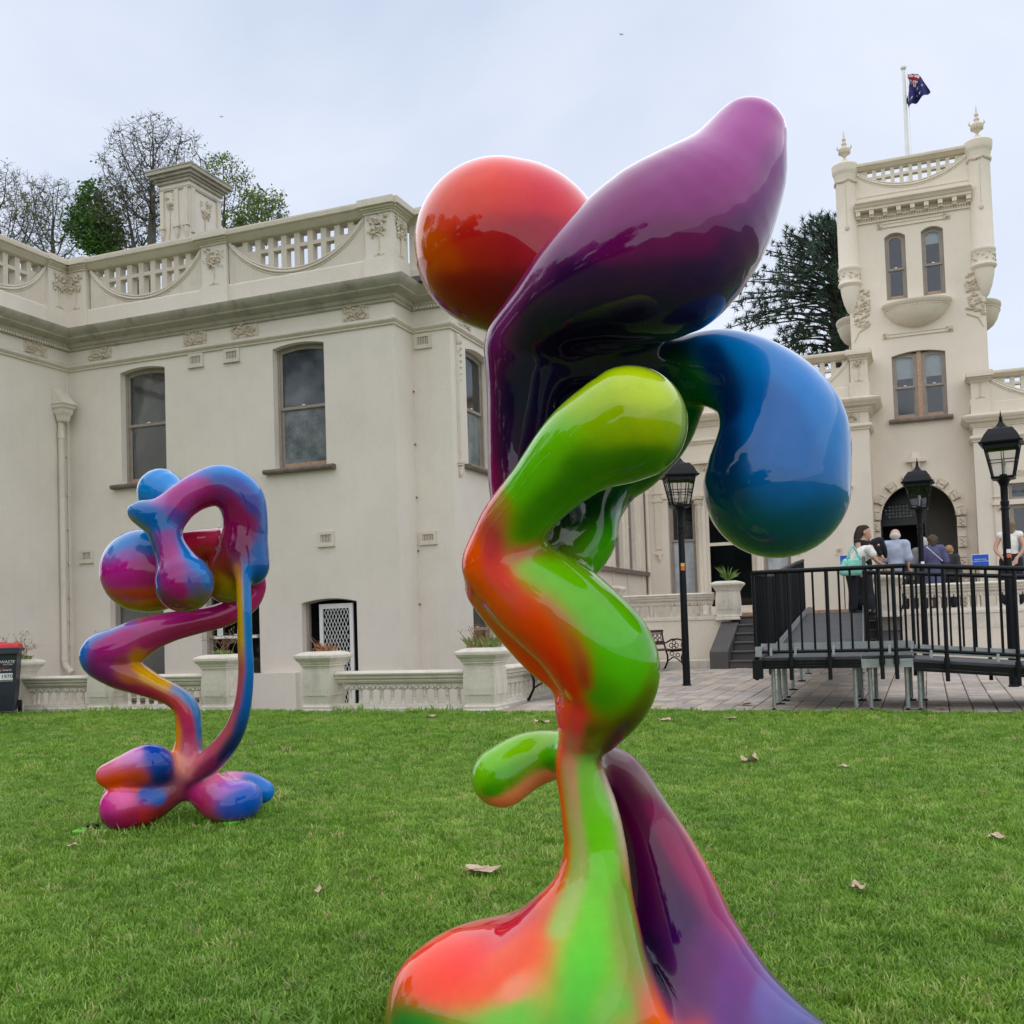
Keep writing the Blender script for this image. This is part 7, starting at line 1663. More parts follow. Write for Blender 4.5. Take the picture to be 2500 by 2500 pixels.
# ------------------------------------------------------------------ planted piers
M['drystem'] = simple('dry_stem', (0.26, 0.15, 0.085), 0.8, var=.4, scale=20); M['succ'] = simple('succulent', (0.16, 0.22, 0.05), 0.6, var=.4, scale=30); M['drybr'] = simple('dry_leaf_tuft', (0.30, 0.14, 0.06), 0.8, var=.4, scale=30); M['palm'] = simple('palm_blade', (0.13, 0.22, 0.035), 0.5, var=.4, scale=20)
def planter(label, x, y, z, kind, seed):
    rg = random.Random(seed); t = thing('potted_plant', label, 'plant', (x, y, z), 0, 'plants in the stone piers')
    st_, lf = MB(), MB()
    def blade(p, d, L, w):
        d = Vector(d).normalized(); s = d.orthogonal().normalized(); p = Vector(p); up = Vector((0, 0, 1))
        m_ = p + d*L*.5 + up*L*.08; e = p + d*L; n_ = len(lf.v); lf.v += [tuple(p - s*w*.4), tuple(p + s*w*.4), tuple(m_ + s*w), tuple(m_ - s*w), tuple(e)]; lf.f += [(n_, n_+1, n_+2, n_+3), (n_+3, n_+2, n_+4)]
    if kind == 'bare':
        for k in range(9):
            a = rg.uniform(0, 6.28); p = Vector((rg.uniform(-.12, .12), rg.uniform(-.12, .12), 0)); d = Vector((math.cos(a)*.5, math.sin(a)*.5, 1)); pts = [p]
            for q in range(4): d += Vector((rg.uniform(-.5, .5), rg.uniform(-.5, .5), rg.uniform(-.3, .1))); d.normalize(); pts.append(pts[-1] + d*.10)
            st_.tube(pts, [.006, .005, .004, .003, .002], 4)
            for q in range(9): c = pts[rg.randrange(2, 5)]; st_.tube([c, c + Vector((rg.uniform(-.09, .09), rg.uniform(-.09, .09), rg.uniform(-.02, .09)))], .002, 3)
            for q in range(7): c = pts[rg.randrange(2, 5)] + Vector((rg.uniform(-.1, .1), rg.uniform(-.1, .1), rg.uniform(-.03, .1))); st_.ell(c, (.009, .009, .012), 4, 3)
        for k in range(60): blade((rg.uniform(-.12, .12), rg.uniform(-.12, .12), 0), (rg.uniform(-1, 1), rg.uniform(-1, 1), rg.uniform(.2, 1.2)), rg.uniform(.05, .11), .014)
    elif kind == 'dry':
        for k in range(70): blade((rg.uniform(-.1, .16), rg.uniform(-.12, .12), 0), (rg.uniform(-1, 1), rg.uniform(-1, 1), rg.uniform(.1, 1.0)), rg.uniform(.08, .2), .009)
        for k in range(12):
            a = rg.uniform(2.2, 4.2) if k < 8 else rg.uniform(0, 6.28); st_.tube([(0, 0, 0), (.12*math.cos(a), .1*math.sin(a), .1), (.25*math.cos(a), .15*math.sin(a), .16 + rg.uniform(0, .14))], [.004, .003, .002], 4)
    elif kind == 'reed':
        for k in range(90): blade((rg.uniform(-.22, .22), rg.uniform(-.15, .15), 0), (rg.uniform(-.8, .8), rg.uniform(-.6, .6), 1), rg.uniform(.1, .22), .012)
        for k in range(26):
            a = rg.uniform(-.6, .6); p = (rg.uniform(-.22, .22), rg.uniform(-.12, .12), 0); e = (p[0] + a*.3, p[1] + rg.uniform(-.1, .1), rg.uniform(.2, .36)); st_.tube([p, e], [.006, .003], 4); st_.tube([e, (e[0] + rg.uniform(-.1, .1), e[1], e[2] + rg.uniform(-.05, .1))], .003, 3)
    else:
        for k in range(46):
            a = rg.uniform(0, 6.28); blade((0, 0, 0), (math.cos(a)*.9 + .1, math.sin(a)*.9, rg.uniform(.5, 1.5)), rg.uniform(.25, .45), .014)
        st_.tube([(0, 0, -.02), (0, 0, .05)], .04, 8)
    sm = 'drystem' if kind != 'reed' else 'drybr'; lm = {'bare': 'succ', 'dry': 'drybr', 'reed': 'succ', 'palm': 'palm'}[kind]
    q = st_.build('stems', M[sm], t, off=(0, 0, 0), fix=False); q['kind'] = 'stuff'; q = lf.build('leaves', M[lm], t, off=(0, 0, 0), fix=False); q['kind'] = 'stuff'
planter('wiry bare-stemmed plant in the pier behind the wheelie bin', -14.1, 13.45, .85, 'bare', 3)
planter('straggly plant seen past the looped sculpture elbow, on the second pier', -12.27, 13.45, .85, 'bare', 8)
planter('small succulent with forked stems in the pier right of the looped sculpture', -10.06, 13.45, .85, 'bare', 15)
planter('dry brown tuft in the pier before the screen door', -8.26, 13.42, .86, 'dry', 5)
planter('reddish dry stems in the corner pier beside the tall sculpture', -5.70, 13.42, .86, 'reed', 6)
planter('spiky green plant in the terrace pier beside the steps', -4.0, 23.02, 1.95, 'palm', 7)
# ------------------------------------------------------------------ trees behind the house
def bark(name, col): return simple(name, col, 0.9, var=0.35, scale=8)
M['bark'] = bark('grey_bark', (0.10, 0.09, 0.085)); M['twig'] = bark('twig_bark', (0.075, 0.066, 0.064)); M['bark_dark'] = bark('dark_bark', (0.035, 0.03, 0.028))
def leafm(name, c0, c1, c2):
    m, t, b = new_mat(name); g = t.nodes.new('ShaderNodeNewGeometry')
    r = ramp(t, g.outputs['Random Per Island'], [(0, c0), (.5, c1), (1, c2)]); t.links.new(r.outputs[0], b.inputs['Base Color']); b.inputs['Roughness'].default_value = .55
    tl2 = t.nodes.new('ShaderNodeBsdfTranslucent'); t.links.new(r.outputs[0], tl2.inputs[0]); ms = t.nodes.new('ShaderNodeMixShader'); ms.inputs[0].default_value = .35
    t.links.new(b.outputs[0], ms.inputs[1]); t.links.new(tl2.outputs[0], ms.inputs[2]); t.links.new(ms.outputs[0], t.nodes['Material Output'].inputs[0]); return m
M['lf_spring'] = leafm('spring_leaf', (0.10, 0.17, 0.025), (0.16, 0.24, 0.04), (0.22, 0.26, 0.06)); M['lf_green'] = leafm('dense_leaf', (0.035, 0.10, 0.015), (0.06, 0.15, 0.02), (0.10, 0.20, 0.03)); M['lf_bud'] = leafm('bud_leaf', (0.13, 0.11, 0.06), (0.18, 0.18, 0.08), (0.20, 0.22, 0.08)); M['lf_araucaria'] = leafm('araucaria_leaf', (0.018, 0.045, 0.026), (0.032, 0.07, 0.040), (0.05, 0.095, 0.05)); M['lf_dark'] = leafm('garden_leaf', (0.02, 0.045, 0.012), (0.035, 0.07, 0.018), (0.06, 0.10, 0.025))

def colonise(x, y, crowns, fork, n_att, seed, step=0.28, kill=0.42, infl=2.6, iters=70):
    """space colonisation: limbs grow towards points spread through the crown"""
    rg = np.random.RandomState(seed); A = []
    for (cx, cz, rx, rz, w) in crowns:
        n = int(n_att*w); q = rg.normal(size=(n*3, 3)); q /= np.linalg.norm(q, axis=1)[:, None]; q *= (rg.uniform(0.05, 1, (n*3, 1)))**(1/2.4)
        P = np.stack([x + cx + q[:,0]*rx, y + q[:,1]*rx*.8, cz + q[:,2]*rz], 1)[:n]; A.append(P)
    A = np.vstack(A); N = [np.array([x, y, -.6 + 0.0])]; par = [-1]
    z = 0.0
    while z < fork: N.append(np.array([x + .02*math.sin(z), y, z])); par.append(len(N) - 2); z += .8
    N = np.array(N); par = list(par)
    for it in range(iters):
        if len(A) == 0: break
        d = np.linalg.norm(A[:, None, :] - N[None, :, :], axis=2); j = d.argmin(1); dm = d[np.arange(len(A)), j]
        keep = dm > kill; A2, j2, d2 = A[keep], j[keep], dm[keep]
        A = A2
        if len(A) == 0: break
        rad = infl if it > 8 else 1e9
        sel = d2 < rad
        if not sel.any(): break
        new, np_ = [], []
        for k in np.unique(j2[sel]):
            v = (A[sel][j2[sel] == k] - N[k]); v = v/np.linalg.norm(v, axis=1)[:, None]; v = v.sum(0) + rg.normal(0, .25, 3); v /= max(1e-6, np.linalg.norm(v)); new.append(N[k] + v*step); np_.append(int(k))
        N = np.vstack([N, new]); par += np_
        if len(N) > 2600: break
    return N, np.array(par)
def tree(name, label, x, y, crowns, fork, seed, n_att=650, bare=True, leaf='lf_bud', nleaf=1500, leafsize=.14, r_tip=.0115, green=None, group='trees behind the house wing'):
    t = thing(name, label, 'tree', (x, y, -.6), 0, group)
    N, par = colonise(x, y, crowns, fork, n_att, seed); n = len(N); rg = random.Random(seed)
    rad2 = np.zeros(n); kids = np.zeros(n, int)
    for i in range(n-1, 0, -1):
        if kids[i] == 0: rad2[i] = r_tip**2
        rad2[par[i]] += rad2[i]*1.02; kids[par[i]] += 1
    rad = np.minimum(np.sqrt(rad2), .32)
    mbT, mbW = MB(), MB()
    for i in range(1, n):
        a, b = N[par[i]], N[i]; big = rad[i] > .055
        (mbT if big else mbW).tube([a, b], [min(rad[par[i]], rad[i]*1.5), rad[i]], 6 if big else 3, cap=False)
    tips = [i for i in range(n) if kids[i] <= 1 and rad[i] < r_tip*2.2]
    leaves = MB()
    for i in tips:
        for q in range(3):
            p = Vector(N[i]); d = Vector((rg.uniform(-1, 1), rg.uniform(-1, 1), rg.uniform(-.3, 1))).normalized(); pts = [p]
            for s in range(3): d = (d + Vector((rg.uniform(-.6, .6), rg.uniform(-.6, .6), rg.uniform(-.4, .5)))).normalized(); pts.append(pts[-1] + d*.16)
            mbW.tube(pts, [r_tip*.8, r_tip*.7, r_tip*.55, r_tip*.4], 3, cap=False)
            e = pts[1]; dd = (d + Vector((rg.uniform(-1, 1), rg.uniform(-1, 1), .2))).normalized(); mbW.tube([e, e + dd*.2], [r_tip*.6, r_tip*.4], 3, cap=False)
    mbT.build('trunk', M['bark'], t, fix=False, smooth=True)
    tw_ = mbW.build('twigs', M['twig'], t, fix=False); tw_['kind'] = 'stuff'
    for k in range(nleaf):
        i = rg.choice(tips) if tips else 0; p = Vector(N[i]) + Vector((rg.gauss(0, .18), rg.gauss(0, .18), rg.gauss(0, .18)))
        if green is not None:
            ok = any(((p.x - x - gx)/gr)**2 + ((p.z - gz)/gr)**2 < 1 for gx, gz, gr in green)
            if not ok and rg.random() > .12: continue
        d = Vector((rg.uniform(-1, 1), rg.uniform(-1, 1), rg.uniform(-1, 1))).normalized(); u = d.orthogonal().normalized(); s = leafsize*rg.uniform(.5, 1.2)
        n0 = len(leaves.v); leaves.v += [tuple(p), tuple(p + d*s*.5 + u*s*.35), tuple(p + d*s), tuple(p + d*s*.5 - u*s*.35)]; leaves.f += [(n0, n0+1, n0+2, n0+3)]
    if leaves.f: q = leaves.build('crown', M[leaf], t, fix=False); q['kind'] = 'stuff'
    return t
tree('bare_tree', 'tallest bare tree with fine branching crown behind the chimney', -33.49, 40.0, [(0.14, 23.17, 2.97, 2.71, 1.0), (0.12, 23.92, 1.68, 1.68, 0.4)], 18.90, 11, n_att=1500, nleaf=700, leaf='lf_bud')
tree('bare_tree', 'bare tree at the far left edge above the parapet', -42.45, 40.0, [(-0.78, 22.7, 3.04, 2.69, 1.0)], 20.31, 12, n_att=1300, nleaf=700, leaf='lf_bud')
tree('bare_tree', 'thinly leafing tree between the left edge and the dense green tree', -39.52, 40.0, [(-0.02, 21.81, 2.3, 2.36, 1.0)], 19.44, 13, n_att=1200, nleaf=1600, leaf='lf_spring', green=[(-1.51, 23.84, 1.2), (-0.73, 22.86, 0.79), (-1.84, 20.55, 0.8)])
tree('leafy_tree', 'small dense green tree left of the chimney', -36.69, 40.0, [(-0.54, 21.51, 1.14, 1.21, 0.6), (0.34, 20.76, 1.19, 1.4, 0.6), (-0.44, 22.51, 0.76, 1.01, 0.25), (0.7, 19.99, 0.81, 0.9, 0.3)], 19.40, 14, n_att=700, nleaf=5200, leaf='lf_green', leafsize=0.19)
tree('bare_tree', 'bare dark-twigged tree just left of the chimney', -34.34, 40.0, [(-0.41, 21.54, 2.06, 2.04, 1.0)], 19.03, 15, n_att=1200, nleaf=900, leaf='lf_bud')
tree('bare_tree', 'half leafed tree rising right of the chimney', -29.28, 40.0, [(-0.05, 21.31, 1.47, 2.1, 1.0)], 19.00, 16, n_att=1000, nleaf=1900, leaf='lf_spring', green=[(0.1, 23.0, 0.9), (0.25, 19.72, 1.11), (0.98, 21.88, 0.66)])
tree('leafy_tree', 'low yellow green tree furthest right above the parapet', -27.28, 40.0, [(-0.02, 20.04, 1.37, 1.36, 1.0)], 18.86, 17, n_att=800, nleaf=2600, leaf='lf_spring', green=[(0.27, 20.89, 0.97), (0.13, 19.78, 0.87), (-0.87, 19.57, 0.88)])
# ------------------------------------------------------------------ araucaria behind the tower
ar = thing('araucaria_tree', 'dark araucaria with spiky tufted branches behind the tower', 'tree', (-2.55, 40.0, -.6))
rga = random.Random(77); ax_, ay_ = -2.55, 40.0
mb = MB(); mb.tube([(ax_, ay_, -.6), (ax_, ay_, 8), (ax_, ay_, 12.5), (ax_, ay_, 15.4)], [.5, .36, .28, .10], 12); 
mb.build('trunk', M['bark_dark'], ar, smooth=True)
bmb, lmb = MB(), MB()
def burst(p, d, s, n=15):
    for k in range(n):
        v = (Vector(d)*.5 + Vector((rga.gauss(0, 1), rga.gauss(0, 1), rga.gauss(.15, 1))).normalized()).normalized(); u = v.orthogonal().normalized(); L = s*rga.uniform(.6, 1.15); w = s*.075
        n0 = len(lmb.v); lmb.v += [tuple(p - u*w), tuple(p + u*w), tuple(p + v*L)]; lmb.f += [(n0, n0+1, n0+2)]
def Rz(z):
    if z > 15.6: return .5
    if z > 12.3: return .7 + 3.5*((15.7 - z)/3.4)**.62
    return max(1.4, 4.1 - 1.0*(12.3 - z))
nb = 200
for i in range(nb):
    zt = 10.3 + 5.5*((i + .5)/nb)**.85; a = i*2.39996 + rga.uniform(-.2, .2); rr_ = Rz(zt)*rga.uniform(.78, 1.06)
    if zt < 12.2: rr_ *= rga.uniform(.5, 1.0)
    dv = Vector((math.cos(a), math.sin(a), 0)); z0 = zt - .25 if zt < 13.5 else zt - .7
    pts = []
    for q in range(6):
        s = q/5; pts.append(Vector((ax_, ay_, z0)) + dv*(.15 + (rr_-.15)*s) + Vector((0, 0, (zt - z0)*s + .22*math.sin(math.pi*s)*(1 if zt < 13 else .4))) + Vector((rga.gauss(0, .03), rga.gauss(0, .03), rga.gauss(0, .03))))
    bmb.tube(pts, [.05, .042, .036, .03, .026, .02], 4, cap=False)
    start = .66 if zt < 13.0 else .3
    if zt < 12.3 and rga.random() < .35: start = .8
    for q in range(9):
        s = start + (1.02 - start)*(q + rga.random())/9; f5 = s*5; k = min(4, int(f5)); p = pts[k].lerp(pts[k+1], f5 - k)
        p = p + Vector((rga.gauss(0, .13), rga.gauss(0, .13), rga.gauss(-.02, .11))); burst(p, (dv + Vector((0, 0, .3))), .27)
bq = bmb.build('branches', M['bark_dark'], ar, fix=False); bq['kind'] = 'stuff'
cq = lmb.build('crown', M['lf_araucaria'], ar, fix=False); cq['kind'] = 'stuff'

# ------------------------------------------------------------------ garden trees across the lawn behind the viewer (seen mirrored in the gloss paint and window panes)
rgg = random.Random(5); gm = MB(); gt = MB()
def leafball(c, r, n, sz):
    for k in range(n):
        v = Vector((rgg.gauss(0, 1), rgg.gauss(0, 1), rgg.gauss(0, 1))).normalized(); p = Vector(c) + v*r*rgg.uniform(.55, 1.05)
        d = (v + Vector((rgg.gauss(0, .7), rgg.gauss(0, .7), rgg.gauss(0, .7)))).normalized(); u = d.orthogonal().normalized(); w = d.cross(u); s = sz*rgg.uniform(.6, 1.3)
        n0 = len(gm.v); gm.v += [tuple(p + u*s), tuple(p + w*s), tuple(p - u*s), tuple(p - w*s)]; gm.f += [(n0, n0+1, n0+2, n0+3)]
for i in range(30):
    a = R(100 + 165*i/29) + rgg.uniform(-.04, .04) + R(90); D_ = rgg.uniform(24, 40)
    cx, cy = D_*math.sin(a - R(0)), D_*math.cos(a)
    if cy > 6: continue
    h = (rgg.uniform(7, 12) if i % 5 else rgg.uniform(12, 17)) * (1.6 if cx > 4 else 1.15); gt.tube([(cx, cy, -.6), (cx, cy, h*.7)], [.3, .15], 6)
    for q in range(7): leafball((cx + rgg.gauss(0, h*.16), cy + rgg.gauss(0, h*.16), h*rgg.uniform(.35, .88)), h*rgg.uniform(.14, .24), 700, .2)
for i in range(60):
    a = R(95 + 175*i/59) + R(90); D_ = 30; cx, cy = D_*math.sin(a), D_*math.cos(a)
    if cy > 6: continue
    leafball((cx, cy, 1.4), 2.2, 420, .22)
tag(gm.build('garden_trees', M['lf_dark'], fix=False), 'dark belt of garden trees across the lawn, mirrored in the glossy lobes', 'trees', kind='stuff')
tag(gt.build('garden_trunks', M['bark_dark'], fix=False), 'trunks of the garden tree belt across the lawn', 'trees', kind='stuff')
# birds
for lab, x, y, z in (('tiny dark bird high in the sky above the sculpture', -15.4, 60, 36.0), ('tiny dark bird in the sky over the left trees', -44.0, 60.0, 37.0)):
    b_ = thing('bird', lab, 'bird', (x, y, z), R(40)); b_.scale = (.4, .4, .4); mb = MB(); mb.ell((0, 0, 0), (.06, .17, .055), 8, 6); mb.ell((0, -.17, .03), (.04, .05, .04), 6, 5); mb.add([(-.04, .15, 0), (.04, .15, 0), (.07, .32, .01), (-.07, .32, .01)], [(0,1,2,3)]); mb.build('body', M['bark_dark'], b_, off=(0,0,0))
    for s in (-1, 1): mb = MB(); mb.add([(s*.04, -.08, .02), (s*.04, .09, .02), (s*.26, .06, .10), (s*.46, .12, .05), (s*.28, -.08, .10)], [(0,1,2,3,4)]); mb.build('wing', M['bark_dark'], b_, off=(0,0,0))
# ------------------------------------------------------------------ people
def skinm(name, c): return simple(name, c, 0.5, var=.08, scale=10)
M['skin'] = skinm('skin', (0.56, 0.33, 0.24)); M['skin2'] = skinm('skin_pale', (0.62, 0.38, 0.30))
def clo(name, c, var=.15): M[name] = simple(name, c, 0.85, var=var, scale=9, bumps=.3, bscale=40)
clo('cl_black', (0.010, 0.011, 0.018)); clo('cl_white', (0.78, 0.76, 0.70)); clo('cl_shirt', (0.38, 0.43, 0.55)); clo('cl_dress', (0.085, 0.088, 0.19)); clo('cl_dark', (0.03, 0.03, 0.035)); clo('cl_navy', (0.02, 0.025, 0.05)); clo('mint', (0.28, 0.70, 0.58)); clo('cl_grey', (0.2, 0.2, 0.2))
clo('hr_brown', (0.035, 0.018, 0.012)); clo('hr_black', (0.006, 0.006, 0.010)); clo('hr_white', (0.62, 0.56, 0.52)); clo('hr_midbrown', (0.075, 0.052, 0.032)); clo('hr_grey', (0.42, 0.41, 0.38)); clo('hr_ginger', (0.36, 0.20, 0.10)); clo('hr_blond', (0.20, 0.14, 0.085))
def hand(wr, d, sc=1.0, curl=.3):
    """palm and five unequal fingers from the wrist along d"""
    w = np.array(wr); d = np.array(d, float); d /= np.linalg.norm(d); s = np.cross(d, (0.3, .9, .2)); s /= np.linalg.norm(s); n = np.cross(s, d)
    P = [[(*w, .024*sc), (*(w + d*.05*sc), .030*sc), (*(w + d*.085*sc), .030*sc)]]
    for k, L in enumerate((.068, .078, .073, .058)):
        b = w + d*.085*sc + s*(k - 1.5)*.020*sc; P.append([(*b, .011*sc), (*(b + d*L*.5*sc + n*curl*.02), .0105*sc), (*(b + d*L*.9*sc + n*curl*.05), .009*sc)])
    b = w + d*.03*sc - s*.028*sc; P.append([(*b, .013*sc), (*(b + d*.03*sc - s*.022*sc), .012*sc), (*(b + d*.06*sc - s*.028*sc), .010*sc)])
    return P
def person(label, loc, rot, H, J, garments, hair=None, hairmat='hr_brown', skin='skin', group='visitors at the entrance'):
    """J: joints in a 1.70 m frame facing -y. garments: (name, material, chains)"""
    t = thing('person', label, 'person', loc, rot, group); s = H/1.70
    def S(ch): return [[(a*s, b*s, c*s, r*s) for a, b, c, r in c_] for c_ in ch]
    P = J; body = []
    body.append([(*P['pelvis'], .125), (*P['waist'], .110), (*P['chest'], .135), (*P['neckb'], .075)])
    body.append([(P['shL'][0], P['shL'][1], P['shL'][2], .06), (*P['neckb'], .075), (P['shR'][0], P['shR'][1], P['shR'][2], .06)])
    body.append([(*P['neckb'], .058), (*P['headb'], .052)])
    h = np.array(P['head']); f_ = np.array(P['look'], float); f_ /= np.linalg.norm(f_); up = np.array(P.get('up', (0, 0, 1)), float)
    body.append([(*(h + up*.02 - f_*.012), .096), (*(h - up*.03 + f_*.012), .080), (*(h - up*.085 + f_*.03), .055)])
    body.append([(*(h + f_*.085 - up*.01), .012), (*(h + f_*.105 - up*.035), .016)])       # nose
    body.append([(*(h + f_*.085 - up*.065), .016), (*(h + f_*.075 - up*.10), .022)])       # mouth, chin
    sd = np.cross(f_, up); sd /= np.linalg.norm(sd)
    for q in (-1, 1): body.append([(*(h + sd*q*.092 - up*.01), .016), (*(h + sd*q*.095 - up*.035), .013)])   # ears
    for L in ('L', 'R'):
        body.append([(*P['sh'+L], .052), (*P['el'+L], .040), (*P['wr'+L], .026)])
        body += hand(P['wr'+L], np.array(P['wr'+L]) - np.array(P['el'+L]) + np.array((0, -.03, -.05)))
        hp = np.array(P['pelvis']) + np.array((-.085 if L == 'L' else .085, 0, -.04)); body.append([(*hp, .088), (*P['kn'+L], .058), (*P['an'+L], .036)])
        a = np.array(P['an'+L]); body.append([(*(a + (0, .03, -.05)), .033), (*(a + (0, -.07, -.062)), .030), (*(a + (0, -.15, -.066)), .024)])
    me, _ = body_mesh('body', S(body), .0125*s, .03, 4, 3); link('body', me, M[skin], t)
    for nm, mt, ch, *k in garments:
        me, _ = body_mesh(nm, S(ch), .014*s, k[0] if k else .04, 4, 3); link(nm, me, M[mt], t)
    if hair:
        me, _ = body_mesh('hair', S(hair), .0125*s, .03, 4, 2); link('hair', me, M[hairmat], t)
    # eyes
    mb = MB()
    for q in (-1, 1): c = (h + f_*.082 + up*.0 + sd*q*.034)*s; mb.ell(tuple(c), (.011*s, .011*s, .007*s), 6, 5)
    mb.build('eyes', M['cl_dark'], t, off=(0, 0, 0)); return t
def stand(**k):
    J = dict(pelvis=(0, 0, .93), waist=(0, .01, 1.08), chest=(0, .01, 1.26), neckb=(0, .02, 1.42), headb=(0, .01, 1.50), head=(0, -.01, 1.59), look=(0, -1, -.05),
             shL=(-.17, .02, 1.38), shR=(.17, .02, 1.38), elL=(-.23, .04, 1.10), elR=(.23, .04, 1.10), wrL=(-.24, -.05, .88), wrR=(.24, -.05, .88), knL=(-.09, -.01, .50), knR=(.09, -.01, .50), anL=(-.09, .02, .09), anR=(.09, .02, .09)); J.update(k); return J
def top_chains(J, sleeve=.5, g=.016, hem=.95):
    c = [[(J['pelvis'][0], J['pelvis'][1], hem, .135+g), (*J['waist'], .118+g), (*J['chest'], .140+g), (J['neckb'][0], J['neckb'][1], J['neckb'][2]-.035, .07+g)], [(*J['shL'], .062+g), (J['neckb'][0], J['neckb'][1], J['neckb'][2]-.03, .07+g), (*J['shR'], .062+g)]]
    if sleeve > 0:
        for L in ('L', 'R'):
            a, b = np.array(J['sh'+L]), np.array(J['el'+L]); c.append([(*a, .060+g), (*(a + (b-a)*sleeve), .054+g), (*(a + (b-a)*sleeve*1.35), .056+g)])
    return c
def trousers(J, g=.018):
    c = [[(J['pelvis'][0], J['pelvis'][1], J['pelvis'][2]+.08, .118+g), (*J['pelvis'], .13+g)]]
    for L, sx in (('L', -1), ('R', 1)): c.append([(J['pelvis'][0]+sx*.085, J['pelvis'][1], J['pelvis'][2]-.04, .092+g), (*J['kn'+L], .068+g), (J['an'+L][0], J['an'+L][1], J['an'+L][2]+.01, .058+g)])
    return c
def shoes(J):
    c = []
    for L in ('L', 'R'): a = np.array(J['an'+L]); c.append([(*(a + (0, .03, -.05)), .042), (*(a + (0, -.07, -.058)), .038), (*(a + (0, -.15, -.063)), .030)])
    return c
def hair_cap(J, back=.02, extra=None):
    h = np.array(J['head']); f_ = np.array(J['look'], float); f_ /= np.linalg.norm(f_); c = [[(*(h + (0, 0, .035) - f_*.028), .100)], [(*(h - f_*.055 - (0, 0, .02)), .085)]]
    return c + (extra or [])
# woman in a long dark skirt at the ramp head, head bowed towards her companion
J = stand(look=(.25, -1, -.55), head=(.02, -.06, 1.57), neckb=(0, .0, 1.42), elL=(-.20, -.06, 1.12), wrL=(-.06, -.26, 1.05), elR=(.22, -.05, 1.12), wrR=(.12, -.28, 1.08))
skirt = [[(0, .01, 1.10, .125), (0, 0, .95, .155), (0, .02, .62, .165), (0, .03, .30, .20), (0, .03, .18, .235)], [(-.12, .03, .2, .12), (.12, .03, .2, .12)], [(0, -.08, .2, .13), (0, .12, .2, .13)]]
person('woman with long brown hair in a long black skirt at the ramp head, looking down', (-1.12, 21.9, 1.19), R(62), 1.70, J, [('top', 'cl_black', top_chains(J, 0, .006, 1.02)), ('skirt', 'cl_black', skirt), ('sandals', 'cl_grey', shoes(J))],
       hair_cap(J, extra=[[(.0, .04, 1.62, .095), (-.02, .09, 1.50, .085), (-.03, .10, 1.36, .075), (-.04, .09, 1.22, .05)], [(-.09, .0, 1.56, .05), (-.12, .01, 1.42, .05), (-.13, .0, 1.28, .035)], [(.09, .02, 1.55, .045), (.10, .04, 1.42, .04)]]), 'hr_brown')
# woman in a white blouse bending over the rail
J = stand(pelvis=(0, .12, .93), waist=(0, .02, 1.06), chest=(0, -.16, 1.20), neckb=(0, -.30, 1.30), headb=(0, -.36, 1.34), head=(0, -.44, 1.36), look=(0, -.75, -.7), up=(0, -.6, .75), shL=(-.17, -.24, 1.28), shR=(.17, -.24, 1.28), elL=(-.20, -.36, 1.06), wrL=(-.12, -.52, .94), elR=(.20, -.42, 1.06), wrR=(.16, -.60, .92), knL=(-.09, .08, .50), knR=(.09, .08, .50), anL=(-.09, .1, .09), anR=(.09, .1, .09))
tc_ = [[(0, .10, .99, .135), (0, .02, 1.07, .13), (0, -.15, 1.20, .155), (0, -.26, 1.27, .09)], [(-.17, -.24, 1.27, .075), (.17, -.24, 1.27, .075)], [(-.17, -.25, 1.27, .076), (-.19, -.30, 1.18, .082)], [(.17, -.25, 1.27, .076), (.19, -.30, 1.18, .082)]]
W2 = person('black haired woman in a white short sleeved blouse bending forward beside her companion', (-1.24, 21.4, 1.17), R(100), 1.62, J, [('blouse', 'cl_white', tc_), ('trousers', 'cl_black', trousers(J)), ('shoes', 'cl_dark', shoes(J))],
       [[(0, -.46, 1.42, .105)], [(0, -.38, 1.40, .10)], [(0, -.50, 1.33, .095), (.02, -.56, 1.22, .06), (.02, -.58, 1.12, .035)], [(-.05, -.40, 1.30, .07), (-.06, -.46, 1.18, .05)]], 'hr_black')
# mint handbag hanging from her shoulder
hb = thing('handbag', 'mint green handbag hanging at the bending woman\'s hip', 'handbag', (-1.27, 21.12, 1.90), R(12)); hb.scale = (1.3, 1.3, 1.3)
me, _ = body_mesh('bag_body', [[(-.15, 0, .05, .06), (.15, 0, .05, .06)], [(-.11, 0, .20, .045), (.11, 0, .20, .045)], [(-.14, 0, .12, .055), (.14, 0, .12, .055)]], .012, .05, 4, 3); link('bag_body', me, M['mint'], hb)
for yy in (-.035, .035):
    mb = MB(); mb.tube([(-.09 + .18*q/10, yy + .02*math.sin(math.pi*q/10), .22 + .20*math.sin(math.pi*q/10)) for q in range(11)], .011, 6); mb.build('strap', M['mint'], hb, off=(0, 0, 0), smooth=True)
mb = MB(); mb.cbox(-.05, .05, -.075, -.06, .10, .17, .006); mb.ell((-.1, -.068, .17), (.014, .01, .014), 6, 4); mb.ell((.1, -.068, .17), (.014, .01, .014), 6, 4); mb.build('pocket', M['mint'], hb, off=(0, 0, 0))
# man seen from behind
J = stand(head=(0, 0.0, 1.60))
wide = lambda c: [[(a*1.08, b, z, r*1.10) for a, b, z, r in q] for q in c]
person('white haired man in a pale blue shirt seen from behind at the entrance', (-.56, 23.7, TZ), R(172), 1.70, J, [('shirt', 'cl_shirt', wide(top_chains(J, .72, .03, .93))), ('trousers', 'cl_black', trousers(J)), ('shoes', 'cl_dark', shoes(J)), ('collar', 'cl_shirt', [[(-.05, .06, 1.46, .03), (0, .085, 1.465, .03), (.05, .06, 1.46, .03)]])], [[(0, .035, 1.585, .094)], [(-.06, .03, 1.575, .05)], [(.06, .03, 1.575, .05)]], 'hr_white', 'skin2')
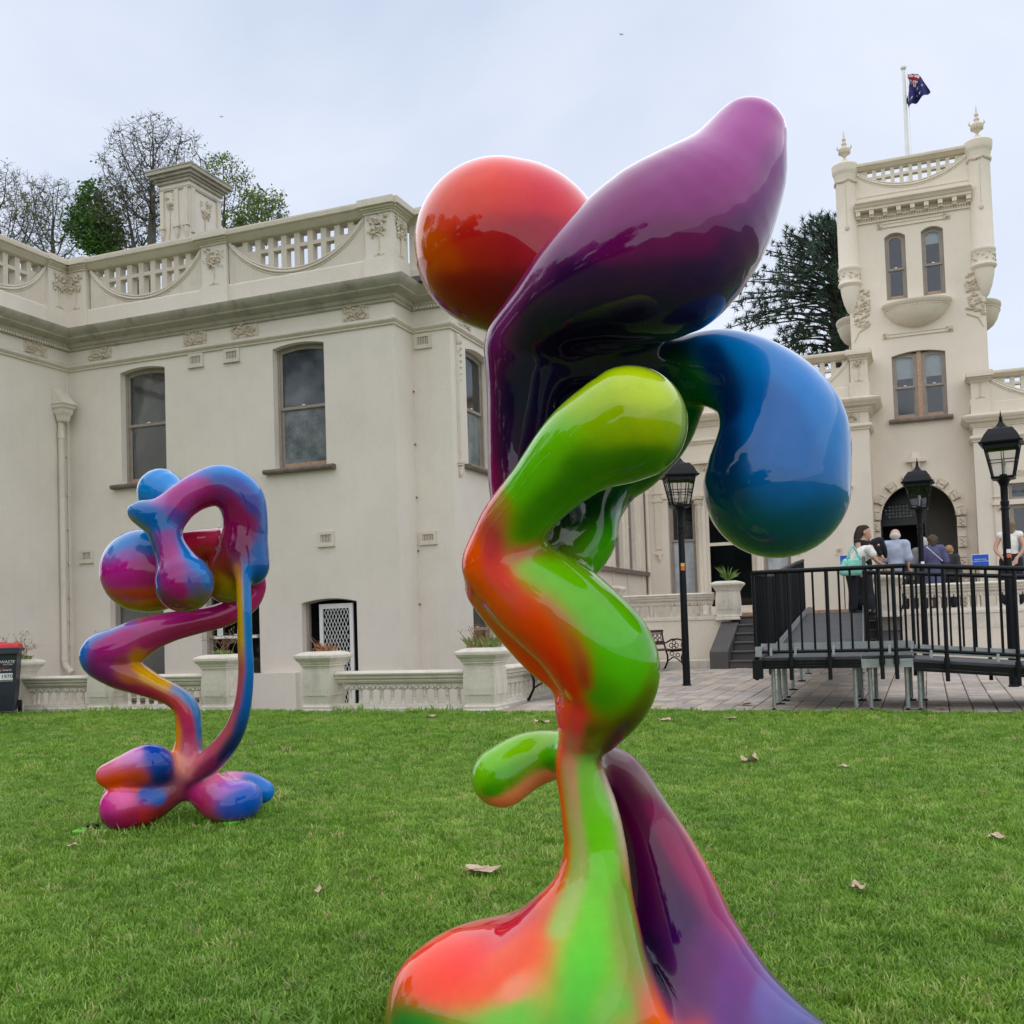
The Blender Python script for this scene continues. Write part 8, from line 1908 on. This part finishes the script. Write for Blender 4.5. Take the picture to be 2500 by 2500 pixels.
# woman in a blue dress
J = stand(elL=(-.26, .0, 1.12), elR=(.26, .02, 1.10), wrL=(-.18, -.12, .92), wrR=(.22, -.1, .90))
dress = top_chains(J, .78, .035, .95) + [[(0, .0, 1.02, .150), (0, .0, .85, .175), (0, .01, .6, .19), (0, .01, .42, .205)], [(-.1, .01, .42, .12), (.1, .01, .42, .12)]]
W4 = person('woman in a loose slate blue dress with brown hair, back turned, by the arch', (.17, 24.9, TZ), R(186), 1.62, J, [('dress', 'cl_dress', dress), ('belt', 'cl_navy', [[(-.13, .0, 1.03, .055), (0, .075, 1.03, .085), (.13, .0, 1.03, .055)], [(-.13, .0, 1.03, .055), (0, -.07, 1.03, .085), (.13, .0, 1.03, .055)]]), ('shoes', 'cl_dark', shoes(J))], hair_cap(J, extra=[[(0, .08, 1.56, .07), (0, .085, 1.48, .055)], [(-.06, .03, 1.62, .06)], [(.06, .03, 1.62, .06)]]), 'hr_midbrown')
mb = MB(); mb.tube([(.14, .10, 1.38), (0, .175, 1.22), (-.17, .14, 1.05)], .009, 5); mb.build('shoulder_strap', M['cl_white'], W4, off=(0, 0, 0))
# others gathered in the doorway
J = stand(); person('grey haired person behind the woman in blue, mostly hidden by lamp post', (-.02, 25.8, TZ), R(175), 1.64, J, [('coat', 'cl_grey', top_chains(J, 1.2, .03, .9)), ('trousers', 'cl_dark', trousers(J)), ('shoes', 'cl_dark', shoes(J))], hair_cap(J, extra=[[(0, .06, 1.58, .10), (-.03, .07, 1.45, .08), (-.03, .07, 1.36, .05)]]), 'hr_grey')
J = stand(); person('shorter person with ginger hair in dark clothes right of the woman in blue', (.52, 25.7, TZ), R(160), 1.42, J, [('jacket', 'cl_dark', top_chains(J, 1.2, .03, .9)), ('trousers', 'cl_black', trousers(J)), ('shoes', 'cl_dark', shoes(J))], hair_cap(J, extra=[[(0, .07, 1.6, .07)]]), 'hr_ginger')
J = stand(look=(-.4, -1, -.1)); person('shadowed person in dark clothes inside the doorway left of the lamp post', (-.36, 27.0, TZ), R(150), 1.48, J, [('jacket', 'cl_dark', top_chains(J, 1.2, .03, .9)), ('trousers', 'cl_black', trousers(J)), ('shoes', 'cl_dark', shoes(J))], hair_cap(J), 'hr_midbrown')
# woman in white at the right edge, hands behind her back
J = stand(look=(-.5, -1, -.1), elL=(-.25, .08, 1.12), wrL=(-.12, .16, .92), elR=(.25, .08, 1.12), wrR=(.10, .17, .92))
person('woman in a white sleeveless top and black trousers behind the right lamp post', (1.58, 23.0, TZ), R(168), 1.74, J, [('top', 'cl_white', top_chains(J, 0, .012, 1.0)), ('trousers', 'cl_black', [[(0, 0, 1.04, .13), (0, 0, .94, .16)]] + [[(sx*.09, 0, .88, .125), (sx*.095, 0, .5, .115), (sx*.1, .02, .14, .11)] for sx in (-1, 1)]), ('shoes', 'cl_white', shoes(J))], hair_cap(J, extra=[[(-.04, .07, 1.58, .085), (-.03, .08, 1.46, .07)], [(.05, .06, 1.56, .07), (.05, .06, 1.46, .055)]]), 'hr_blond')
